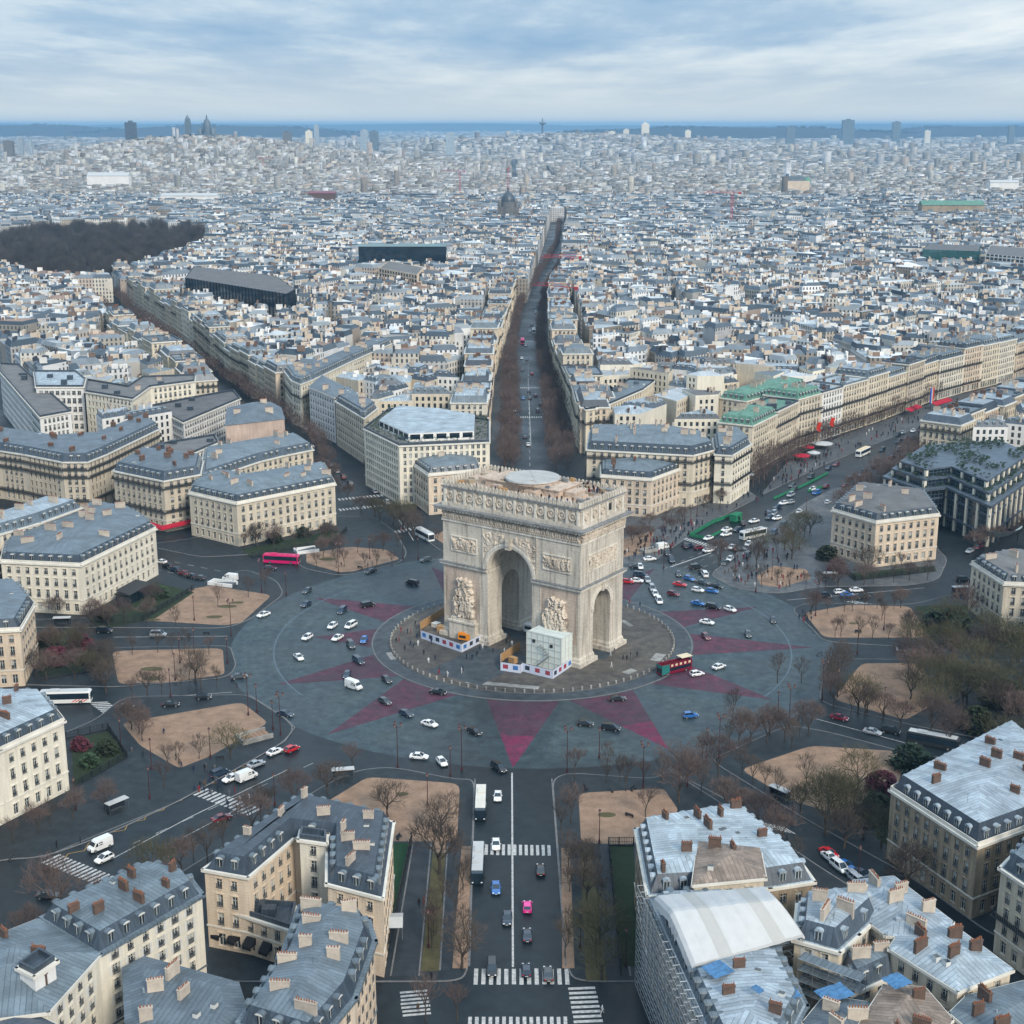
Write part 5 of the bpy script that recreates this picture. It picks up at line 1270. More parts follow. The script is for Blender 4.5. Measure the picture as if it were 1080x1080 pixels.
# ---- white tent over the roof works
def tent():
    z1, zr, z2 = 19.0, 24.5, 19.5
    A, B = at(690, 945, 21.5), at(809, 935, 22.5); Cc, D = at(706, 961, 23.5), at(822, 948, 24.0); E, Fp = at(730, 1018, 19.0), at(849, 985, 19.5)
    t = thing('tarpaulin_tent', 'big white tarpaulin tent roof over the building works at lower right', 'tent', (Cc[0], Cc[1], 0))
    b = MB(); nu, nv = 34, 22; rr = random.Random(2)
    def row_(v):
        # v 0..1 back edge -> ridge -> front edge
        if v < .25: k = v/.25; P0 = [A[i]+(Cc[i]-A[i])*k for i in (0, 1)]; P1 = [B[i]+(D[i]-B[i])*k for i in (0, 1)]; za, zb = 21.5+(23.5-21.5)*k, 22.5+(24-22.5)*k
        else: k = (v-.25)/.75; P0 = [Cc[i]+(E[i]-Cc[i])*k for i in (0, 1)]; P1 = [D[i]+(Fp[i]-D[i])*k for i in (0, 1)]; za, zb = 23.5-4.5*k**1.15, 24-4.5*k**1.15
        return P0, P1, za, zb
    G = []
    for j in range(nv+1):
        P0, P1, za, zb = row_(j/nv); rw = []
        for i in range(nu+1):
            u = i/nu; sag = -.22*abs(sin(u*pi*9))*(1 if 0 < j < nv else .6)+.12*mnoise.noise(Vector((u*14, j*.4, 0)))
            rw.append((P0[0]+(P1[0]-P0[0])*u-Cc[0], P0[1]+(P1[1]-P0[1])*u-Cc[1], za+(zb-za)*u-sag*.6-(.5 if i in (0, nu) else 0)))
        G.append(rw)
    for j in range(nv):
        for i in range(nu):
            a, b2, c2, d = G[j][i], G[j+1][i], G[j+1][i+1], G[j][i+1]; b.face([a, b2, c2, d], 1 if (i//4) in (2, 6) else 0)
    # side drapes, ragged
    for side in (0, nu):
        for j in range(nv):
            a, c2 = G[j][side], G[j+1][side]; l0 = 1.0+1.2*abs(mnoise.noise(Vector((j*.5, side, 3))))*2; l1 = 1.0+1.2*abs(mnoise.noise(Vector(((j+1)*.5, side, 3))))*2
            f_ = [a, (a[0]-.3, a[1], a[2]-l0), (c2[0]-.3, c2[1], c2[2]-l1), c2]; b.face(f_ if side == 0 else f_[::-1])
    for i in range(nu):
        a, c2 = G[nv][i], G[nv][i+1]; b.face([a, (a[0], a[1]-.05, a[2]-.5), (c2[0], c2[1]-.05, c2[2]-.5), c2])
    o = b.build('canvas', M('tarp_plain', 'tarp_white'), t)
    for p in o.data.polygons: p.use_smooth = True
    r = MB()
    for i in range(nu+1):
        if i % 4: continue
        for j in range(nv): r.tube(tuple(x-(.25 if k == 2 else 0) for k, x in enumerate(G[j][i])), tuple(x-(.25 if k == 2 else 0) for k, x in enumerate(G[j+1][i])), .05, .05, 3)
    r.build('frame', M('steel'), t)
    return [(A, 21.5), (E, 19), (Fp, 19.5)]
tent()
def scaffold(a, b, z0, z1, depth, label, side=1, decks=True):
    L = hypot(b[0]-a[0], b[1]-a[1]); an = atan2(b[1]-a[1], b[0]-a[0]); t = thing('scaffold', label, 'scaffold', (a[0], a[1], z0), an)
    m = MB(); n = max(2, int(L/2.2)); k = max(1, int((z1-z0)/2)); hh = z1-z0; 
    for i in range(n+1):
        for d in (0, depth*side): m.tube((i*L/n, d, 0), (i*L/n, d, hh), .05, .05, 3)
        for q in range(k+1): m.tube((i*L/n, 0, q*hh/k), (i*L/n, depth*side, q*hh/k), .04, .04, 3)
    for q in range(k+1):
        for d in (0, depth*side):
            m.tube((0, d, q*hh/k), (L, d, q*hh/k), .045, .045, 3)
            if q < k: m.tube((0, d, q*hh/k+1), (L, d, q*hh/k+1), .035, .035, 3)
    for i in range(0, n, 2):
        for q in range(k): m.tube((i*L/n, 0, q*hh/k), ((i+1)*L/n, 0, (q+1)*hh/k), .035, .035, 3)
    m.build('tubes', M('steel'), t)
    if decks:
        m = MB()
        for q in range(1, k+1):
            y0, y1 = sorted((.1*side, (depth-.1)*side)); m.box(0, y0, q*hh/k-.1, L, y1, q*hh/k-.04)
        m.build('deck', M('zinc'), t)
a, b = at(688, 950, 16), at(752, 1090, 16)
scaffold((a[0]-1.6, a[1]), (b[0]-1.6, b[1]), 0, 19, -1.1, 'tall steel scaffold up the street facade left of the white tent', decks=False)
scaffold(at(735, 1020, 17), at(850, 990, 17), 14.5, 19.5, 1.6, 'steel scaffold bridge below the front edge of the white tent')
scaffold(at(840, 1040, 12), at(905, 1065, 12), 9, 17, 2.4, 'steel scaffold filling the courtyard right of the blue tarpaulins')
scaffold(at(795, 1000, 15), at(830, 1060, 15), 10, 17.5, 2.2, 'steel scaffold tower between the tent and the pale blue roof')
for px, py, w, d, z, ry, lb in ((757, 1022, 4.5, 3.2, 19.6, .3, 'creased blue tarpaulin on the scaffold at the tent corner'), (827, 1047, 4.2, 3.6, 18.0, -.1, 'flat blue tarpaulin on the scaffold beside the pale blue roof'), (880, 1047, 5.5, 3.4, 17.3, .15, 'largest flat blue tarpaulin over the courtyard scaffold'), (946, 1034, 4, 3, 19.5, .2, 'blue tarpaulin beside the brown stained roof'), (799, 1043, 1.8, 1.6, 20.2, .5, 'small blue sheet wrapped round a chimney')):
    x, y = at(px, py, z); b = MB(); n = 8
    for i in range(n):
        for j in range(n):
            f = lambda u, v: ((u/n-.5)*w, (v/n-.5)*d, .25*mnoise.noise(Vector((u*.7+px, v*.9, py))))
            b.face([f(i, j), f(i+1, j), f(i+1, j+1), f(i, j+1)])
    o = b.build('tarpaulin', M('tarp_blue'), label=lb, category='tarpaulin'); o.location = (x, y, z); o.rotation_euler = (ry*.5, ry*.4, .4+ry)
    th_ = o.modifiers.new('s', 'SOLIDIFY'); th_.thickness = .04
for (p, q, mt, lb) in (((716, 1046), (729, 1061), 'blue_sign', 'blue site sign banner high on the scaffold facing the avenue'), ((728, 1058), (739, 1070), 'flag_blue', 'small blue and red banner under the longer scaffold sign')):
    pass
print('heroes ok')
# ================================================================== PROCEDURAL CITY FABRIC
def hit(P):
    c = cen(P); pts = P+[c]+[((P[i][0]+c[0])/2, (P[i][1]+c[1])/2) for i in range(len(P))]
    x0, x1 = min(p[0] for p in P), max(p[0] for p in P); y0, y1 = min(p[1] for p in P), max(p[1] for p in P)
    for Q, bb in ALLBB:
        if bb[0] > x1 or bb[1] < x0 or bb[2] > y1 or bb[3] < y0: continue
        if any(inside(p, Q) for p in pts) or any(inside(q, P) for q in Q) or inside(cen(Q), P): return True
    return False
ALLBB = [(q, (min(p[0] for p in q), max(p[0] for p in q), min(p[1] for p in q), max(p[1] for p in q))) for q in ALLB]
def split_rec(P, target, gap, rr, out, dirj=.08):
    A = area(P)
    if A < target: out.append(P); return
    # longest direction
    best = None
    for k in range(12):
        a = pi*k/12; pj = [p[0]*cos(a)+p[1]*sin(a) for p in P]; w = max(pj)-min(pj)
        if best is None or w > best[0]: best = (w, a, min(pj), max(pj))
    w, a, lo, hi = best; a += rr.uniform(-dirj, dirj); nx, ny = cos(a), sin(a); pj = [p[0]*nx+p[1]*ny for p in P]; lo, hi = min(pj), max(pj)
    m = lo+(hi-lo)*rr.uniform(.4, .6)
    p1 = clip(P, nx, ny, m-gap/2); p2 = clip(P, -nx, -ny, -(m+gap/2))
    for q in (p1, p2):
        if len(q) > 2 and area(q) > target*.08: split_rec(q, target, gap, rr, out, dirj)
def wedge(y0, y1, k=.395, m=25):
    def hw(y): return (y-CY)*k+m
    return [(CX-hw(y0), y0), (CX+hw(y0), y0), (CX+hw(y1), y1), (CX-hw(y1), y1)]
def sector(poly, lines):
    """lines: (x,y,angle,keep) keep=+1 keeps the left side of the direction"""
    for x, y, a, keep, off in lines:
        dx, dy = cos(a), sin(a); nx, ny = -dy, dx   # left normal
        if keep > 0: poly = clip(poly, -nx, -ny, -(nx*x+ny*y+off))
        else: poly = clip(poly, nx, ny, nx*x+ny*y-off)
        if len(poly) < 3: return []
    return poly
CEa, FRa, HOa, WAa = radians(53), radians(89.3), radians(111.2), radians(146)
CEp, HOp = (152, 240), (-119, 305)
NEAR1 = 820.0
secs = {
 'right': (sector(wedge(205, NEAR1), [(160, 222, CEa, -1, 17)]), 'right of the right boulevard'),
 'centre_right': (sector(wedge(235, NEAR1), [(97, 206, radians(52), 1, 17), (24, 225, radians(89.6), -1, 16)]), 'between the straight avenue and the right boulevard'),
 'centre_left': (sector(wedge(275, NEAR1), [(-17, 240, FRa, 1, 15), (-126, 334, HOa, -1, 13)]), 'between the left avenue and the straight avenue'),
 'left': (sector(wedge(140, NEAR1), [(-157, 336, radians(112.8), 1, 13), (-150, 150, WAa-.5, -1, 0)]), 'left of the left avenue'),
}
rr = random.Random(21); LOTS = []
def dpt(p): return (p[1]-CY)
PARK = ccw(ats([(-20, 285), (0, 300), (60, 310), (100, 314), (125, 306), (222, 270), (212, 253), (140, 248), (60, 250), (-20, 260)]))
PARK2 = inset(PARK, -8) or PARK
def lots_of(poly, name, lot, rr, blk=7500, gap=11):
    blocks = []; split_rec(poly, blk, gap, rr, blocks)
    for B in blocks:
        l = []; split_rec(B, lot*rr.uniform(.8, 1.3), 0, rr, l, .03)
        for P in l:
            c = cen(P)
            if inside(c, PARK2): continue
            # distance to block edge -> inner courtyard lots lower
            d = min(abs((c[0]-a[0])*(b[1]-a[1])-(c[1]-a[1])*(b[0]-a[0]))/(hypot(b[0]-a[0], b[1]-a[1])+.01) for a, b in seglist(B))
            LOTS.append((P, d, name, B))
for k, (P, nm) in secs.items():
    if len(P) > 2: lots_of(ccw(P), nm, 235, rr, 6500, 9.5)
near = [L for L in LOTS if not hit(L[0])]
near.sort(key=lambda L: dpt(cen(L[0]))+abs(cen(L[0])[0])*.2)
nhero = sum(1 for o in COL.objects if o.get('category') == 'building')
NIND = max(0, 296-nhero)
WALLS = ['stone_cream', 'stone_cream', 'stone_pale', 'stone_pale', 'render_white', 'render_white']
RDESC['roof_white'] = 'white'
TOPS = ['zinc', 'zinc_light', 'zinc_light', 'roof_white', 'roof_white', 'roof_gravel']
PEND = []   # things waiting for a label that singles them out: (obj, base phrase, (x,y), fallback)
def lot_building(P, d, name, B, i):
    r_ = random.Random(i*7+3); P = ccw(P); c = cen(P)
    mi = maxinset(P)
    if mi < 2.0: return
    low = d > 17
    h = r_.uniform(5, 13) if low and r_.random() < .6 else r_.uniform(18, 22.5)
    if r_.random() < .05: h += 4
    wm = r_.choice(WALLS); tp = r_.choice(TOPS); sl_ = r_.choice(['slate', 'slate_light', 'zinc', 'slate_light'])
    Q = [(x-c[0], y-c[1]) for x, y in P]
    root = thing('apartment_building', '', 'building', (c[0], c[1], 0), 0, 'blocks of the dense quarter behind the plaza')
    w = MB(); rows = floors(h, max(1, int(h/3.2)), 3.6 if h > 9 else 3.4, 1.25)
    for a, b in seglist(Q):
        ny = -(b[0]-a[0]); 
        street = min(abs((a[0]+c[0]-p[0])*(q[1]-p[1])-(a[1]+c[1]-p[1])*(q[0]-p[0]))/(hypot(q[0]-p[0], q[1]-p[1])+.01)+abs((b[0]+c[0]-p[0])*(q[1]-p[1])-(b[1]+c[1]-p[1])*(q[0]-p[0]))/(hypot(q[0]-p[0], q[1]-p[1])+.01) for p, q in seglist(B)) < 1
        if street or (ny < 0 and r_.random() < .55): wall(w, a, b, 0, h, rows, 2.8, 0, pane=1, lintel=False)
        else: w.face([(a[0], a[1], 0), (b[0], b[1], 0), (b[0], b[1], h), (a[0], a[1], h)], 0)
    w.build('wall', M(wm, 'glass'), root)
    r = MB(); k = r_.random()
    kind = 'mansard' if k < .5 and h > 12 else ('hip' if k < .8 else 'flat')
    if kind == 'mansard':
        rh = r_.uniform(2, 3.2); A = inset(Q, min(1.5, mi*.4)); Bq = inset(Q, mi*.9); r.ring(Q, h, A, h+rh, 0); r.ring(A, h+rh, Bq, h+rh+.5, 1); r.face([(p[0], p[1], h+rh+.5) for p in Bq], 1); tz = h+rh
    elif kind == 'hip':
        Bq = inset(Q, mi*.95); r.ring(Q, h, Bq, h+mi*.35, 1); r.face([(p[0], p[1], h+mi*.35) for p in Bq], 1); tz = h+.4
    else:
        r.prism(Q, h, h+.7, 0, 1); tz = h+.5
    ro = r.build('roof', M(sl_ if kind == 'mansard' else wm, tp), root)
    inn = inset(Q, min(2, mi*.5)) or Q; n = 0
    if kind == 'mansard':
        for a, b in seglist(Q):
            L = hypot(b[0]-a[0], b[1]-a[1]); 
            if L < 6 or -(b[0]-a[0]) > 0: continue
            dx, dy = (b[0]-a[0])/L, (b[1]-a[1])/L; k = int((L-2)/3.2)
            for q in range(k):
                u = L/2+(q-(k-1)/2)*3.2; o = link('dormer', dormer_mesh(3 if i % 3 else 0), ro); o.location = (a[0]+dx*u-dy*.55, a[1]+dy*u+dx*.55, h+.25); o.rotation_euler = (0, 0, atan2(dy, dx))
    for _ in range(30):
        if n >= (3 if not low else 1): break
        x = r_.uniform(min(p[0] for p in Q), max(p[0] for p in Q)); y = r_.uniform(min(p[1] for p in Q), max(p[1] for p in Q))
        if inside((x, y), inn):
            a, b = max(seglist(Q), key=lambda s: hypot(s[1][0]-s[0][0], s[1][1]-s[0][1])); wd = r_.choice([2., 2.5, 3.5]); n += 1
            o = link('chimney', chimney_mesh(wd, .75, 1.8, r_.choice([0, 0, 0, 2, 2, 1]), int(wd*1.7)), ro); o.location = (x, y, tz+.5); o.rotation_euler = (0, 0, atan2(b[1]-a[1], b[0]-a[0])+pi/2)
    kd = {'mansard': 'mansard', 'hip': 'low-pitched', 'flat': 'flat'}[kind]
    PEND.append((root, f"{WDESC[wm]} {kd}-roofed block", c, f"small {WDESC[wm]} block with {kd} roof deep {name}"))
for i, L in enumerate(near[:NIND]): lot_building(*L, i)
print('individual buildings', nhero, min(NIND, len(near)))
# -------- rest: one mass, cheaper and cheaper with distance
PAL_W = [(.72, .69, .61), (.70, .69, .66), (.80, .80, .79), (.66, .61, .52), (.74, .72, .66), (.46, .40, .33), (.84, .84, .84), (.74, .71, .64), (.58, .48, .40), (.78, .79, .80)]
PAL_R = [(.26, .30, .33), (.38, .43, .46), (.50, .55, .58), (.18, .22, .26), (.07, .10, .13), (.32, .35, .36), (.66, .68, .68), (.24, .23, .21), (.10, .13, .16), (.26, .18, .14), (.14, .17, .20), (.42, .46, .48)]
def far_lot(mb, P, low, r_, det=2):
    P = ccw(P); mi = maxinset(P) if det > 0 else 5
    if mi < 1.5: return
    h = r_.uniform(6, 15) if low and r_.random() < .5 else r_.uniform(18.2, 22.2)
    if r_.random() < .07: h += r_.uniform(-6, 7)
    wc = sc3(r_.choice(PAL_W), r_.uniform(.42, .94)); rc = sc3(r_.choice(PAL_R), r_.uniform(.8, 1.15)); sc = sc3(r_.choice(PAL_R[3:5]+PAL_R[8:9]+PAL_R[:1]), r_.uniform(.8, 1.1)); k = r_.random()
    n = len(P)
    for i in range(n):
        a, b = P[i], P[(i+1) % n]
        if b[0]-a[0] < 0 and abs(b[1]-a[1]) < abs(b[0]-a[0])*.8: continue    # wall that faces straight away from the whole street side
        mb.face([(a[0], a[1], 0), (b[0], b[1], 0), (b[0], b[1], h), (a[0], a[1], h)], 0, wc)
    if det and k < .62 and h > 12:
        rh = r_.uniform(2, 3.3); A = inset(P, min(1.6, mi*.4)); mb.ring(P, h, A, h+rh, 1, sc); mb.face([(p[0], p[1], h+rh) for p in A], 1, rc); tz = h+rh
    elif det and k < .8:
        Bq = inset(P, mi*.93); mb.ring(P, h, Bq, h+mi*.35, 1, rc); mb.face([(p[0], p[1], h+mi*.35) for p in Bq], 1, rc); tz = h+1
    else: mb.face([(p[0], p[1], h) for p in P], 1, rc); tz = h
    if det > 1 or (det == 1 and r_.random() < .5):
        c = cen(P)
        for _ in range(det+1):
            q = r_.choice(P); t = r_.uniform(.15, .85); x, y = c[0]+(q[0]-c[0])*t, c[1]+(q[1]-c[1])*t; w_, d_ = (r_.uniform(1, 2.4), .5) if r_.random() < .5 else (.5, r_.uniform(1, 2.4)); cc = r_.choice([(.55, .46, .36), (.75, .74, .7), (.2, .14, .11), (.7, .69, .67), (.05, .06, .08), (.6, .5, .4)])
            mb.box(x-w_, y-d_, tz-1, x+w_, y+d_, tz+r_.uniform(1.4, 2.6), 1, bottom=False, c=cc)
# facade material for the far mass: rows of windows in the plane of the wall
def far_wall_mat():
    m, t, b = newmat('far_wall'); at_ = t.add('ShaderNodeAttribute'); at_.attribute_name = 'col'
    tc = t.add('ShaderNodeTexCoord'); sx = t.add('ShaderNodeSeparateXYZ'); t.link(tc.outputs['UV'], sx.inputs[0])
    fu = t.math('FRACT', t.math('DIVIDE', sx.outputs[0], 2.7)); fv = t.math('FRACT', t.math('DIVIDE', sx.outputs[1], 3.2))
    w = t.math('MULTIPLY', t.math('LESS_THAN', t.math('ABSOLUTE', t.math('SUBTRACT', fu, .5)), .21), t.math('LESS_THAN', t.math('ABSOLUTE', t.math('SUBTRACT', fv, .5)), .32))
    geo = t.add('ShaderNodeNewGeometry'); bl = t.math('GREATER_THAN', t.noise(.035, 1, geo.outputs['Position']), .43)
    w = t.math('MULTIPLY', w, bl)
    c = t.mix(w, at_.outputs['Color'], (.06, .075, .085, 1)); n = t.noise(.1, 3, geo.outputs['Position']); c = t.mix(1, c, t.ramp(n, [(.3, (.82, .82, .82)), (.7, (1.1, 1.1, 1.1))]), 'MULTIPLY')
    t.link(c, b.inputs['Base Color']); b.inputs['Roughness'].default_value = .85
far_wall_mat()
mass = MB(); r_ = random.Random(77)
for P, d, nm, B in near[NIND:]: far_lot(mass, P, d > 17, r_, 3)
def offside(P): return all(pr(x, y, z)[0] > 1092 or pr(x, y, z)[0] < -12 or pr(x, y, z)[1] > 1092 or pr(x, y, z)[2] < 40 for x, y in P for z in (0, 26))
side_lots = []
for Q in ([(150, -30), (340, -30), (420, 260), (190, 215)], [(95, -330), (320, -330), (320, -60), (140, -70)], [(-340, -330), (-100, -330), (-150, 0), (-165, 130), (-360, 200)]):
    bl = []; split_rec(ccw(Q), 6500, 12, rr, bl)
    for B in bl:
        l_ = []; split_rec(B, 300, 0, rr, l_, .03); side_lots += l_
for P in side_lots:
    if offside(P) and not hit(P): far_lot(mass, P, False, r_, 3)
mass.build('distant_city', M('far_wall', 'far_city'), label='dense mass of pale city blocks with grey roofs beyond the nearer quarters', category='city blocks', kind='stuff')
# 820-2600 m
LOTS = []
MY = 1860
mid = [wedge(MY, 2300), sector(wedge(NEAR1, MY), [(160, 222, CEa, -1, 15)]), sector(wedge(NEAR1, MY), [(145, 265, CEa, 1, 15), (32, 820, radians(87.4), -1, 0)]),
       sector(wedge(NEAR1, MY), [(11, 820, radians(87.4), 1, 4), (-350, 850, radians(111), -1, 3)]), sector(wedge(NEAR1, MY), [(-350, 850, radians(111), 1, 3)])]
for P in mid:
    if len(P) > 2: lots_of(ccw(P), '', 330, r_, 8500, 10)
m2 = MB()
for P, d, nm, B in LOTS:
    c = cen(P)
    far_lot(m2, P, d > 20, r_, 2 if dpt(c) < 1800 else 1)
m2.build('distant_city', M('far_wall', 'far_city'), label='hazy middle distance of the city, roofs packed to the foot of the hill', category='city blocks', kind='stuff')
print('mid lots', len(LOTS))
# 2300 m .. horizon: simple blocks, numpy
rn = np.random.RandomState(5)
def hillz(x, y):
    a = 92*np.exp(-(((x+935)/520)**2+((y-4060)/560)**2))          # the butte with the basilica
    b = 75*np.exp(-(((x-350)/900)**2+((y-7600)/1100)**2))           # wooded height in the centre
    return a+b
def far_blocks(y0, y1, n, size, hgt, label):
    yy = np.sqrt(rn.uniform((y0-CY)**2, (y1-CY)**2, n))+CY; xx = CX+rn.uniform(-1, 1, n)*((yy-CY)*.40+60)
    # loose street lattice: neighbourhoods share a direction
    cell = np.where(np.hypot(xx+935, yy-4060) < 1300, 0, np.floor(xx/900)*7.13+np.floor(yy/1100)*3.7); ang = (np.sin(cell*12.9898)*43758.5453) % 1*pi/2
    s = size
    u = xx*np.cos(ang)+yy*np.sin(ang); v = -xx*np.sin(ang)+yy*np.cos(ang); u = np.round(u/s)*s+rn.uniform(-.1, .1, n)*s; v = np.round(v/(s*.8))*s*.8
    keep = (np.round(u/s).astype(int) % 7 != 0) & (np.round(v/(s*.8)).astype(int) % 6 != 0)
    key = np.unique(np.stack([np.round(u/s*2), np.round(v/s*2), cell*100], 1), axis=0, return_index=True)[1]; kk = np.zeros(n, bool); kk[key] = True; keep &= kk
    xx = u*np.cos(ang)-v*np.sin(ang); yy = u*np.sin(ang)+v*np.cos(ang)
    xx, yy, ang = xx[keep], yy[keep], ang[keep]; n = len(xx)
    a = rn.uniform(.38, .52, n)*s; b = rn.uniform(.3, .42, n)*s; h = rn.uniform(hgt[0], hgt[1], n); tall = rn.rand(n) < (.004 if y1 < 4300 else .014); h[tall] += rn.uniform(12, 34, tall.sum()); a[tall] *= .6
    z0 = hillz(xx, yy)-8
    ca, sa = np.cos(ang), np.sin(ang); V = np.zeros((n, 8, 3))
    for k, (su, sv) in enumerate(((-1, -1), (1, -1), (1, 1), (-1, 1))):
        X = xx+su*a*ca-sv*b*sa; Y = yy+su*a*sa+sv*b*ca
        V[:, k, 0] = X; V[:, k, 1] = Y; V[:, k, 2] = z0; V[:, k+4, 0] = X; V[:, k+4, 1] = Y; V[:, k+4, 2] = z0+8+h
    Fq = np.array([(0, 1, 5, 4), (1, 2, 6, 5), (2, 3, 7, 6), (3, 0, 4, 7), (4, 5, 6, 7)]); Fi = (np.arange(n)*8)[:, None, None]+Fq[None]
    me = bpy.data.meshes.new('distant_city'); me.vertices.add(n*8); me.vertices.foreach_set('co', V.reshape(-1)); me.loops.add(n*20); me.loops.foreach_set('vertex_index', Fi.reshape(-1).astype('i')); me.polygons.add(n*5); me.polygons.foreach_set('loop_start', np.arange(n*5, dtype='i')*4); me.polygons.foreach_set('loop_total', np.full(n*5, 4, 'i'))
    me.update(calc_edges=True)
    W = np.array(PAL_W)[rn.randint(0, len(PAL_W), n)]*rn.uniform(.25, .85, (n, 1)); Rr = np.array(PAL_R)[rn.randint(0, len(PAL_R), n)]*rn.uniform(.4, .85, (n, 1))
    C = np.ones((n, 5, 4, 4)); C[:, :4, :, :3] = W[:, None, None, :]; C[:, 4, :, :3] = Rr[:, None, :]
    ca_ = me.color_attributes.new('col', 'FLOAT_COLOR', 'CORNER'); ca_.data.foreach_set('color', C.reshape(-1).astype('f'))
    me.materials.append(MATS['far_wall']); me.materials.append(MATS['far_city']); mi = np.tile(np.array([0, 0, 0, 0, 1], 'i'), n); me.polygons.foreach_set('material_index', mi); me.update(calc_edges=True); uvs(me)
    return link('distant_city', me, None, label=label, category='city blocks', kind='stuff')
far_blocks(2300, 4200, 60000, 14.5, (14, 25), 'band of far city blocks below and around the basilica hill')
far_blocks(4200, 8000, 52000, 30, (14, 28), 'far hazy band of city beyond the basilica hill')
far_blocks(8000, 24000, 70000, 70, (12, 34), 'faint blue suburbs on the horizon')
# hills
def hill(name, cx_, cy_, rx, ry, h, mat, n=40):
    b = MB(); V = {}
    for i in range(n+1):
        for j in range(n+1):
            x = cx_+(i/n*2-1)*rx; y = cy_+(j/n*2-1)*ry; b.v.append((x, y, 0))
    arr = np.array(b.v); r2 = ((arr[:, 0]-cx_)/rx)**2+((arr[:, 1]-cy_)/ry)**2
    z = h(arr[:, 0], arr[:, 1]); arr[:, 2] = z*np.clip(1.2-r2, 0, 1)-1.0*(r2 > 1); b.v = [tuple(q) for q in arr]
    for i in range(n):
        for j in range(n): k = i*(n+1)+j; b.f.append((k, k+n+1, k+n+2, k+1)); b.m.append(0); b.c.append(None)
    return struct(name, b, M(mat))
hill('hill', -935, 4060, 1250, 1300, lambda x, y: hillz(x, y)-2, 'roof_gravel')
hill('hill', 350, 7600, 2000, 2400, lambda x, y: hillz(x, y)-2, 'wood_mass')
rnh = lambda x, s: 60+22*np.sin(x/2600+s)+14*np.sin(x/900+2*s)
hill('hills', -9000, 29000, 14000, 3000, lambda x, y: rnh(x, 1.)*1.1+95, 'wood_mass', 60)
hill('hills', 9000, 31000, 12000, 3000, lambda x, y: rnh(x, 3.)+88, 'wood_mass', 60)
def ridge(n, x0, x1, y, z0, z1, seed):
    rn_ = np.random.RandomState(seed); P = []
    for i in range(n): u = rn_.rand(); x = x0+(x1-x0)*u; P.append((x, y+rn_.uniform(-400, 400), max(0, z0+(z1-z0)*sin(pi*u)*(.8+.2*sin(u*17+seed))-rn_.uniform(0, 18))))
    return P
# stands of leafless trees too many to count: one mesh tiled from a few trees
def tree_tile(seed, h, rad, n, tw):
    r_ = random.Random(seed); b = MB(); b.tube((0, 0, 0), (0, 0, h*.45), h*.02, h*.013, 4)
    for q in range(n):
        u = r_.uniform(-1, 1); a = r_.uniform(0, 2*pi); k = r_.uniform(.25, 1)**.6; rd = rad*(1-u*u)**.5*k; p = Vector((rd*cos(a), rd*sin(a), h*.62+u*h*.38*k))
        d = (Vector((rd*cos(a), rd*sin(a), p.z-h*.3)).normalized()+Vector((r_.uniform(-.5, .5), r_.uniform(-.5, .5), r_.uniform(-.2, .5)))).normalized(); e = h*r_.uniform(.06, .14)
        b.tube(p-d*e*.5, p+d*e, tw, tw*.4, 3)
    return np.array(b.v), np.array([f if len(f) == 4 else f+(f[-1],) for f in b.f])
def tile(name, protos, pts, mat, seed=1, **tags):
    rn_ = np.random.RandomState(seed); V = []; Fs = []; off = 0
    for (x, y, z) in pts:
        v, f = protos[rn_.randint(len(protos))]; a = rn_.uniform(0, 6.28); k = rn_.uniform(.65, 1.25) if name != 'crowd' else rn_.uniform(.95, 1.05); c_, s_ = cos(a)*k, sin(a)*k
        V.append(np.stack([v[:, 0]*c_-v[:, 1]*s_+x, v[:, 0]*s_+v[:, 1]*c_+y, v[:, 2]*k+z], 1)); Fs.append(f+off); off += len(v)
    V = np.concatenate(V); Fq = np.concatenate(Fs); me = bpy.data.meshes.new(name); n = len(Fq); me.vertices.add(len(V)); me.vertices.foreach_set('co', V.reshape(-1).astype('f')); me.loops.add(n*4); me.loops.foreach_set('vertex_index', Fq.reshape(-1).astype('i'))
    me.polygons.add(n); me.polygons.foreach_set('loop_start', np.arange(n, dtype='i')*4); me.polygons.foreach_set('loop_total', np.full(n, 4, 'i')); me.update(calc_edges=True); me.materials.append(MATS[mat]); return link(name, me, None, **tags)
TT = [tree_tile(i, 19+i*2, 6.5, 420, .13) for i in range(3)]; TA = [tree_tile(i+9, 10, 3.7, 170, .075) for i in range(4)]; TF = [tree_tile(i+20, 20, 16, 60, 1.3) for i in range(3)]
def woodmass(name, poly, n, hh, label, mat='wood_mass', s=(3, 7), zf=None, seed=3, tt=None):
    r_ = random.Random(seed); x0, x1 = min(p[0] for p in poly), max(p[0] for p in poly); y0, y1 = min(p[1] for p in poly), max(p[1] for p in poly); pts = []; t = 0
    while len(pts) < n and t < n*12:
        t += 1; x, y = r_.uniform(x0, x1), r_.uniform(y0, y1)
        if inside((x, y), poly): pts.append((x, y, float(zf(x, y)) if zf else 0))
    return tile(name, tt or TF, pts, mat, seed, label=label, category='wood', kind='stuff')
woodmass('park_trees', PARK, 620, 17, 'dark leafless trees of the park behind the left quarter', tt=TT, mat='park_twig')
woodmass('hill_trees', [(-1200, 3950), (-830, 3950), (-830, 4100), (-1200, 4100)], 60, 16, 'dark trees on the slope below the basilica', zf=hillz, s=(8, 14))
def pxwood(px0, px1, py, dep, n, label, z=0, seed=1, hh=18, s=(14, 26)):
    y = at(540, py, z)[1]; a, b = at(px0, py, z)[0], at(px1, py, z)[0]
    woodmass('distant_wood', [(a, y), (b, y), (b, y+dep), (a, y+dep)], n, hh, label, s=s, seed=seed, zf=hillz)
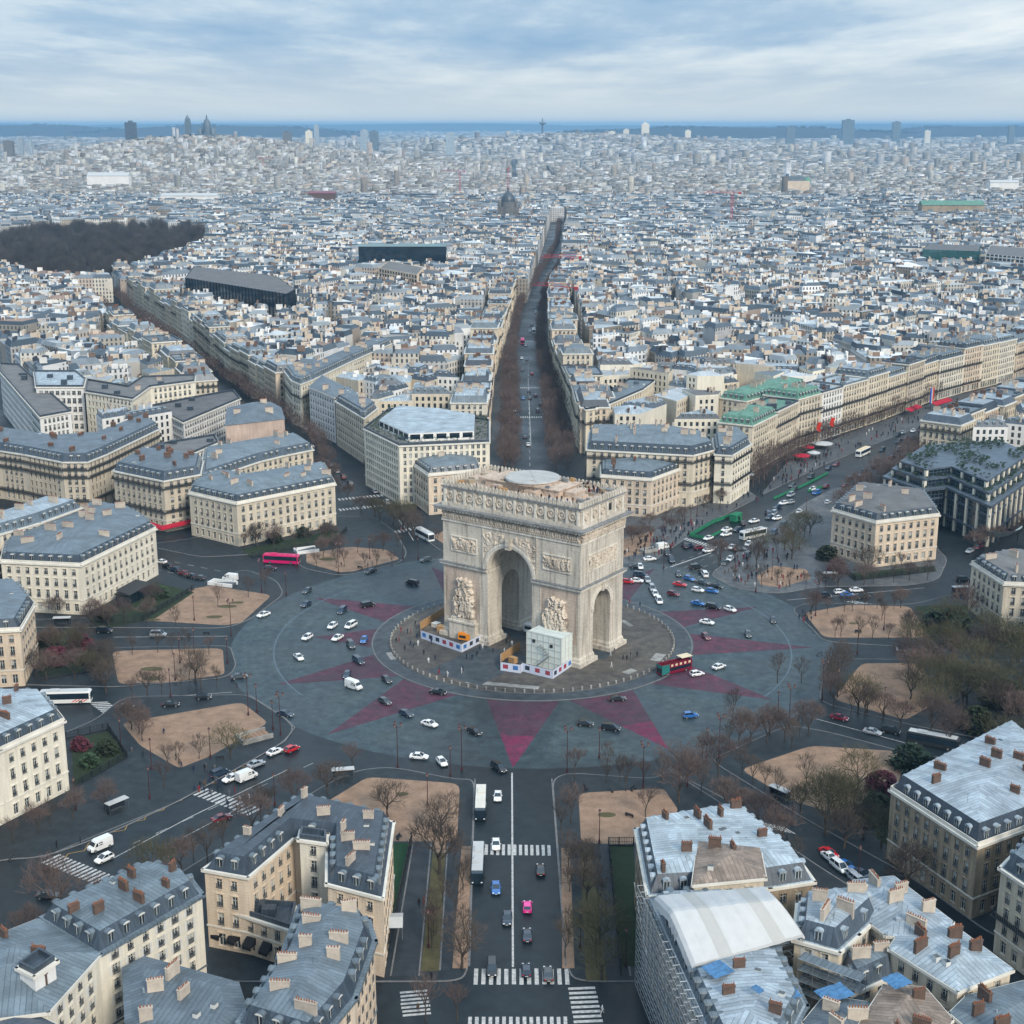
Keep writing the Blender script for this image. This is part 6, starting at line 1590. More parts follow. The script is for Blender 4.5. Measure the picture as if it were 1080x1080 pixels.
woodmass('distant_wood', [(-280, 6900), (215, 6900), (215, 7500), (-280, 7500)], 320, 26, 'long dark wood on the central height under the radio tower', seed=2, zf=hillz)
pxwood(1005, 1100, 155, 500, 200, 'dark wood band at the right edge of the horizon', seed=4, s=(25, 45), hh=30)
pxwood(795, 850, 156, 300, 80, 'small dark wood patch right of centre near the horizon', seed=5, s=(22, 36), hh=24)
pxwood(588, 690, 152, 300, 110, 'thin dark wood strip right of the radio tower', seed=6, s=(22, 36), hh=22)
pxwood(250, 285, 176, 120, 40, 'small dark square of trees below the basilica hill to the right', seed=7, s=(9, 14))
for i, a in enumerate(((500, -4200, -1400, 14000, 60, 135, 1), (700, 400, 3600, 13000, 70, 122, 2), (500, 3400, 6200, 14500, 60, 130, 3), (300, -6200, -3900, 15000, 80, 140, 4))):
    hill('hills', (a[1]+a[2])/2, a[3], (a[2]-a[1])/2*1.15, 900, lambda x, y, a=a: 0*x+(a[4]+a[5])/2+.4*(a[5]-a[4])*np.cos((x-(a[1]+a[2])/2)/(a[2]-a[1])*pi), 'wood_mass')
    tile('distant_wood', TF, ridge(a[0], *a[1:3], a[3], a[4], a[5], a[6]), 'wood_mass', i, label=('wooded ridge left on the horizon', 'wooded ridge right of centre on the horizon', 'wooded ridge far right on the horizon', 'wooded ridge far left on the horizon')[i], category='wood', kind='stuff')
# ---- landmarks
def lmk(name, label, cat, px, pyb, dist, wpx, hpx, builder, mat, z=None):
    """stands at ground distance dist (metres in front of the camera) so that it spans hpx pixels in height"""
    y = CY+dist; s = (dist*cos(PIT)+H*sin(PIT))/F; x = CX+(px-540)*s
    lo, hi = -100, 300
    for _ in range(40):
        m = (lo+hi)/2
        if pr(x, y, m)[1] > pyb: lo = m
        else: hi = m
    t = thing(name, label, cat, (x, y, 0)); builder(t, lo, wpx*s, hpx*s, mat); return t
def tower(t, z, w, h, mat):
    b = MB(); b.box(-w/2, -w*.3, 0, w/2, w*.3, z+h); b.build('shaft', M(mat), t); b = MB(); b.box(-w*.2, -w*.12, z+h, w*.2, w*.12, z+h+h*.08); b.build('roof_plant', M(mat), t)
T_ = [(141, 152, 4600, 11, 22, 'slate_light', 'dark slab tower left of the basilica hill'), (893, 141, 9000, 12, 14, 'zinc', 'broad dark twin slab tower on the right horizon'), (944, 140, 9500, 8, 11, 'zinc', 'slim dark tower right of the broad dark slab'),
      (304, 155, 5600, 9, 15, 'roof_gravel', 'leftmost of the pale slabs right of the basilica'), (327, 156, 5400, 7, 17, 'stone_pale', 'second pale slab right of the basilica'), (335, 153, 5600, 5, 20, 'zinc_light', 'tallest thin white slab right of the basilica'), (385, 155, 6000, 8, 17, 'zinc_light', 'white slab beside the blue-dark block, left of centre horizon'), (395, 152, 6400, 9, 13, 'zinc', 'dark block beside a white slab left of centre horizon'),
      (475, 155, 6000, 9, 14, 'zinc_light', 'lone pale slab left of the wooded height'), (680, 148, 8200, 8, 17, 'stone_pale', 'pale stepped tower block right of the radio tower'), (833, 145, 8600, 9, 11, 'zinc', 'grey cube tower left of the broad dark slab'), (977, 146, 9300, 6, 8, 'stone_pale', 'small pale tower far right horizon'), (1065, 142, 9000, 6, 9, 'zinc', 'faint tower at the right edge of the horizon'),
      (12, 158, 4300, 10, 9, 'roof_gravel', 'wide pale slab at the left edge horizon'), (24, 157, 4400, 6, 11, 'zinc_light', 'narrow white slab near the left edge horizon'), (34, 157, 4300, 5, 9, 'zinc_light', 'grey slab near the left edge horizon'), (725, 148, 8300, 6, 10, 'stone_pale', 'slim pale block above the right middle horizon'), (645, 147, 8000, 7, 8, 'stone_pale', 'low pale block on the central height'), (660, 147, 8000, 6, 10, 'stone_pale', 'slightly taller pale block on the central height')]
for px, pyb, dist, w, h, mt, lb in T_: lmk('tower_block', lb, 'tower', px, pyb, dist, w, h, tower, mt)
def radio(t, z, w, h, mat):
    b = MB(); b.cyl(0, 0, 0, z+h*.55, w*.14, w*.10, 8); b.build('shaft', M(mat), t); b = MB(); b.cyl(0, 0, z+h*.5, z+h*.62, w*.12, w*.5, 12); b.cyl(0, 0, z+h*.62, z+h*.72, w*.5, w*.2, 12); b.build('platform', M(mat), t); b = MB(); b.cyl(0, 0, z+h*.72, z+h, w*.08, w*.04, 6); b.build('mast', M(mat), t)
lmk('radio_tower', 'radio tower with a flared platform on the centre horizon', 'tower', 572, 139, 7900, 9, 14, radio, 'zinc')
def basilica(t, z, w, h, mat):
    b = MB(); b.box(-w*.42, -w*.3, 0, w*.42, w*.3, z+h*.28); b.box(-w*.3, -w*.36, z+h*.1, w*.3, w*.0, z+h*.36); b.build('nave', M(mat), t)
    def dome(nm, x, y, r, z0, hh):
        b = MB(); b.cyl(x, y, z0-h*.2, z0, r, r, 14); n = 7
        for i in range(n): a0, a1 = pi/2*i/n, pi/2*(i+1)/n; b.cyl(x, y, z0+hh*sin(a0)*.8, z0+hh*sin(a1)*.8, r*cos(a0)**.8, max(.4, r*cos(a1)**.8), 14)
        b.cyl(x, y, z0+hh*.78, z0+hh, r*.2, r*.16, 8); b.cyl(x, y, z0+hh, z0+hh*1.12, r*.16, .2, 8); b.build(nm, M(mat), t)
    dome('dome', 0, 0, w*.19, z+h*.5, h*.45)
    for sx in (-1, 1):
        for sy in (-1, 1): dome('turret', sx*w*.28, sy*w*.2, w*.09, z+h*.36, h*.24)
lmk('basilica', 'white domed basilica with four small turrets on top of the hill at left', 'church', 221, 153, 4450, 24, 31, basilica, 'zinc')
def belltower(t, z, w, h, mat):
    b = MB(); b.box(-w/2, -w/2, 0, w/2, w/2, z+h*.72); b.build('shaft', M(mat), t); b = MB(); b.box(-w*.42, -w*.42, z+h*.72, w*.42, w*.42, z+h*.84); b.cyl(0, 0, z+h*.84, z+h, w*.4, .3, 8); b.build('belfry', M(mat), t)
lmk('bell_tower', 'tall square bell tower standing left of the basilica', 'tower', 201, 146, 4500, 5.5, 24, belltower, 'zinc')
def church(t, z, w, h, mat):
    b = MB(); b.box(-w*.5, -w*.25, 0, w*.5, w*1.2, z+h*.4); b.build('nave', M(mat), t)
    b = MB(); b.cyl(0, 0, z, z+h*.55, w*.34, w*.34, 16); b.build('drum', M(mat), t); b = MB(); n = 6
    for i in range(n): a0, a1 = pi/2*i/n, pi/2*(i+1)/n; b.cyl(0, 0, z+h*.55+h*.3*sin(a0), z+h*.55+h*.3*sin(a1), w*.34*cos(a0), max(.3, w*.34*cos(a1)), 16)
    b.cyl(0, 0, z+h*.85, z+h, w*.06, .2, 8); b.build('dome', M('slate'), t)
    for sx in (-1, 1): b = MB(); b.cyl(sx*w*.4, -w*.1, 0, z+h*.55, w*.09, w*.09, 8); b.cyl(sx*w*.4, -w*.1, z+h*.55, z+h*.65, w*.09, .2, 8); b.build('turret', M(mat), t)
lmk('church', 'grey church with a tall ribbed dome just left of the end of the straight avenue', 'church', 536, 232, 2050, 22, 34, church, 'roof_gravel')
def opera(t, z, w, h, mat):
    b = MB(); b.box(-w*.5, 0, 0, w*.5, w*1.2, z+h*.55); b.build('wall', M('stone_warm'), t); b = MB(); b.face([(-w*.3, w*.2, z+h), (-w*.3, w*.9, z+h), (-w*.4, w*.9, z+h*.5), (-w*.4, w*.2, z+h*.5)]); b.prism([(-w*.38, w*.1), (w*.3, w*.1), (w*.3, w*.9), (-w*.38, w*.9)], z+h*.5, z+h*.85); b.build('flytower', M('zinc'), t)
    b = MB(); n = 6
    for i in range(n): a0, a1 = pi/2*i/n, pi/2*(i+1)/n; b.cyl(w*.42, w*.3, z+h*.5+h*.3*sin(a0), z+h*.5+h*.3*sin(a1), w*.2*cos(a0), max(.3, w*.2*cos(a1)), 12)
    b.build('dome', M('copper_green'), t)
lmk('opera_house', 'grand domed theatre with a brownish body in the far right middle distance', 'theatre', 840, 200, 2850, 26, 16, opera, 'stone_warm')
def longroof(t, z, w, h, mat):
    b = MB(); b.box(-w/2, 0, 0, w/2, 22, z+h*.5); b.build('wall', M({'copper_green': 'stone_brown', 'glass_green': 'glass_dark', 'bus_maroon': 'brick'}.get(mat, 'render_white')), t); b = MB(); b.face([(-w/2, -1, z+h*.5), (w/2, -1, z+h*.5), (w/2, 11, z+h), (-w/2, 11, z+h)]); b.face([(w/2, 23, z+h*.5), (-w/2, 23, z+h*.5), (-w/2, 11, z+h), (w/2, 11, z+h)]); b.face([(w/2, -1, z+h*.5), (w/2, 23, z+h*.5), (w/2, 11, z+h)]); b.face([(-w/2, 23, z+h*.5), (-w/2, -1, z+h*.5), (-w/2, 11, z+h)]); b.build('roof', M(mat), t)
for px, pyb, dist, w, h, mt, lb in ((1004, 221, 2150, 66, 9, 'copper_green', 'temple-like hall with pale green roof at right middle distance'), (200, 209, 2500, 60, 5, 'tarp_plain', 'long white glazed roof in the left middle distance'), (115, 189, 3100, 44, 7, 'tarp_plain', 'broad stepped white block below the basilica hill'), (340, 206, 2500, 28, 4, 'bus_maroon', 'long low dark red roof left of centre in the middle distance'), (425, 262, 1350, 92, 4, 'glass_green', 'long dark green glass roof left of the straight avenue'), (1058, 195, 2900, 30, 5, 'tarp_plain', 'bright white roof at the far right middle distance')):
    lmk('hall', lb, 'hall', px, pyb, dist, w, h, longroof, mt)
# glass office blocks standing out of the roofs
def office(pts, h, name, label, wallm='glass_dark', fins=True, top='roof_gravel', fm='frame_white', step=4.5):
    P = ccw(hp(pts, h)); c = cen(P); t = thing('office_building', label, 'building', (c[0], c[1], 0)); P = [(x-c[0], y-c[1]) for x, y in P]
    b = MB(); b.prism(P, 0, h, 0, 1); b.build('wall', M(wallm, top), t); b = MB()
    for a, e in seglist(P):
        L = hypot(e[0]-a[0], e[1]-a[1]); k = max(1, int(L/step)); dx, dy = (e[0]-a[0])/L, (e[1]-a[1])/L
        T = lambda u, d, z: (a[0]+dx*u+dy*d, a[1]+dy*u-dx*d, z)
        for i in range(k+1): b.box(i*L/k-.3, .01, 0, i*L/k+.3, .5, h+.4, 0, T)
        if not fins:
            for z in np.arange(3, h, 3.5): b.box(0, .012, z, L, .3, z+1.1, 0, T)
    b.build('fins' if fins else 'spandrels', M(fm), t)
office([(196, 293), (302, 310), (311, 305), (290, 291), (205, 281)], 32, '', 'long black glass office block with vertical fins behind the wedge block', fm='glass_dark')
office([(974, 263), (1032, 265), (1034, 259), (980, 257)], 30, '', 'teal glass office block in the right middle distance', wallm='glass_green', fins=False, fm='glass_green')
office([(1040, 268), (1085, 272), (1085, 262), (1045, 259)], 30, '', 'white banded office block beside the teal glass one', wallm='glass_dark', fins=False)
office([(400, 283), (440, 290), (446, 283), (410, 276)], 28, '', 'tan stepped office block with strip windows left of the straight avenue', wallm='glass', fins=False, fm='stone_warm')
# cranes
def crane(px, py, z, h, jib, an, label):
    x, y = at(px, py, 15); t = thing('tower_crane', label, 'crane', (x, y, 0), an); b = MB(); s = 1.3
    for sx in (-1, 1):
        for sy in (-1, 1): b.tube((sx*s, sy*s, 0), (sx*s, sy*s, h), .18, .18, 4)
    for i in range(int(h/4)): b.tube((-s, -s, i*4), (s, -s, i*4+4), .12, .12, 3); b.tube((s, s, i*4), (-s, s, i*4+4), .12, .12, 3)
    b.build('mast', M('crane_red'), t); b = MB(); b.tube((-jib*.3, 0, h), (jib, 0, h), .3, .3, 4); b.tube((-jib*.3, 0, h+2.2), (jib*.9, 0, h+2.2), .2, .2, 4)
    for i in range(int(jib/4)): b.tube((i*4, 0, h), (i*4+2, 0, h+2.2), .14, .14, 3)
    b.build('jib', M('crane_red'), t); b = MB(); b.box(-jib*.3, -1, h-2, -jib*.22, 1, h+.5); b.build('counterweight', M('crane_red'), t)
crane(485, 208, 0, 62, 34, 2.9, 'red tower crane left of the domed church'); crane(771, 238, 0, 58, 40, 3.3, 'red tower crane right of centre in the middle distance'); crane(536, 212, 0, 70, 26, 1.4, 'red crane rising behind the domed church'); crane(278, 186, 0, 60, 30, .2, 'small red crane below the right slope of the basilica hill')
cr = [(590, 270, 'red lattice crane jib lying low over the straight avenue')]
crane(603, 286, 0, 28, 30, 3.3, cr[0][2]); crane(598, 318, 0, 26, 30, 2.6, 'red crane among roofs right of the straight avenue')
# rooftop tarpaulins in strong colours among the grey
print('city ok')
# ================================================================== VEHICLES
def loft(mb, secs_, mi=0, cap=True):
    """secs: list of rings (same count) of 3d points"""
    n = len(secs_[0])
    for A, B in zip(secs_, secs_[1:]):
        for i in range(n): j = (i+1) % n; mb.face([A[i], A[j], B[j], B[i]], mi)
    if cap: mb.face(secs_[0][::-1], mi); mb.face(secs_[-1], mi)
def wheel_mesh(r=.33, w=.22):
    key = ('wh', r, w)
    if key in WIN: return WIN[key]
    b = MB(); n = 14
    for s in (-1, 1):
        b.face([(r*cos(2*pi*i/n), s*w/2, r*sin(2*pi*i/n)) for i in range(n)][::s], 0); b.face([(r*.6*cos(2*pi*i/n), s*(w/2+.008), r*.6*sin(2*pi*i/n)) for i in range(n)][::s], 1)
    for i in range(n): a, c = 2*pi*i/n, 2*pi*(i+1)/n; b.face([(r*cos(a), -w/2, r*sin(a)), (r*cos(c), -w/2, r*sin(c)), (r*cos(c), w/2, r*sin(c)), (r*cos(a), w/2, r*sin(a))], 0)
    WIN[key] = b.mesh('wheel', M('tyre', 'steel')); return WIN[key]
def box_mesh(name, sx, sy, sz, mat):
    key = (name, sx, sy, sz, mat)
    if key not in WIN: b = MB(); b.box(-sx/2, -sy/2, -sz/2, sx/2, sy/2, sz/2); b.box(-sx*.4, -sy*.42, -sz*.42, sx*.55, sy*.42, sz*.42); WIN[key] = b.mesh(name, M(mat))
    return WIN[key]
PROTO = {}
SHAPES = {  # length, halfwidth, belt profile (x, z), roof (x0,x1,z), heights
 'saloon': dict(L=4.5, hw=.9, body=[(-2.25, .55, .80), (-2.15, .35, .93), (-1.5, .28, .98), (.75, .28, .95), (1.75, .3, .82), (2.2, .38, .62), (2.25, .45, .55)], cab=[(-1.65, .95), (-.95, 1.42), (.25, 1.44), (1.05, .94)]),
 'hatchback': dict(L=4.0, hw=.88, body=[(-2.0, .5, .85), (-1.95, .32, 1.0), (-1.4, .28, 1.02), (.8, .28, .98), (1.55, .3, .85), (1.95, .38, .65), (2.0, .45, .58)], cab=[(-1.92, .99), (-1.5, 1.47), (.1, 1.5), (1.0, .96)]),
 'people carrier': dict(L=4.7, hw=.93, body=[(-2.35, .5, .95), (-2.3, .32, 1.12), (-1.6, .28, 1.14), (1.1, .28, 1.08), (1.9, .3, .9), (2.3, .38, .65), (2.35, .45, .58)], cab=[(-2.25, 1.1), (-2.0, 1.78), (.7, 1.8), (1.6, 1.0)]),
}
def car_proto(shape, colour):
    key = (shape, colour)
    if key in PROTO: return PROTO[key]
    S_ = SHAPES[shape]; hw = S_['hw']; t = thing('car', '', 'car'); t['_p'] = 1
    b = MB(); secs_ = []
    for i, (x, z0, z1) in enumerate(S_['body']):
        k = .86 if i in (0, len(S_['body'])-1) else (.95 if i in (1, len(S_['body'])-2) else 1); w = hw*k; zm = (z0+z1)/2
        secs_.append([(x, -w*.93, z0), (x, -w, zm), (x, -w*.9, z1), (x, w*.9, z1), (x, w, zm), (x, w*.93, z0)])
    loft(b, secs_)
    C = S_['cab']; wr = hw*.72; wb = hw*.88
    # roof panel
    b.face([(C[1][0], -wr, C[1][1]+.012), (C[2][0], -wr, C[2][1]+.012), (C[2][0], wr, C[2][1]+.012), (C[1][0], wr, C[1][1]+.012)])
    for s in (-1, 1):   # pillars
        for (p, q) in ((C[0], C[1]), (C[2], C[3])): b.tube((p[0], s*(wb if p[1] < q[1] else wr), p[1]), (q[0], s*(wr if p[1] < q[1] else wb), q[1]), .05, .05, 4)
        mx = (C[1][0]+C[2][0])/2; b.tube((mx, s*wb, C[0][1]), (mx, s*wr*1.01, C[1][1]), .05, .05, 4)
        b.box(C[3][0]-.35, s*(hw+.08)-.08, 1.0, C[3][0]-.15, s*(hw+.08)+.08, 1.14)
    b.build('body', M('car_'+colour), t)
    g_ = MB(); lo = [(C[0][0], -wb, C[0][1]), (C[3][0], -wb, C[3][1]), (C[3][0], wb, C[3][1]), (C[0][0], wb, C[0][1])]; hi = [(C[1][0], -wr, C[1][1]), (C[2][0], -wr, C[2][1]), (C[2][0], wr, C[2][1]), (C[1][0], wr, C[1][1])]
    for i in range(4): j = (i+1) % 4; g_.face([lo[i], lo[j], hi[j], hi[i]])
    g_.face(hi); g_.build('windows', M('glass_dark'), t)
    L2 = S_['L']/2
    for sx in (-1, 1):
        for sy in (-1, 1): o = link('wheel', wheel_mesh(), t); o.location = (sx*L2*.62, sy*(hw-.1), .33)
    for sy in (-1, 1):
        o = link('headlight', box_mesh('headlight', .14, .34, .14, 'headlamp'), t); o.location = (L2-.07, sy*hw*.62, .62)
        o = link('taillight', box_mesh('taillight', .12, .30, .16, 'taillamp'), t); o.location = (-L2+.03, sy*hw*.68, .80)
    b = MB(); b.box(-L2-.01, -.26, .5, -L2+.03, .26, .62); b.box(L2-.03, -.26, .36, L2+.015, .26, .46); b.build('number_plate', M('frame_white'), t)
    if colour == 'white' and shape == 'saloon':
        b = MB(); b.box(-.35, -.2, 1.45, -.1, .2, 1.6); b.build('taxi_sign', M('headlamp'), t)
    PROTO[key] = [t, [c for c in t.children], False]; return PROTO[key]
def heading_ring(x, y, k=1): return atan2(x, -y) if False else atan2(y, x)+pi/2
def place_proto(key, fn, args, loc, rz, name=None):
    p = fn(*args)
    if not p[2]: p[0].location = loc; p[0].rotation_euler = (0, 0, rz); p[2] = True; o = p[0]; o.pop('_p', None) if '_p' in o else None
    else:
        o = p[0].copy(); COL.objects.link(o); o.location = loc; o.rotation_euler = (0, 0, rz)
        for c in p[1]: k = c.copy(); COL.objects.link(k); k.parent = o
    return o
def car(px, py, col, shape=None, h=None, z=.012, group='cars crossing the round plaza', fb=None):
    x, y = at(px, py); r_ = random.Random(int(px*31+py*7)); shape = shape or r_.choice(['saloon', 'hatchback', 'hatchback', 'people carrier'])
    hd = heading_ring(x, y)+r_.uniform(-.2, .2) if h is None else radians(h)+r_.uniform(-.04, .04)
    o = place_proto(None, car_proto, (shape, col), (x, y, z), hd); o['group'] = group
    PEND.append((o, f"{col} {shape}", (x, y), fb or f"{col} {shape} in traffic")); return o
def van_proto(col):
    key = ('van', col)
    if key in PROTO: return PROTO[key]
    t = thing('van', '', 'van'); b = MB(); hw = .98
    secs_ = []
    for x, z0, z1, k in ((-2.55, .4, 2.25, .94), (-2.45, .3, 2.4, 1), (.9, .3, 2.4, 1), (1.35, .3, 2.2, .97), (1.95, .3, 1.3, .95), (2.6, .4, 1.05, .9), (2.68, .5, .8, .86)):
        w = hw*k; secs_.append([(x, -w, z0), (x, -w, z0+(z1-z0)*.6), (x, -w*.86, z1), (x, w*.86, z1), (x, w, z0+(z1-z0)*.6), (x, w, z0)])
    loft(b, secs_); b.build('body', M(col), t)
    g_ = MB(); g_.face([(1.38, -.74, 2.14), (1.97, -.8, 1.33), (1.97, .8, 1.33), (1.38, .74, 2.14)]); 
    for s in (-1, 1): g_.face([(1.0, s*1.0, 1.25), (1.75, s*.99, 1.25), (1.3, s*.93, 1.95), (1.0, s*.93, 1.95)][::s]); g_.face([(-.1, s*1.0, 1.3), (.8, s*1.0, 1.3), (.8, s*.93, 1.95), (-.1, s*.93, 1.95)][::s])
    g_.build('windows', M('glass_dark'), t)
    for sx in (-1.6, 1.75):
        for sy in (-1, 1): o = link('wheel', wheel_mesh(), t); o.location = (sx, sy*(hw-.08), .33)
    for sy in (-1, 1): o = link('headlight', box_mesh('headlight', .14, .34, .14, 'headlamp'), t); o.location = (2.6, sy*.66, .72); o = link('taillight', box_mesh('taillight', .12, .30, .16, 'taillamp'), t); o.location = (-2.53, sy*.8, .95)
    PROTO[key] = [t, list(t.children), False]; return PROTO[key]
def van(px, py, h=None, lab=None, col='coach_white'):
    x, y = at(px, py); hd = heading_ring(x, y) if h is None else radians(h)
    o = place_proto(None, van_proto, (col,), (x, y, .012), hd); o['label'] = lab; return o
def bus(px, py, h, lab, kind='coach', body='coach_white', roofm='tarp_plain', L=12, z=.015, hgt=3.2, front='glass_dark'):
    x, y = at(px, py); t = thing('bus', lab, 'bus', (x, y, z), radians(h)); w = 1.27
    b = MB(); secs_ = []
    for xx, k, zt in ((-L/2, .93, hgt-.15), (-L/2+.25, 1, hgt), (L/2-.5, 1, hgt), (L/2, .93, hgt-.3)):
        secs_.append([(xx, -w*k, .32), (xx, -w*k, hgt-.28), (xx, -w*k*.9, zt), (xx, w*k*.9, zt), (xx, w*k, hgt-.28), (xx, w*k, .32)])
    loft(b, secs_); b.build('body', M(body), t)
    b = MB(); b.box(-L/2+.4, -w*.86, hgt+.003, L/2-.7, w*.86, hgt+.06); b.box(-L*.3, -.7, hgt+.06, -L*.12, .7, hgt+.32); b.box(L*.15, -.45, hgt+.06, L*.22, .45, hgt+.2); b.build('roof', M(roofm), t)
    b = MB()
    for s in (-1, 1): b.face([(-L/2+.4, s*(w+.012), 1.35), (L/2-.35, s*(w+.012), 1.35), (L/2-.35, s*(w+.012), hgt-.45), (-L/2+.4, s*(w+.012), hgt-.45)][::s])
    b.build('side_windows', M('glass_dark'), t)
    b = MB(); b.face([(L/2+.02, -w*.86, 1.0), (L/2+.02, w*.86, 1.0), (L/2+.02, w*.84, hgt-.5), (L/2+.02, -w*.84, hgt-.5)]); b.face([(-L/2-.02, w*.8, 1.5), (-L/2-.02, -w*.8, 1.5), (-L/2-.02, -w*.78, hgt-.6), (-L/2-.02, w*.78, hgt-.6)]); b.build('windscreen', M(front), t)
    for sx in (-L*.3, L*.3):
        for sy in (-1, 1): o = link('wheel', wheel_mesh(.48, .3), t); o.location = (sx, sy*(w-.12), .48)
    for sy in (-1, 1):
        o = link('headlight', box_mesh('headlight', .14, .34, .2, 'headlamp'), t); o.location = (L/2-.02, sy*.9, .75); b = MB(); b.tube((L/2-.1, sy*w, 2.4), (L/2+.35, sy*(w+.25), 2.2), .05, .05, 4); b.box(L/2+.25, sy*(w+.25)-.12, 1.8, L/2+.38, sy*(w+.25)+.12, 2.2); b.build('wing_mirror', M('iron'), t)
    return t
def dirdeg(a, b):
    A, B = at(*a), at(*b); return math.degrees(atan2(B[1]-A[1], B[0]-A[0]))
cars = [(324,625,'dark grey'),(323,639,'dark blue'),(391,604,'black'),(434.5,616.5,'black','people carrier',150),(388,640,'black','people carrier',30),(361,646,'dark blue'),(350.5,662,'white','hatchback',250),(370,661.5,'white','people carrier',240),(278,650,'white','saloon',230),
 (324,674,'white','hatchback',245),(356,674.5,'white','saloon',245),(384,677,'blue','hatchback',265),(370,682,'dark grey','people carrier',290),(315,695,'white','saloon',300),(378,699,'dark blue','people carrier',305),(366,714,'dark blue','hatchback',265),(408,719,'black'),
 (406,742,'dark grey','hatchback',315),(428.5,755,'dark blue','hatchback',320),(301,755,'dark blue','saloon',330),(252,715.5,'dark grey','saloon',20),(285,601,'black','hatchback',0),(453,765.5,'white','saloon',325),(500.5,774,'black','hatchback',320),(462,732,'black','saloon',340),(442,800,'white','saloon',350),(466,806,'white','hatchback',295),
 (526,812,'black','people carrier',305),(651,739,'black','saloon',10),(617.5,765.5,'black','hatchback',355),(644,770,'black','people carrier',345),(728,756.5,'blue','hatchback',15),(735,712.5,'white','hatchback',25),(449,592,'dark grey'),
 (758,705,'white','saloon',40),(745.5,658,'white','saloon',330),(770,644.5,'white','hatchback',315),(744.5,673.5,'dark red','hatchback',285),(789,671,'dark grey','hatchback',270),(815.5,656,'black','hatchback',265),(736,638,'blue','saloon',330),(752,642,'black','people carrier',330),
 (710,628,'dark red','hatchback',320),(717,618,'red','saloon',330),(736,624,'white','hatchback',330),(751,625,'blue','hatchback',330),(755,620,'black','saloon',330),(740.5,616,'dark grey','saloon',330),(727,612,'blue','hatchback',310),(715.5,607,'dark grey','hatchback',270),
 (742,606,'dark grey','hatchback',300),(734,600,'black','people carrier',20),(747,582,'white','saloon',30),(737,579,'dark red','hatchback',30),(726.5,577,'dark blue','saloon',30),(685,591,'white','saloon',15),(671,599,'black','saloon',0),(675,608,'dark blue','people carrier',345),(671.5,614,'white','saloon',345),(662,615,'red','hatchback',345),(780,581,'dark grey','saloon',5),(869,630,'black','people carrier',355),
 (747,569,'white','saloon',225),(766,560,'white','saloon',215),(765.5,565,'white','saloon',215),(778,560,'dark blue','hatchback',215),(783,553,'dark grey','hatchback',90),(795,551,'white','saloon',215),(810,543,'dark blue','people carrier',90),(819,548,'white','hatchback',215),(820,536,'dark blue','hatchback',215),(826,532,'white','hatchback',215),(833,531,'silver','hatchback',215),(861,521,'blue','people carrier',230),(857,517,'white','hatchback',230),(873,531,'white','hatchback',60),
 (886,626,'white','hatchback',10),(893,629,'blue','saloon',5),(903,624,'white','saloon',5),(910,631,'black','saloon',5),(1016,613,'black','people carrier',355),(953,687,'silver','saloon',355),(987,689,'black','people carrier',355),(885,759,'dark red','saloon',330),(920,774,'silver','saloon',330),(939,773,'black','people carrier',335),
 (874,902,'red','saloon',305),(891,915,'blue','saloon',305),(909,925,'dark blue','hatchback',305),(215,737,'black','hatchback',8),(180,745,'black','saloon',8),(132,748,'dark grey','saloon',8),(290,795,'white','saloon',48),(308,792,'red','hatchback',50),(270,808,'silver','saloon',48),(232,818,'dark blue','people carrier',48),(244,823,'white','saloon',230),(234,865,'dark red','saloon',35),(110,908,'white','hatchback',230),(51,947,'dark grey','saloon',0),
 (167,671,'silver','people carrier',0),(110,667,'black','people carrier',0),(170,594,'white','saloon',150),(176,598,'black','hatchback',150),(184,602,'dark blue','hatchback',150),(193,606,'dark red','hatchback',150),(201,609,'black','hatchback',150),(210,611,'dark grey','hatchback',150),
 (525,842,'white','saloon',270),(523,893,'white','saloon',270),(523,939,'blue','saloon',270),(535,971,'dark blue','saloon',270),(556,959,'pink','hatchback',90),(570,920,'black','saloon',90),(556,989,'dark blue','saloon',90),(519,1024,'black','people carrier',270),(555,1026,'dark blue','hatchback',90),(578,1030,'dark grey','saloon',90),
 (557,470,'white','saloon',90),(554,462,'dark grey','saloon',90),(543,434,'white','saloon',270),(567,434,'black','people carrier',90),(558,414,'dark blue','hatchback',90),(565,418,'dark red','hatchback',90),(552,421,'blue','hatchback',270),(559,421,'dark grey','saloon',90),(570,427,'dark grey','hatchback',90),(551,391,'black','hatchback',270),(556,380,'black','hatchback',270),(561,395,'red','hatchback',90)]
for c_ in cars: car(*c_[:3], shape=c_[3] if len(c_) > 3 else None, h=c_[4] if len(c_) > 4 else None)
rc = random.Random(8)
def lane(p0, p1, n, offs, h, cols=('dark grey', 'white', 'black', 'silver', 'dark blue', 'silver', 'dark red'), fb='', z=.012):
    A, B = at(*p0), at(*p1); L = hypot(B[0]-A[0], B[1]-A[1]); dx, dy = (B[0]-A[0])/L, (B[1]-A[1])/L
    for i in range(n):
        t = (i+rc.uniform(.1, .9))/n*L; o = rc.choice(offs); col = rc.choice(cols); s = rc.choice(['saloon', 'hatchback', 'people carrier'])
        x, y = A[0]+dx*t-dy*o, A[1]+dy*t+dx*o; hd = atan2(dy, dx)+(0 if o < 0 else pi)+(h or 0)
        ob = place_proto(None, car_proto, (s, col), (x, y, z), hd); ob['group'] = 'cars along the avenues behind the arch'
        PEND.append((ob, f"{col} {s}", (x, y), f"{col} {s} {fb}"))
lane((560, 380), (590, 262), 44, (-3, -6, 3, 6), 0, fb='far up the straight avenue behind the arch')
lane((385, 535), (300, 452), 12, (-9.5, 9.5, -9.5, 3, -3), 0, fb='parked or driving along the left avenue')
lane((280, 425), (130, 312), 14, (-3, 3), 0, fb='far up the left avenue')
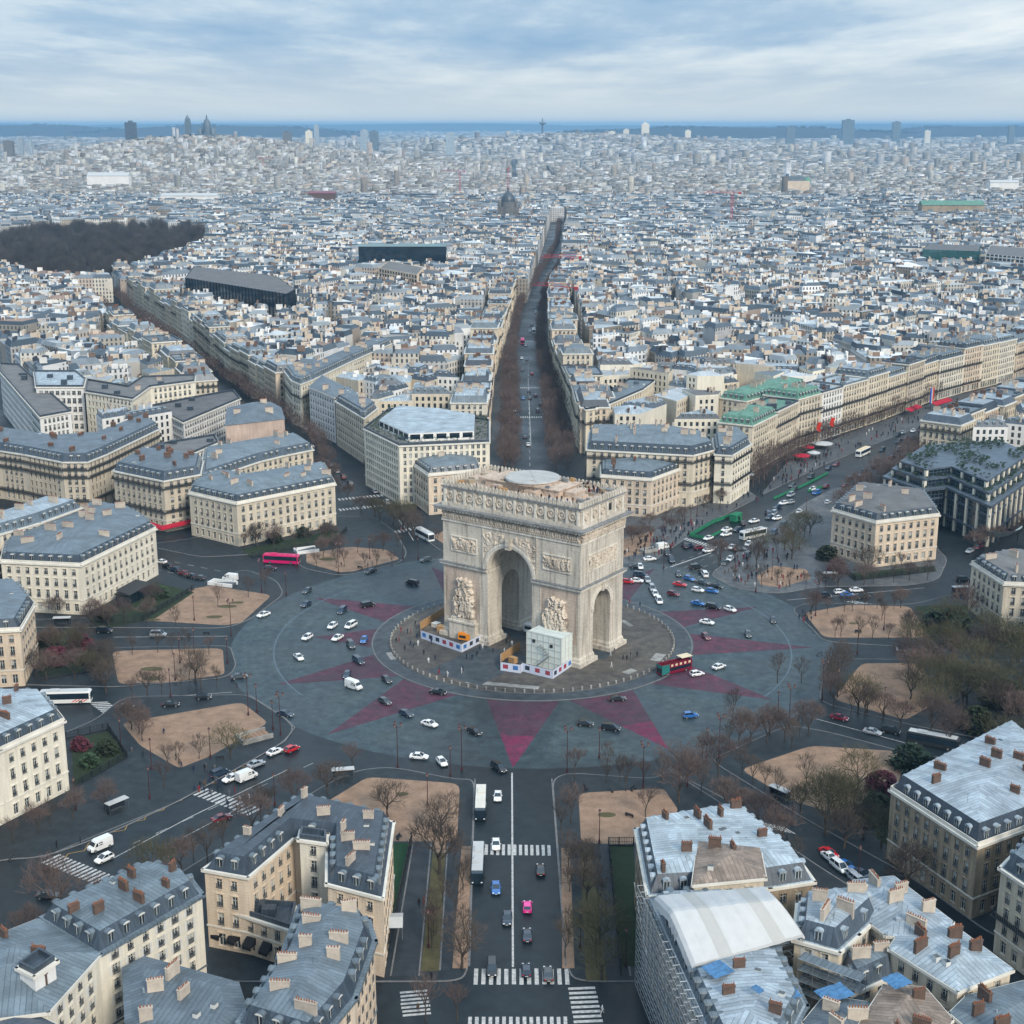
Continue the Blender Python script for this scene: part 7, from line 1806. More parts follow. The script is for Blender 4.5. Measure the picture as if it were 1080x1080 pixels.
lane((840, 525), (1060, 415), 46, (-3, -6, -9, 3, 6, 9), 0, fb='in the heavy traffic of the right boulevard')
lane((0, 573+40), (10, 612), 1, (0,), 0, fb='at the left edge')
lane((745, 640), (700, 570), 10, (-6, 2, 8, 14), 0, cols=('dark grey', 'black', 'white', 'silver', 'dark blue'), fb='in the busy traffic right of the arch'); lane((780, 600), (850, 540), 12, (2, 6, 10, -4), 0, cols=('dark grey', 'black', 'white', 'silver', 'dark blue'), fb='at the boulevard mouth'); lane((1020, 590), (1080, 560), 4, (-3, 3), 0, fb='in the side street right of the glass-fronted block')
lane((872, 900), (930, 945), 5, (-1, -1.5), 0, fb='parked by the trees of the lower right street')
van(373, 726, 320, 'creamy white panel van on the left side of the plaza'); van(260, 822, 48, 'white van waiting at the crowded zebra crossing'); van(106, 895, 228, 'white high-roofed van past the lower left zebra crossing'); van(699, 579, 30, 'small white van at the foot of the right boulevard'); van(243, 612, 160, 'white van beside the pale-walled ramp at upper left')
bus(297, 594, 350, 'bright pink coach with white roof stripe leaving the plaza at upper left', body='coach_pink', roofm='coach_pink', L=12.5)
bus(448, 568, 300, 'white coach coming out of the left avenue beside the arch', L=11)
bus(507, 853, 270, 'nearer-to-plaza city bus with greyish roof on the bottom avenue', body='glass_dark', roofm='stone_trim', L=12.5, hgt=3.0)
bus(504, 917, 270, 'city bus with bright white roof standing on the zebra crossing of the bottom avenue', body='glass_dark', roofm='tarp_plain', L=13, hgt=3.0)
b_ = bus(70, 741, 4, 'white coach with red slanted stripes at the left edge', L=13, hgt=3.4)
sb = MB()
for i in range(4): sb.face([(1.5+i*.9, -1.29, .5), (1.9+i*.9, -1.29, .5), (3.1+i*.9, -1.29, 1.3), (2.7+i*.9, -1.29, 1.3)])
sb.build('stripes', M('flag_red'), b_)
bus(984, 787, 332, 'dark-sided city bus with white roof by the brown corner mansion', body='iron', roofm='tarp_plain', L=12.5)
bus(794, 567, 35, 'white coach on the right boulevard beside the plaza trees', L=11.5); bus(863, 522+0, 232, 'red and white coach in the boulevard traffic beyond the green-fenced works', body='coach_white', L=10) if False else None
bus(551, 362, 270, 'red city bus on the straight avenue behind the arch', body='coach_pink', roofm='coach_pink', L=12); bus(910, 480, 55, 'cream coach in the boulevard traffic by the glass-fronted block', roofm='bus_cream', L=12); bus(563, 351, 90, 'white city bus on the straight avenue behind the arch', L=11)
# open top tour bus
x, y = at(711, 709); t = thing('tour_bus', 'open-top double-deck tour bus in maroon with cream rear canopy beside the arch island', 'bus', (x, y, .015), radians(212))
b = MB(); b.box(-5.2, -1.25, .35, 5.2, 1.25, 2.3); b.box(-5.2, -1.25, 2.3, 5.2, -1.15, 3.3); b.box(-5.2, 1.15, 2.3, 5.2, 1.25, 3.3); b.box(5.1, -1.15, 2.3, 5.2, 1.15, 3.3); b.box(-5.2, -1.15, 2.3, -5.1, 1.15, 3.3); b.build('body', M('bus_maroon'), t)
b = MB(); b.box(-5.3, -1.28, 4.1, -1.6, 1.28, 4.22); b.build('canopy', M('bus_cream'), t)
b = MB()
for xx in (-5.1, -3.4, -1.8):
    for s in (-1, 1): b.box(xx, s*1.2-.05, 3.3, xx+.12, s*1.2+.05, 4.1)
b.build('canopy_post', M('bus_maroon'), t)
b = MB()
for s in (-1, 1): b.face([(-4.8, s*1.262, 1.2), (4.4, s*1.262, 1.2), (4.4, s*1.262, 2.05), (-4.8, s*1.262, 2.05)][::s])
b.face([(5.212, -1.1, 1.0), (5.212, 1.1, 1.0), (5.212, 1.1, 2.2), (5.212, -1.1, 2.2)]); b.build('side_windows', M('glass_dark'), t)
b = MB(); b.box(2.6, -1.275, .5, 5.21, -1.255, 3.2); b.box(2.6, 1.255, .5, 5.21, 1.275, 3.2); b.box(5.215, -1.2, 2.3, 5.235, 1.2, 3.25); b.build('teal_front', M('bus_teal'), t)
b = MB()
for i in range(5): b.box(-4.6+i*1.5, -1.285, 2.4+.15*(i % 2), -3.9+i*1.5, -1.262, 3.0); b.box(-4.6+i*1.5, 1.262, 2.4, -3.9+i*1.5, 1.285, 3.0)
b.build('lettering_panel', M('bus_cream'), t)
for i in range(7):
    for s in (-.65, .65): b = MB(); xx = -1.2+i*.85; b.box(xx, s-.4, 2.32, xx+.4, s+.4, 2.75); b.box(xx, s-.4, 2.75, xx+.1, s+.4, 3.2); b.build('seat', M('cloth_red'), t)
for sx in (-3.2, 3.2):
    for sy in (-1, 1): o = link('wheel', wheel_mesh(.48, .3), t); o.location = (sx, sy*1.13, .48)
# two-wheelers with riders
def moto(px, py, h, lab, col='cloth_red'):
    x, y = at(px, py); t = thing('motorcycle', lab, 'motorcycle', (x, y, .012), radians(h)); b = MB(); b.tube((-.7, 0, .5), (.1, 0, .7), .16, .2, 6, 0, True); b.tube((.1, 0, .7), (.75, 0, .95), .14, .06, 6, 0, True); b.tube((.75, -.35, 1.0), (.75, .35, 1.0), .03, .03, 4); b.tube((.75, 0, .95), (.85, 0, .32), .05, .05, 4); b.build('frame', M('car_black'), t)
    for xx in (-.68, .86): o = link('wheel', wheel_mesh(.3, .12), t); o.location = (xx, 0, .3)
    b = MB(); b.tube((-.35, 0, .72), (.05, 0, .76), .15, .13, 6, 0, True); b.build('saddle', M('iron'), t)
moto(864, 691, 30, 'motorcycle with red-jacketed rider at the right edge of the plaza'); moto(827, 883, 300, 'scooter on the zebra crossing of the lower right street'); moto(12, 907, 80, 'scooter parked at the lower left pavement corner'); moto(604, 826, 90, 'parked motorcycle at the right kerb of the bottom avenue')
# ================================================================== TREES
def make_tree(seed, h, spread, levels=4, kids=4, th=.22, up=.55, twigmat='twig', trunkf=.32, tw=2, twl=1.3, tr_=.020):
    r_ = random.Random(seed); tk = MB(); tr2 = MB()
    def grow(p, d, L, r, lev):
        q = p+d*L; mid = p+d*L*.5+Vector((r_.uniform(-.06, .06), r_.uniform(-.06, .06), 0))*L
        mb = tk if lev <= 1 else tr2; n = 6 if lev == 0 else (4 if lev < 2 else 3)
        mb.tube(p, mid, r, r*.85, n); mb.tube(mid, q, r*.85, r*.62, n)
        if lev >= levels:
            for _ in range(tw):
                e = (d+Vector((r_.uniform(-.9, .9), r_.uniform(-.9, .9), r_.uniform(-.2, .9)))).normalized(); s = p+d*L*r_.uniform(.3, 1); tr2.tube(s, s+e*twl*r_.uniform(.5, 1.1), max(tr_, r*.5), tr_*.6, 3)
            return
        k = kids+(1 if lev == 0 else 0); a0 = r_.uniform(0, 2*pi)
        for i in range(k):
            a = a0+2*pi*i/k+r_.uniform(-.4, .4); sp = spread*r_.uniform(.6, 1.15); x = d.orthogonal().normalized(); y = d.cross(x); side = x*cos(a)+y*sin(a)
            nd = (d*up+side*sp+Vector((0, 0, .25))).normalized(); t = 1 if i < 2 else r_.uniform(.55, 1)
            grow(p+d*L*t, nd, L*r_.uniform(.62, .82) if lev else h*.26*r_.uniform(.8, 1.15), r*.56, lev+1)
    grow(Vector((0, 0, -.1)), Vector((r_.uniform(-.04, .04), r_.uniform(-.04, .04), 1)).normalized(), h*trunkf, th, 0)
    return tk.mesh('trunk', M('bark')), tr2.mesh('crown', M(twigmat))
TP = {'slender': [make_tree(s, 9, .55, 3, 4, .15, .9, m, .36, 4, 1.2, .022) for s, m in ((1, 'twig'), (2, 'twig_red'), (3, 'twig'))],
      'spreading': [make_tree(s, 12, .85, 4, 4, .30, .75, m, .26, 3, 1.2, .022) for s, m in ((4, 'twig'), (5, 'twig'), (6, 'twig_green'))],
      'reddish': [make_tree(s, 11, .75, 4, 4, .22, .85, 'twig_red', .28, 4, 1.2, .024) for s in (7, 8)],
      'olive': [make_tree(s, 13, .9, 4, 4, .26, .8, 'twig_green', .24, 3, 1.3, .024) for s in (9, 10)]}
NT_ = 0
def tree(x, y, kind, s=1, z=.14, fb=None, group='bare trees on the islands between the avenues'):
    global NT_; NT_ += 1
    r_ = random.Random(int(x*13)+int(y*17)); m = r_.choice(TP[kind]); t = thing('bare_tree', '', 'tree', (x, y, z), r_.uniform(0, 6.28), group); k = s*r_.uniform(.88, 1.12); t.scale = (k, k, k*r_.uniform(.92, 1.08))
    link('trunk', m[0], t); link('crown', m[1], t)
    PEND.append((t, f"{'bare '+kind} tree", (x, y), fb or f"bare {kind} tree among many on the plaza islands")); return t
big = [(243, 800, 'spreading', .95), (173, 832, 'slender', .8), (346, 838, 'spreading', .95), (372, 815, 'slender', .9), (409, 862, 'spreading', 1), (463, 923, 'spreading', 1.25), (466, 880, 'spreading', .9), (487, 1022, 'spreading', 1.05), (449, 1078, 'slender', 1.05), (482, 1078, 'slender', 1.0), (455, 985, 'slender', .8),
 (615, 930, 'spreading', .95), (602, 868, 'slender', 1.05), (631, 960, 'slender', 1), (628, 1010, 'spreading', 1), (596, 1010, 'slender', .9), (660, 835, 'slender', .95), (640, 812, 'slender', .8), (681, 862, 'slender', .9), (716, 848, 'reddish', 1.2), (606, 820, 'slender', .95),
 (741, 800, 'slender', .85), (757, 820, 'reddish', 1), (786, 800, 'slender', .75), (870, 880, 'olive', 1.2), (880, 870, 'olive', 1.1), (850, 830, 'slender', .9), (905, 752, 'spreading', .95), (914, 752, 'spreading', .8), (960, 738, 'spreading', .9), (905, 835, 'olive', 1.0), (890, 895, 'spreading', 1), (957, 942, 'spreading', 1.0),
 (1040, 745, 'olive', 1.2), (1060, 760, 'olive', 1.2), (1075, 730, 'olive', 1.2), (1015, 745, 'olive', 1.1), (1030, 720, 'olive', 1.1), (1000, 790, 'reddish', .9), (982, 775, 'reddish', 1), (1060, 795, 'olive', 1), (1005, 700, 'reddish', .9), (975, 705, 'spreading', .8), (1048, 690, 'olive', 1.0), (1075, 700, 'olive', 1.0),
 (206, 719, 'spreading', .9), (200, 718, 'slender', .7), (270, 575, 'spreading', .9), (262, 630, 'slender', .85), (280, 625, 'slender', .85), (230, 640, 'slender', .8), (185, 660, 'slender', .8), (162, 640, 'reddish', .7),
 (60, 970, 'reddish', 1.1), (100, 985, 'reddish', .9), (163, 930, 'spreading', .9), (204, 905, 'slender', .9), (30, 1000, 'reddish', .9), (310, 850, 'reddish', .9), (275, 865, 'slender', .95), (110, 855, 'reddish', .7), (78, 700, 'slender', .7), (60, 655, 'reddish', .8), (100, 660, 'reddish', .8), (40, 830, 'slender', .7),
 (914, 607, 'spreading', 1.05), (950, 600, 'slender', .8), (835, 590, 'spreading', .85), (842, 560, 'spreading', .9), (800, 585, 'spreading', .9), (775, 592, 'slender', .8), (758, 596, 'reddish', .9), (880, 612, 'reddish', .7), (860, 645, 'slender', .9), (930, 655, 'slender', .7), (960, 672, 'spreading', .8), (1000, 668, 'olive', .9), (1040, 672, 'olive', .9), (1020, 655, 'reddish', 1),
 (820, 720, 'slender', 0.9), (835, 790, 'slender', .8), (773, 760, 'slender', .9), (812, 775, 'reddish', .9), (845, 720, 'slender', .8)]
for px, py, k, s in big:
    x, y = at(px, py); tree(x, y, k, s)
def treeline(p0, p1, n, kinds, s=.85, jit=1.2, fb=None):
    A, B = at(*p0), at(*p1)
    for i in range(n):
        t = (i+.5+rc.uniform(-.2, .2))/n; x, y = A[0]+(B[0]-A[0])*t+rc.uniform(-jit, jit), A[1]+(B[1]-A[1])*t+rc.uniform(-jit, jit); tree(x, y, rc.choice(kinds), s, fb=fb)
for a, b, n, ks, s in (((328, 600), (420, 596), 6, ['slender'], .7), ((330, 590), (425, 578), 7, ['slender', 'reddish'], .7), ((245, 580), (350, 575), 6, ['slender', 'reddish'], .75), ((130, 690), (230, 690), 5, ['slender'], .7), ((128, 735), (240, 722), 6, ['slender', 'spreading'], .7), ((130, 760), (150, 785), 4, ['spreading', 'reddish'], .7), ((160, 812), (222, 800), 3, ['slender'], .7),
    ((0, 715), (110, 720), 5, ['reddish', 'spreading'], .85), ((0, 700), (100, 690), 5, ['reddish', 'spreading'], .8), ((90, 665), (160, 655), 4, ['reddish'], .75), ((105, 700), (115, 740), 4, ['spreading'], .9), ((90, 860), (0, 895), 4, ['reddish', 'slender'], .7),
    ((130, 960), (290, 862), 7, ['slender', 'reddish'], .85), ((630, 825), (700, 825), 4, ['slender'], .75), ((613, 900), (640, 1060), 4, ['slender', 'spreading'], .85), ((596, 860), (604, 1010), 4, ['slender'], .8), ((480, 900), (488, 1000), 4, ['slender'], .8), ((463, 940), (452, 1010), 4, ['slender'], .7),
    ((718, 822), (850, 915), 7, ['slender', 'reddish'], .8), ((775, 812), (850, 862), 5, ['slender', 'spreading'], .8), ((760, 790), (860, 775), 7, ['slender', 'reddish'], .8), ((870, 745), (960, 768), 5, ['reddish', 'slender'], .8), ((872, 735), (895, 700), 4, ['slender', 'spreading'], .8), ((870, 850), (930, 900), 5, ['olive', 'spreading'], .9), ((960, 690), (1080, 705), 6, ['olive', 'spreading'], .95), ((985, 720), (1080, 780), 8, ['olive', 'reddish'], 1), ((960, 710), (990, 770), 5, ['reddish', 'olive'], .95),
    ((855, 650), (960, 640), 8, ['slender', 'reddish'], .65), ((870, 672), (990, 678), 8, ['slender'], .7), ((860, 620), (985, 612), 7, ['reddish', 'slender'], .75), ((770, 612), (870, 622), 7, ['slender'], .7), ((790, 600), (860, 560), 7, ['slender', 'spreading'], .75), ((640, 585), (720, 558), 9, ['reddish', 'slender'], .6), ((650, 575), (715, 545), 8, ['reddish', 'slender'], .6), ((1020, 585), (1080, 570), 4, ['reddish'], .8),
    ((700, 560), (760, 530), 7, ['slender', 'reddish'], .6), ((455, 572), (520, 565), 4, ['slender'], .6), ((380, 540), (430, 560), 5, ['spreading'], .8), ((425, 550), (440, 570), 3, ['spreading'], .9), ((370, 530), (330, 490), 7, ['slender', 'reddish'], .7), ((433, 530), (385, 500), 6, ['spreading', 'reddish'], .8)):
    treeline(a, b, n, ks, s)
print('trees', NT_)
left_ = 298-NT_
# individual avenue trees nearest first, the rest of each far avenue is one mass
def avenue(front, offs, step, d0, d1):
    out = []; d = d0
    while d < d1:
        p = along(front, d); q = along(front, d+1); l = hypot(q[0]-p[0], q[1]-p[1]) or 1; nx, ny = -(q[1]-p[1])/l, (q[0]-p[0])/l
        for o in offs: out.append((p[0]+nx*o+rc.uniform(-1, 1), p[1]+ny*o+rc.uniform(-1, 1)))
        d += step
    return out
fr = [(4, 200), (4, 440), (3, 560), (8, 740), (13, 850), (25, 985), (36, 1110), (58, 1400), (75, 1830)]; ho = [(-92, 200), (-112, 275), (-141, 335), (-184, 434), (-222, 516), (-262, 610), (-310, 725), (-360, 850)]; ce = [(97, 145), (152, 240), (205, 312), (260, 386), (345, 480), (470, 650), (560, 780)]
AV = avenue(fr, (-14.5, -9.5, 9, 13), 7.5, 10, 330)+avenue(fr, (-10, 8.5), 7.5, 330, 640)+avenue(ho, (-10, 10), 7, 10, 700)+avenue(ce, (-33, -27, -21, 22, 28), 7, 10, 620)
AV = [p for p in AV if pr(*p)[0] < 1110 and not any(inside(p, q) for q in ALLB)]
AV.sort(key=lambda p: p[1])
for p in AV[:max(0, left_)]: tree(*p, rc.choice(['reddish', 'slender', 'reddish', 'spreading']), .88, fb='bare avenue tree in the long rows behind the arch', group='bare trees lining the avenues behind the arch')
far_t = AV[max(0, left_):]+avenue(fr, (-8, 8), 8, 640, 1600)
tile('avenue_trees', TA, [(x, y, 0) for x, y in far_t], 'twig_red', 4, label='reddish haze of bare trees receding along the far avenues', category='trees', kind='stuff')
# shrubs and hedges by the corner gardens
def shrub(px, py, s, mat, lab, n=260, flat=1.0):
    x, y = at(px, py); r_ = random.Random(int(px+py)); b = MB()
    for _ in range(n):
        u = r_.uniform(-.2, 1); a = r_.uniform(0, 2*pi); rad = s*(1-max(0, u)**2)**.5*r_.uniform(.45, 1)*(1+.3*mnoise.noise(Vector((a*2, u*3, px)))); X, Y, Z = rad*cos(a), rad*sin(a), s*.15+max(0, u)*s*flat; e = r_.uniform(.12, .3)*s**.5; A = r_.uniform(0, pi); tl = r_.uniform(-.8, .8)
        b.face([(X-e*cos(A), Y-e*sin(A), Z-e*tl), (X+e*sin(A), Y-e*cos(A), Z), (X+e*cos(A), Y+e*sin(A), Z+e*tl), (X-e*sin(A), Y+e*cos(A), Z+e*.6)])
    t = thing('shrub', lab, 'shrub', (x, y, .15)); b.build('foliage', M(mat), t); b = MB()
    for q in range(4): a = q*1.6; b.tube((0, 0, 0), (s*.4*cos(a), s*.4*sin(a), s*.5), .08, .04, 4)
    b.build('stem', M('bark'), t)
for px, py, s, mat, lab in ((960, 810, 5, 'leaf_dark', 'large dark conifer shrub beside the dark white-roofed bus'), (975, 818, 4, 'leaf_dark', 'second dark evergreen left of the brown mansion roof'), (930, 835, 4, 'leaf_red', 'dull red shrub at the corner of the brown mansion'), (925, 862, 4.5, 'hedge', 'dark bush beside the wall of the brown mansion'), (1005, 665, 6, 'leaf_dark', 'dark green shrub mass below the right edge mansion'), (985, 662, 4, 'leaf_dark', 'smaller dark shrub left of the green shrub mass at right'), (1060, 745, 6, 'hedge', 'dark undergrowth between olive trees at the right edge'), (1030, 770, 5, 'hedge', 'undergrowth near the street end by the brown mansion'),
    (60, 700, 4, 'leaf_red', 'reddish hedge bush in the left edge garden'), (85, 685, 4, 'leaf_red', 'larger reddish bush nearest the left pavement'), (50, 685, 4, 'hedge', 'dark bush beside the left edge mansion'), (95, 700, 3, 'hedge', 'round dark bush at the garden corner above the striped coach'), (85, 790, 2.5, 'leaf_red', 'low red-brown shrub in the fenced garden by the yellow mansion'), (113, 795, 3, 'hedge', 'dark shrub at the right end of the fenced garden by the yellow mansion'), (95, 808, 2.5, 'leaf_mid', 'pale green shrub in the middle of the fenced garden by the yellow mansion'),
    (290, 572, 3, 'hedge', 'dark bush at the foot of the long cream mansion'), (320, 566, 3, 'hedge', 'bush under the windows near the right end of the long cream mansion'), (345, 562, 3, 'leaf_mid', 'green bush at the right corner of the long cream mansion'), (882, 603, 3.5, 'leaf_red', 'red-leaved shrub left of the bare-stone mansion'), (872, 590, 4, 'hedge', 'dark hedge mound at the left corner of the bare-stone mansion'), (170, 630, 3, 'leaf_mid', 'green shrub beside the glazed porch'), (110, 655, 2.5, 'hedge', 'dark shrub by the foot of the many-chimneyed mansion')):
    shrub(px, py, s, mat, lab, 700 if s > 3.5 else 380)
# ================================================================== LAMPS
def lamp_mesh(h=10.5, arms=3):
    p = MB(); p.cyl(0, 0, 0, .9, .28, .2, 8); p.cyl(0, 0, .9, h, .11, .07, 8); 
    q = MB(); gl_ = MB()
    n = arms
    for i in range(n):
        a = 2*pi*i/n; R_ = .95 if n > 1 else 0; x, y = R_*cos(a), R_*sin(a)
        if n > 1: q.tube((0, 0, h-.5), (x*.8, y*.8, h-.3), .05, .05, 4); q.tube((x*.8, y*.8, h-.3), (x, y, h-.05), .05, .05, 4)
        gl_.cyl(x, y, h-.05, h+.55, .16, .3, 6); q.cyl(x, y, h+.55, h+.9, .34, .05, 6)
    return p.mesh('post', M('lamp_paint')), q.mesh('bracket', M('lamp_paint')), gl_.mesh('lantern', M('lamp_glass'))
LM3, LM1 = lamp_mesh(10.5, 3), lamp_mesh(7.0, 1)
def lamp(px, py, tall=True):
    x, y = at(px, py); m = LM3 if tall else LM1; t = thing('street_lamp', '', 'lamp', (x, y, .14), 0, 'street lamps round the plaza')
    for nm, me_ in zip(('post', 'bracket', 'lantern'), m): link(nm, me_, t)
    PEND.append((t, 'tall street lamp with three lantern heads' if tall else 'single-headed street lamp', (x, y), 'street lamp on the plaza'))
for p in ((419.5, 810), (487, 813), (598, 815), (678, 832), (758, 800), (832, 767), (867, 739), (262, 755), (296, 776), (244, 671), (276, 625), (357, 606), (425, 590), (700, 600), (775, 612), (860, 650)): lamp(*p)
for p in ((180, 735), (185, 718), (190, 700), (240, 700), (271, 752), (288, 770), (160, 812), (205, 690), (205, 655), (302, 628), (313, 600), (390, 590), (158, 843), (128, 790), (632, 890), (632, 800), (716, 840), (725, 830), (820, 760), (745, 800), (932, 755), (932, 665), (904, 690), (870, 628), (814, 612), (797, 625), (883, 735), (760, 590), (820, 590), (843, 580), (700, 570), (722, 550), (441, 590), (222, 800), (290, 850), (475, 820), (451, 850), (612, 1000), (452, 1000), (905, 930), (835, 870), (660, 1020), (80, 855), (850, 545), (735, 545)): lamp(*p, tall=False)
# ================================================================== STREET FURNITURE
def stairwell(px, py, h, w, l, lab, mat='slab_pale'):
    x, y = at(px, py); t = thing('stairwell', lab, 'stairwell', (x, y, .145), radians(h)); b = MB(); k = .45
    b.box(-l/2, -w/2, 0, l/2, -w/2+k, 1.1); b.box(-l/2, w/2-k, 0, l/2, w/2, 1.1); b.box(-l/2, -w/2+k, 0, -l/2+k, w/2-k, 1.1); b.build('parapet', M(mat), t)
    b = MB()
    for i in range(7): b.box(-l/2+k+(l-2*k)*i/7, -w/2+k, .012, -l/2+k+(l-2*k)*(i+1)/7, w/2-k, .05+.12*i)
    b.build('stairs', M('sand' if 'left sand' in lab else 'iron_grey'), t)
stairwell(268, 779, 35, 5, 8, 'pale-walled stairwell opening at the edge of the left sand patch'); stairwell(235, 617, -20, 4, 9, 'white-walled ramp opening on the upper left island', 'coach_white'); stairwell(323, 582, 25, 5, 8, 'pale-walled stair opening right of the pink coach', 'coach_white'); stairwell(684, 582, 30, 3, 6, 'metro stairwell with pale wall amid the crowd right of the arch')
def shelter(px, py, h, lab):
    x, y = at(px, py); t = thing('bus_shelter', lab, 'bus shelter', (x, y, .145), radians(h)); b = MB(); b.box(-2.6, -.9, 2.45, 2.6, .9, 2.6); b.build('roof', M('tarp_plain'), t); b = MB(); b.box(-2.4, .7, .2, 2.4, .74, 2.3); b.box(-2.42, -.6, .2, -2.38, .7, 2.3); b.build('glass_wall', M('glass'), t); b = MB()
    for xx in (-2.4, 2.4):
        for yy in (-.75, .75): b.tube((xx, yy, 0), (xx, yy, 2.45), .05, .05, 4)
    b.build('post', M('iron_grey'), t); b = MB(); b.box(-1.4, .2, .45, 1.4, .6, .52); b.tube((-1, .4, 0), (-1, .4, .45), .04, .04, 4); b.tube((1, .4, 0), (1, .4, .45), .04, .04, 4); b.build('bench', M('iron_grey'), t)
shelter(124, 856, 50, 'bus shelter on the lower left pavement'); shelter(362, 822, 10, 'bus shelter at the kerb above the slate-roofed block'); shelter(822, 843, -50, 'bus shelter by the lower right street'); shelter(66, 660, 5, 'bus shelter left of the upper sand patch'); shelter(1012, 627, 5, 'bus shelter below the glass-fronted block'); shelter(875, 612, 5, 'bus shelter beside the bare-stone mansion')
def wallrun(name, pts, h, th, mat, lab, z=.14, cat='fence', posts=3.0):
    P = ats(pts); t = thing(name, lab, cat, (P[0][0], P[0][1], z))
    for a, c_ in zip(P, P[1:]):
        L = hypot(c_[0]-a[0], c_[1]-a[1]); dx, dy = (c_[0]-a[0])/L, (c_[1]-a[1])/L; T = lambda u, d, zz: (a[0]-P[0][0]+dx*u-dy*d, a[1]-P[0][1]+dy*u+dx*d, zz)
        b = MB(); b.box(0, -th/2, 0, L, th/2, .35, 0, T); b.box(0, -th*.2, h-.12, L, th*.2, h, 0, T); b.box(0, -th*.2, h*.5, L, th*.2, h*.5+.06, 0, T)
        if th > .2: b.box(0.01, -th*.45, .35, L-.01, th*.45, h-.13, 0, T)
        else:
            n = int(L/.35)
            for i in range(n): b.box(i*L/n, -.025, .35, i*L/n+.07, .025, h-.12, 0, T)
        b.build('railing', M(mat), t)
        for i in range(int(L/posts)+1): b = MB(); u = min(L, i*posts); b.box(u-.12, -.14, 0, u+.12, .14, h+.12, 0, T); b.build('post', M(mat), t)
wallrun('fence', [(42, 718), (96, 709), (100, 676)], 1.8, .1, 'iron', 'iron railing round the garden of the left edge mansion'); wallrun('fence', [(70, 780), (114, 770), (134, 800), (78, 832)], 1.8, .1, 'iron', 'iron railing round the garden by the yellow mansion')
wallrun('fence', [(88, 662), (150, 655), (205, 622)], 1.7, .1, 'iron', 'iron railing round the many-chimneyed mansion garden'); wallrun('fence', [(266, 588), (352, 573), (366, 560)], 1.7, .1, 'iron', 'iron railing in front of the long cream mansion')
wallrun('fence', [(893, 606), (902, 613), (986, 603)], 1.7, .1, 'iron', 'iron railing in front of the bare-stone mansion'); wallrun('fence', [(434, 888), (406, 1018), (396, 1022)], 2.0, .1, 'iron', 'tall dark railing beside the artificial lawn left of the bottom avenue'); wallrun('fence', [(668, 893), (642, 893), (655, 1030)], 2.0, .1, 'iron', 'tall dark railing right of the bottom avenue')
wallrun('fence', [(960, 684), (1080, 684)], 1.3, .1, 'iron', 'low dark railing along the pavement at right')
# green hoarding of the boulevard works
wallrun('fence', [(728, 566), (752, 552), (772, 545), (781, 550)], 1.3, .3, 'green_fence', 'bright green site fence round the works at the plaza end of the right boulevard', posts=5); wallrun('fence', [(728, 566), (746, 569), (760, 562)], 1.0, .3, 'green_fence', 'low green barrier at the near side of the boulevard works', posts=4); wallrun('fence', [(816, 527), (850, 512), (873, 500)], 1.0, .3, 'green_fence', 'long low green barrier farther up the boulevard', posts=5); wallrun('fence', [(852, 519), (870, 514)], 1.0, .3, 'green_fence', 'short green barrier among the boulevard cars', posts=4)
gh = thing('site_hut', 'green site hut at the upper corner of the fenced boulevard works', 'hut', (*at(776, 549), .02), radians(55)); b = MB(); b.box(-2.6, -1.3, .15, 2.6, 1.3, 2.6); b.box(-2.7, -1.4, 2.6, 2.7, 1.4, 2.75); b.build('body', M('green_fence'), gh); b = MB(); b.box(-1.2, -1.34, .9, .4, -1.3, 2); b.build('window', M('glass'), gh)
# white garden marquee and lawn strips left of the avenue
mq = thing('marquee', 'white canopy on the artificial lawn left of the bottom avenue', 'canopy', (*at(414, 985), .2), .05); b = MB(); b.face([(-2, -2.6, 2.6), (2, -2.6, 2.6), (2, 0, 3.3), (-2, 0, 3.3)]); b.face([(-2, 0, 3.3), (2, 0, 3.3), (2, 2.6, 2.6), (-2, 2.6, 2.6)]); b.build('canvas', M('tarp_plain'), mq)
b = MB()
for xx in (-1.9, 1.9):
    for yy in (-2.5, 2.5): b.tube((xx, yy, 0), (xx, yy, 2.6), .05, .05, 4)
b.build('pole', M('steel'), mq)
def parasol(px, py, r, mat, lab, z=.14):
    x, y = at(px, py); t = thing('parasol', lab, 'parasol', (x, y, z)); b = MB(); b.cyl(0, 0, 2.4, 3.3, r, .05, 8); b.cyl(0, 0, 2.15, 2.4, r, r, 8); b.build('canopy', M(mat), t); b = MB(); b.tube((0, 0, 0), (0, 0, 3.3), .05, .05, 5); b.build('pole', M('iron'), t)
parasol(845, 486, 4, 'red_awning', 'big crimson cafe parasol on the boulevard pavement'); parasol(852, 477, 3, 'red_awning', 'smaller crimson parasol behind the big one on the boulevard'); parasol(788, 506, 3, 'tarp_plain', 'white cafe canopy by the white rounded corner block'); parasol(867, 473, 5, 'tarp_plain', 'large white cafe canopy on the boulevard pavement'); parasol(858, 483, 3, 'tarp_plain', 'white canopy beside the crimson parasols')
def awnlong(px, py, w, h_, mat, lab):
    x, y = at(px, py); t = thing('shop_awning', lab, 'awning', (x, y, 3.2), radians(h_)); b = MB(); b.face([(-w/2, -3, 0), (w/2, -3, 0), (w/2, 0, .9), (-w/2, 0, .9)]); b.face([(-w/2, -3, -.5), (w/2, -3, -.5), (w/2, -3, 0), (-w/2, -3, 0)]); o = b.build('canvas', M(mat), t); b = MB(); b.box(-w/2, -.1, -3.1, -w/2+.15, 0, .9); b.box(w/2-.15, -.1, -3.1, w/2, 0, .9); b.build('side_post', M('iron'), t)
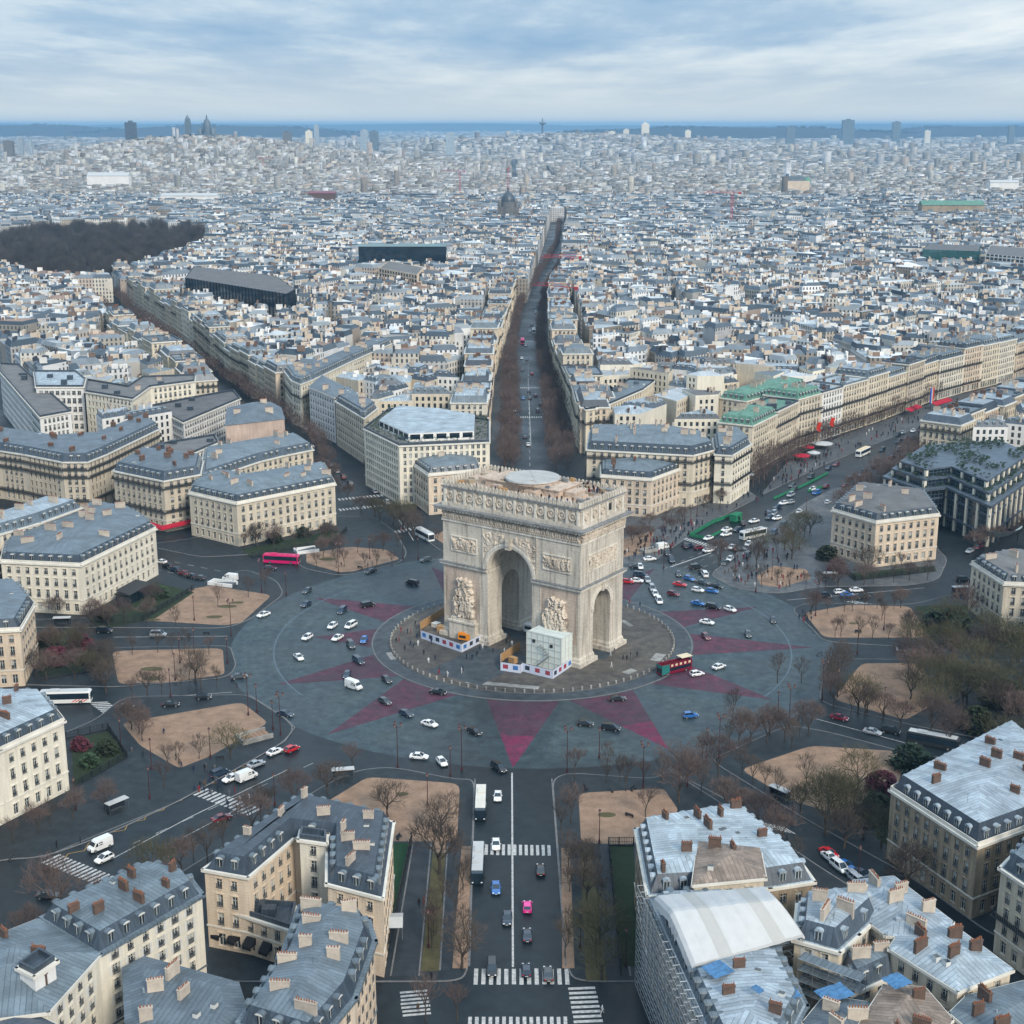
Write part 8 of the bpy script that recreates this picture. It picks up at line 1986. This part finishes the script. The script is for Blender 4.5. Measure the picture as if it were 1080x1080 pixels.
awnlong(960, 437, 16, 53, 'red_awning', 'long dark red terrace awning under the boulevard facades, nearer one'); awnlong(990, 430, 20, 48, 'red_awning', 'farther long dark red terrace awning under the boulevard facades')
def flagpole(px, py, z, mat, lab, hh=7):
    x, y = at(px, py, z); t = thing('flag', lab, 'flag', (x, y, z)); b = MB(); b.tube((0, 0, -4), (-2, -2, 4), .06, .06, 4); b.build('pole', M('iron_grey'), t); b = MB(); n = 6
    for i in range(n): a0, a1 = i/n, (i+1)/n; f = lambda a: (-1.8+.25*sin(a*7), -1.8-.25*cos(a*5), 3.4-a*4); g2 = lambda a: (-.2+.3*sin(a*6+1), -2.4, 3.2-a*4.2); b.face([f(a0), g2(a0), g2(a1), f(a1)], 0)
    b.build('cloth', M(mat), t)
flagpole(865, 452, 12, 'flag_red', 'left red flag hung over the boulevard on the white office front'); flagpole(879, 447, 13, 'flag_red', 'right red flag hung over the boulevard on the white office front')
tf = thing('flag', 'large blue white and red tricolour flag hanging over the boulevard row', 'flag', (*at(983, 417, 12), 12), radians(53)); 
for i, m_ in enumerate(('flag_blue', 'tarp_plain', 'flag_red')): b = MB(); b.box(-2.4+i*1.6, -.06, -4, -.8+i*1.6, .06, 4); b.build('stripe', M(m_), tf)
# benches
for i, (px, py) in enumerate(((421, 885), (618, 832), (646, 835), (668, 834), (664, 862), (218, 670), (200, 672), (232, 802), (905, 668), (380, 600))):
    x, y = at(px, py); t = thing('park_bench', '', 'bench', (x, y, .15), R.uniform(0, 3)); b = MB(); b.box(-1, -.25, .42, 1, .25, .5); b.build('seat', M('iron'), t); b = MB(); b.box(-1, .22, .5, 1, .28, .95); b.build('backrest', M('iron'), t)
    for s in (-.8, .8): b = MB(); b.box(s-.05, -.25, 0, s+.05, .25, .42); b.build('leg', M('iron'), t)
    PEND.append((t, 'dark park bench', (x, y), 'dark park bench'))
# ================================================================== PEOPLE
def person_mesh(pose, top, legs):
    key = ('man', pose, top, legs)
    if key in WIN: return WIN[key]
    out = POSE[pose].copy(); out.materials.clear()
    for m in (top, legs, 'skin', 'hair'): out.materials.append(MATS[m])
    out.name = 'person'; WIN[key] = out; return out
PN = 0
def person(x, y, z=.145, area_='on the plaza', h=None, col=None):
    global PN; PN += 1
    r_ = random.Random(PN*13); pose = r_.choice(['walk', 'stand', 'stride', 'walk', 'stand']); top = col or r_.choice(['black', 'black', 'navy', 'navy', 'red', 'grey', 'white', 'brown']); lg = r_.choice(['black', 'navy', 'black', 'grey'])
    o = link('person', person_mesh(pose, 'cloth_'+top, 'cloth_'+lg)); o.location = (x, y, z); o.rotation_euler = (0, 0, r_.uniform(0, 6.28) if h is None else h+r_.uniform(-.4, .4)); k = r_.uniform(.95, 1.08); o.scale = (k, k, k)
    o['category'] = 'person'; o['group'] = 'people '+area_
    PEND.append((o, f"{'standing' if pose == 'stand' else 'walking'} person in a {top} top", (x, y), f"person in a {top} top and {lg} trousers {area_}, one of a crowd"))
for px, py in ((423, 668), (430, 669), (433, 670), (418, 679), (421, 678), (427, 687), (433, 682), (436, 685), (440, 675), (441, 682), (447, 692), (452, 700), (459, 697), (464, 706), (472, 715), (488, 709), (487, 711), (463, 713), (471, 716), (492, 696), (498, 697), (503, 693), (506, 688), (509, 685), (512, 681), (644, 693), (648, 690), (657, 697), (661, 698), (665, 694), (668, 697), (672, 694), (534, 680), (537, 676), (540, 682), (532, 690), (645, 705), (520, 690), (455, 680), (438, 661), (675, 641), (664, 638)):
    person(*at(px, py), .265, 'on the stone platform round the arch')
RR = random.Random(99)
for _ in range(58):   # visitors on the roof terrace, thick at the far right corner
    u, v = (RR.gauss(15.5, 3.2), RR.gauss(5, 2.8)) if RR.random() < .68 else (RR.uniform(-21, 21), RR.choice([-1, 1])*RR.uniform(7.9, 9.8))
    u = max(-21.5, min(21.5, u)); v = max(-10, min(10, v))
    if abs(u) < 13 and abs(v) < 6.2: v = 8.5
    if 16.4 < u < 18.8 and -5.2 < v < .3: u = 20
    x, y = loc(u, v); person(x, y, 45.42+.26, 'on the roof terrace of the arch')
def crowd(pts, n, z, nm):
    P = ats(pts); k = 0; x0, x1 = min(p[0] for p in P), max(p[0] for p in P); y0, y1 = min(p[1] for p in P), max(p[1] for p in P)
    while k < n:
        x, y = RR.uniform(x0, x1), RR.uniform(y0, y1)
        if inside((x, y), P): person(x, y, z, nm); k += 1
crowd([(205, 835), (225, 822), (275, 852), (262, 864)], 20, .03, 'crossing the crowded zebra crossing at lower left')
crowd([(756, 607), (778, 596), (850, 612), (830, 624), (790, 620)], 30, .15, 'on the pavement right of the plaza, beyond the busy traffic')
crowd([(640, 594), (695, 560), (750, 550), (725, 570), (690, 590), (655, 598)], 48, .15, 'in the crowd on the pavement right of the arch')
crowd([(758, 592), (800, 575), (815, 585), (775, 603)], 14, .15, 'near the boulevard trees'); crowd([(735, 548), (790, 518), (870, 480), (880, 486), (800, 530)], 26, .15, 'strolling up the left pavement of the boulevard')
crowd([(802, 523), (830, 490), (922, 450), (1060, 406), (1060, 412), (930, 463), (860, 490)], 40, .15, 'on the far left pavement of the boulevard'); crowd([(135, 795), (150, 790), (230, 815), (215, 822)], 10, .15, 'on the lower left pavement'); crowd([(835, 660), (850, 645), (862, 655)], 8, .15, 'at the right kerb of the plaza')
for px, py in ((430, 905), (436, 1045), (441, 1068), (447, 955), (442, 957), (606, 892), (635, 1070), (85, 890), (60, 895), (173, 775), (360, 598), (393, 597), (388, 599), (940, 905), (1015, 735), (1020, 740), (187, 655), (96, 905), (1008, 672), (250, 727), (455, 1035)): person(*at(px, py), .15, 'walking alone')
fb_ = MB(); fb_.box(-.1, -.2, .85, .12, .2, 1.5); fb_.box(-.22, .02, 0, -.02, .16, .86); fb_.box(.05, -.16, 0, .25, -.02, .86); fb_.box(-.07, -.08, 1.52, .1, .08, 1.74); fb_.box(-.08, .2, .8, .08, .3, 1.45); fb_.box(-.08, -.3, .8, .08, -.2, 1.45)
FP = [(np.array(fb_.v), np.array(fb_.f))]
for cn, cl in (('dark', 'cloth_black'), ('navy', 'cloth_navy'), ('red', 'cloth_red')):
    pts = []
    for poly, n in (([(640, 594), (695, 560), (750, 545), (725, 572), (690, 590), (655, 598)], 40), ([(756, 607), (778, 596), (830, 560), (850, 612), (790, 620)], 26), ([(802, 523), (830, 490), (922, 450), (1060, 406), (1060, 412), (930, 463), (860, 490)], 60), ([(735, 548), (790, 518), (870, 480), (880, 486), (800, 530)], 30)):
        P = ats(poly); x0, x1 = min(p[0] for p in P), max(p[0] for p in P); y0, y1 = min(p[1] for p in P), max(p[1] for p in P); k = 0; n = int(n*{'dark': .55, 'navy': .32, 'red': .13}[cn])
        while k < n:
            x, y = RR.uniform(x0, x1), RR.uniform(y0, y1)
            if inside((x, y), P): pts.append((x, y, .15)); k += 1
    tile('crowd', FP, pts, cl, 3, label=f'dense crowd of people in {cn} coats on the pavements right of the arch', category='crowd', kind='stuff')
print('people', PN)
# ================================================================== UNIQUE LABELS
LMK = [('the open-top tour bus', (711, 707)), ('the bright pink coach', (297, 593)), ('the white coach left of the arch', (448, 567)), ('the white mesh-wrapped cage', (578, 690)), ('the orange machine in the left yard', (491, 676)), ('the bottom magenta wedge tip', (541, 810)), ('the lower right wedge tip', (705, 790)),
 ('the crowded lower left zebra crossing', (232, 843)), ('the lower left corner zebra crossing', (88, 925)), ('the bus with the bright white roof', (504, 915)), ('the lowest zebra crossing', (548, 1030)), ('the lower right zebra crossing', (815, 872)), ('the left sand patch stairwell', (268, 778)), ('the white-walled ramp at upper left', (240, 617)),
 ('the green-fenced boulevard works', (755, 558)), ('the red-striped coach at the left edge', (70, 736)), ('the dark bus by the brown mansion', (984, 787)), ('the white coach on the right boulevard', (794, 566)), ('the slate-roofed U-shaped block', (330, 870)), ('the white tarpaulin tent', (760, 965)), ('the glass-fronted corner block', (1000, 560)), ('the brown weathered mansion', (980, 880)), ('the bare-stone mansion', (930, 595)),
 ('the many-chimneyed mansion', (110, 640)), ('the long cream mansion', (270, 575)), ('the pinkish mansion', (690, 545)), ('the small mansion behind the arch', (455, 555)), ('the artificial lawn', (415, 960)), ('the lower right bus shelter', (822, 843)), ('the lower left bus shelter', (124, 856)), ('the pink hatchback', (556, 959)), ('the creamy panel van', (373, 726)), ('the right edge mansion', (1045, 660)), ('the dark shrub mass at right', (1005, 665)), ('the left edge hedge garden', (75, 695)), ('the yellow mansion garden', (100, 800)),
 ('the domed church', (536, 232)), ('the teal glass office', (1004, 270)), ('the black finned office block', (255, 318)), ('the wedge-shaped block', (313, 430)), ('the roof garden office', (450, 500)), ('the park with dark trees', (110, 280)), ('the red crane over the straight avenue', (598, 285)), ('the pink gable block', (268, 470)), ('the green-roofed boulevard house', (830, 470)), ('the tricolour flag', (983, 430)), ('the crimson cafe parasol', (845, 486)), ('the shelter under the glass block', (1012, 627)), ('the tan stepped office', (420, 290)), ('the cream coach by the glass-fronted block', (910, 480)), ('the red city bus on the straight avenue', (551, 362)), ('the rounded corner block with lit windows', (640, 440)), ('the lower end of the left avenue', (390, 545)), ('the bottom right corner', (1080, 1080)), ('the bottom left corner', (0, 1080)), ('the left edge at mid height', (0, 560)), ('the right edge at mid height', (1080, 540)), ('the upper left rooftops by the edge', (0, 330)), ('the right edge rooftops', (1080, 330))]
LMW = [(n, at(*p)) for n, p in LMK]
ORD2 = ['nearest', 'second nearest', 'third nearest', 'fourth nearest', 'fifth nearest', 'sixth nearest', 'seventh nearest', 'eighth nearest']
groups = {}
for it in PEND: groups.setdefault(it[1], []).append(it)
for base, items in groups.items():
    if len(items) == 1: items[0][0]['label'] = items[0][1]+' '+('beside ' if True else '')+min(LMW, key=lambda l: hypot(l[1][0]-items[0][2][0], l[1][1]-items[0][2][1]))[0]; continue
    rank = {}
    for li, (nm, p) in enumerate(LMW):
        o = sorted(range(len(items)), key=lambda i: hypot(items[i][2][0]-p[0], items[i][2][1]-p[1]))
        for k, i in enumerate(o[:len(ORD2)]):
            dd = hypot(items[i][2][0]-p[0], items[i][2][1]-p[1])
            if dd < 90 or items[i][2][1] > 300: rank.setdefault(i, []).append((k, dd, li))
    for i, it in enumerate(items):
        if i in rank:
            k, dd, li = min(rank[i]); it[0]['label'] = f"{base}, {ORD2[k]} to {LMW[li][0]}"
        else: it[0]['label'] = it[3]; it[0]['group'] = it[0].get('group') or 'look-alikes'
# protos never placed
for k, p in PROTO.items():
    if not p[2]:
        for c in p[1]: bpy.data.objects.remove(c)
        bpy.data.objects.remove(p[0])
for o in bpy.data.objects:
    if '_p' in o: del o['_p']
# ================================================================== AIR, LIGHT
hz = MB(); hz.box(-26000, -900, -1.5, 26000, 40000, 181)
m = bpy.data.materials.new('haze'); m.use_nodes = True; m.node_tree.nodes.clear(); t = NT(m); o = t.add('ShaderNodeOutputMaterial'); v = t.add('ShaderNodeVolumePrincipled'); v.inputs['Color'].default_value = HAZEC; v.inputs['Density'].default_value = HAZED; v.inputs['Anisotropy'].default_value = 0.0
t.link(v.outputs[0], o.inputs['Volume']); MATS['haze'] = m
ho_ = hz.build('haze', [m], kind='stuff', label='thin blue winter haze lying over the whole city', category='haze')
W = bpy.data.worlds.new('World'); SC.world = W; W.use_nodes = True; W.node_tree.nodes.clear()
class _W: node_tree = W.node_tree
t = NT(_W); out = t.add('ShaderNodeOutputWorld'); bg = t.add('ShaderNodeBackground'); bg.inputs['Strength'].default_value = .1; t.link(bg.outputs[0], out.inputs[0])
sky = t.add('ShaderNodeTexSky'); sky.sky_type = 'NISHITA'; sky.sun_disc = False; SE, SA = radians(34), radians(150); sky.sun_elevation = SE; sky.sun_rotation = SA; sky.air_density = 1.2; sky.dust_density = 2
tc = t.add('ShaderNodeTexCoord'); sx = t.add('ShaderNodeSeparateXYZ'); t.link(tc.outputs['Generated'], sx.inputs[0])
z = t.math('MAXIMUM', sx.outputs[2], 0.0); zz = t.math('ADD', z, .045)
cb = t.add('ShaderNodeCombineXYZ'); t.link(t.math('DIVIDE', sx.outputs[0], zz), cb.inputs[0]); t.link(t.math('DIVIDE', sx.outputs[1], zz), cb.inputs[1])
mp = t.add('ShaderNodeMapping'); mp.inputs['Scale'].default_value = (.85, .34, 1); mp.inputs['Location'].default_value = (3.1, 1.7, 0); t.link(cb.outputs[0], mp.inputs[0])
n1 = t.noise(1.0, 8, mp.outputs[0], .6); n2 = t.noise(.35, 3, mp.outputs[0], .5)
f = t.math('ADD', t.math('MULTIPLY', n1, .5), t.math('MULTIPLY', n2, .5))
cl = t.ramp(f, [(.40, (3.0, 4.9, 7.2)), (.47, (4.2, 5.9, 7.8)), (.52, (5.9, 7.3, 8.6)), (.62, (8.6, 9.4, 9.9))])
hzn = t.ramp(z, [(0, (1, 1, 1)), (.012, (.85,)*3), (.05, (0, 0, 0))]); cl2 = t.mix(hzn, cl, (6.9, 7.8, 8.3, 1))
el = t.math('ADD', 1.0, t.math('MULTIPLY', t.math('MAXIMUM', t.math('SUBTRACT', z, .1), 0), ZEN))
vm = t.add('ShaderNodeVectorMath'); vm.operation = 'SCALE'; t.link(cl2, vm.inputs[0]); t.link(el, vm.inputs['Scale'])
mixs = t.mix(.90, sky.outputs[0], vm.outputs[0]); t.link(mixs, bg.inputs['Color'])
sd = bpy.data.lights.new('sun', 'SUN'); sd.energy = SUNE; sd.angle = radians(14); sd.color = (1, .90, .77); so = bpy.data.objects.new('sun', sd); COL.objects.link(so)
# Nishita: rotation 0 = +Y, clockwise seen from above
dirv = Vector((sin(SA)*cos(SE), cos(SA)*cos(SE), sin(SE))); so.rotation_euler = dirv.to_track_quat('Z', 'Y').to_euler(); so.location = (0, 0, 500)
SC.view_settings.view_transform = 'Standard'; SC.view_settings.look = 'None'; SC.view_settings.gamma = 1; SC.view_settings.exposure = EXPO
SC.render.engine = 'CYCLES'; SC.cycles.max_bounces = 5; SC.cycles.diffuse_bounces = 3; SC.cycles.glossy_bounces = 2; SC.cycles.volume_bounces = 0; SC.cycles.use_denoising = True
try: SC.cycles.denoiser = 'OPENIMAGEDENOISE'
except Exception: pass
SC.cycles.volume_step_rate = 5; SC.cycles.use_adaptive_sampling = True; SC.cycles.adaptive_threshold = .01
for o in bpy.data.objects:
    if o.parent is None and o.get('label') and len(o['label'].replace('-', ' ').split()) > 16: print('LONG', o['label'])
print('objects', len(bpy.data.objects))
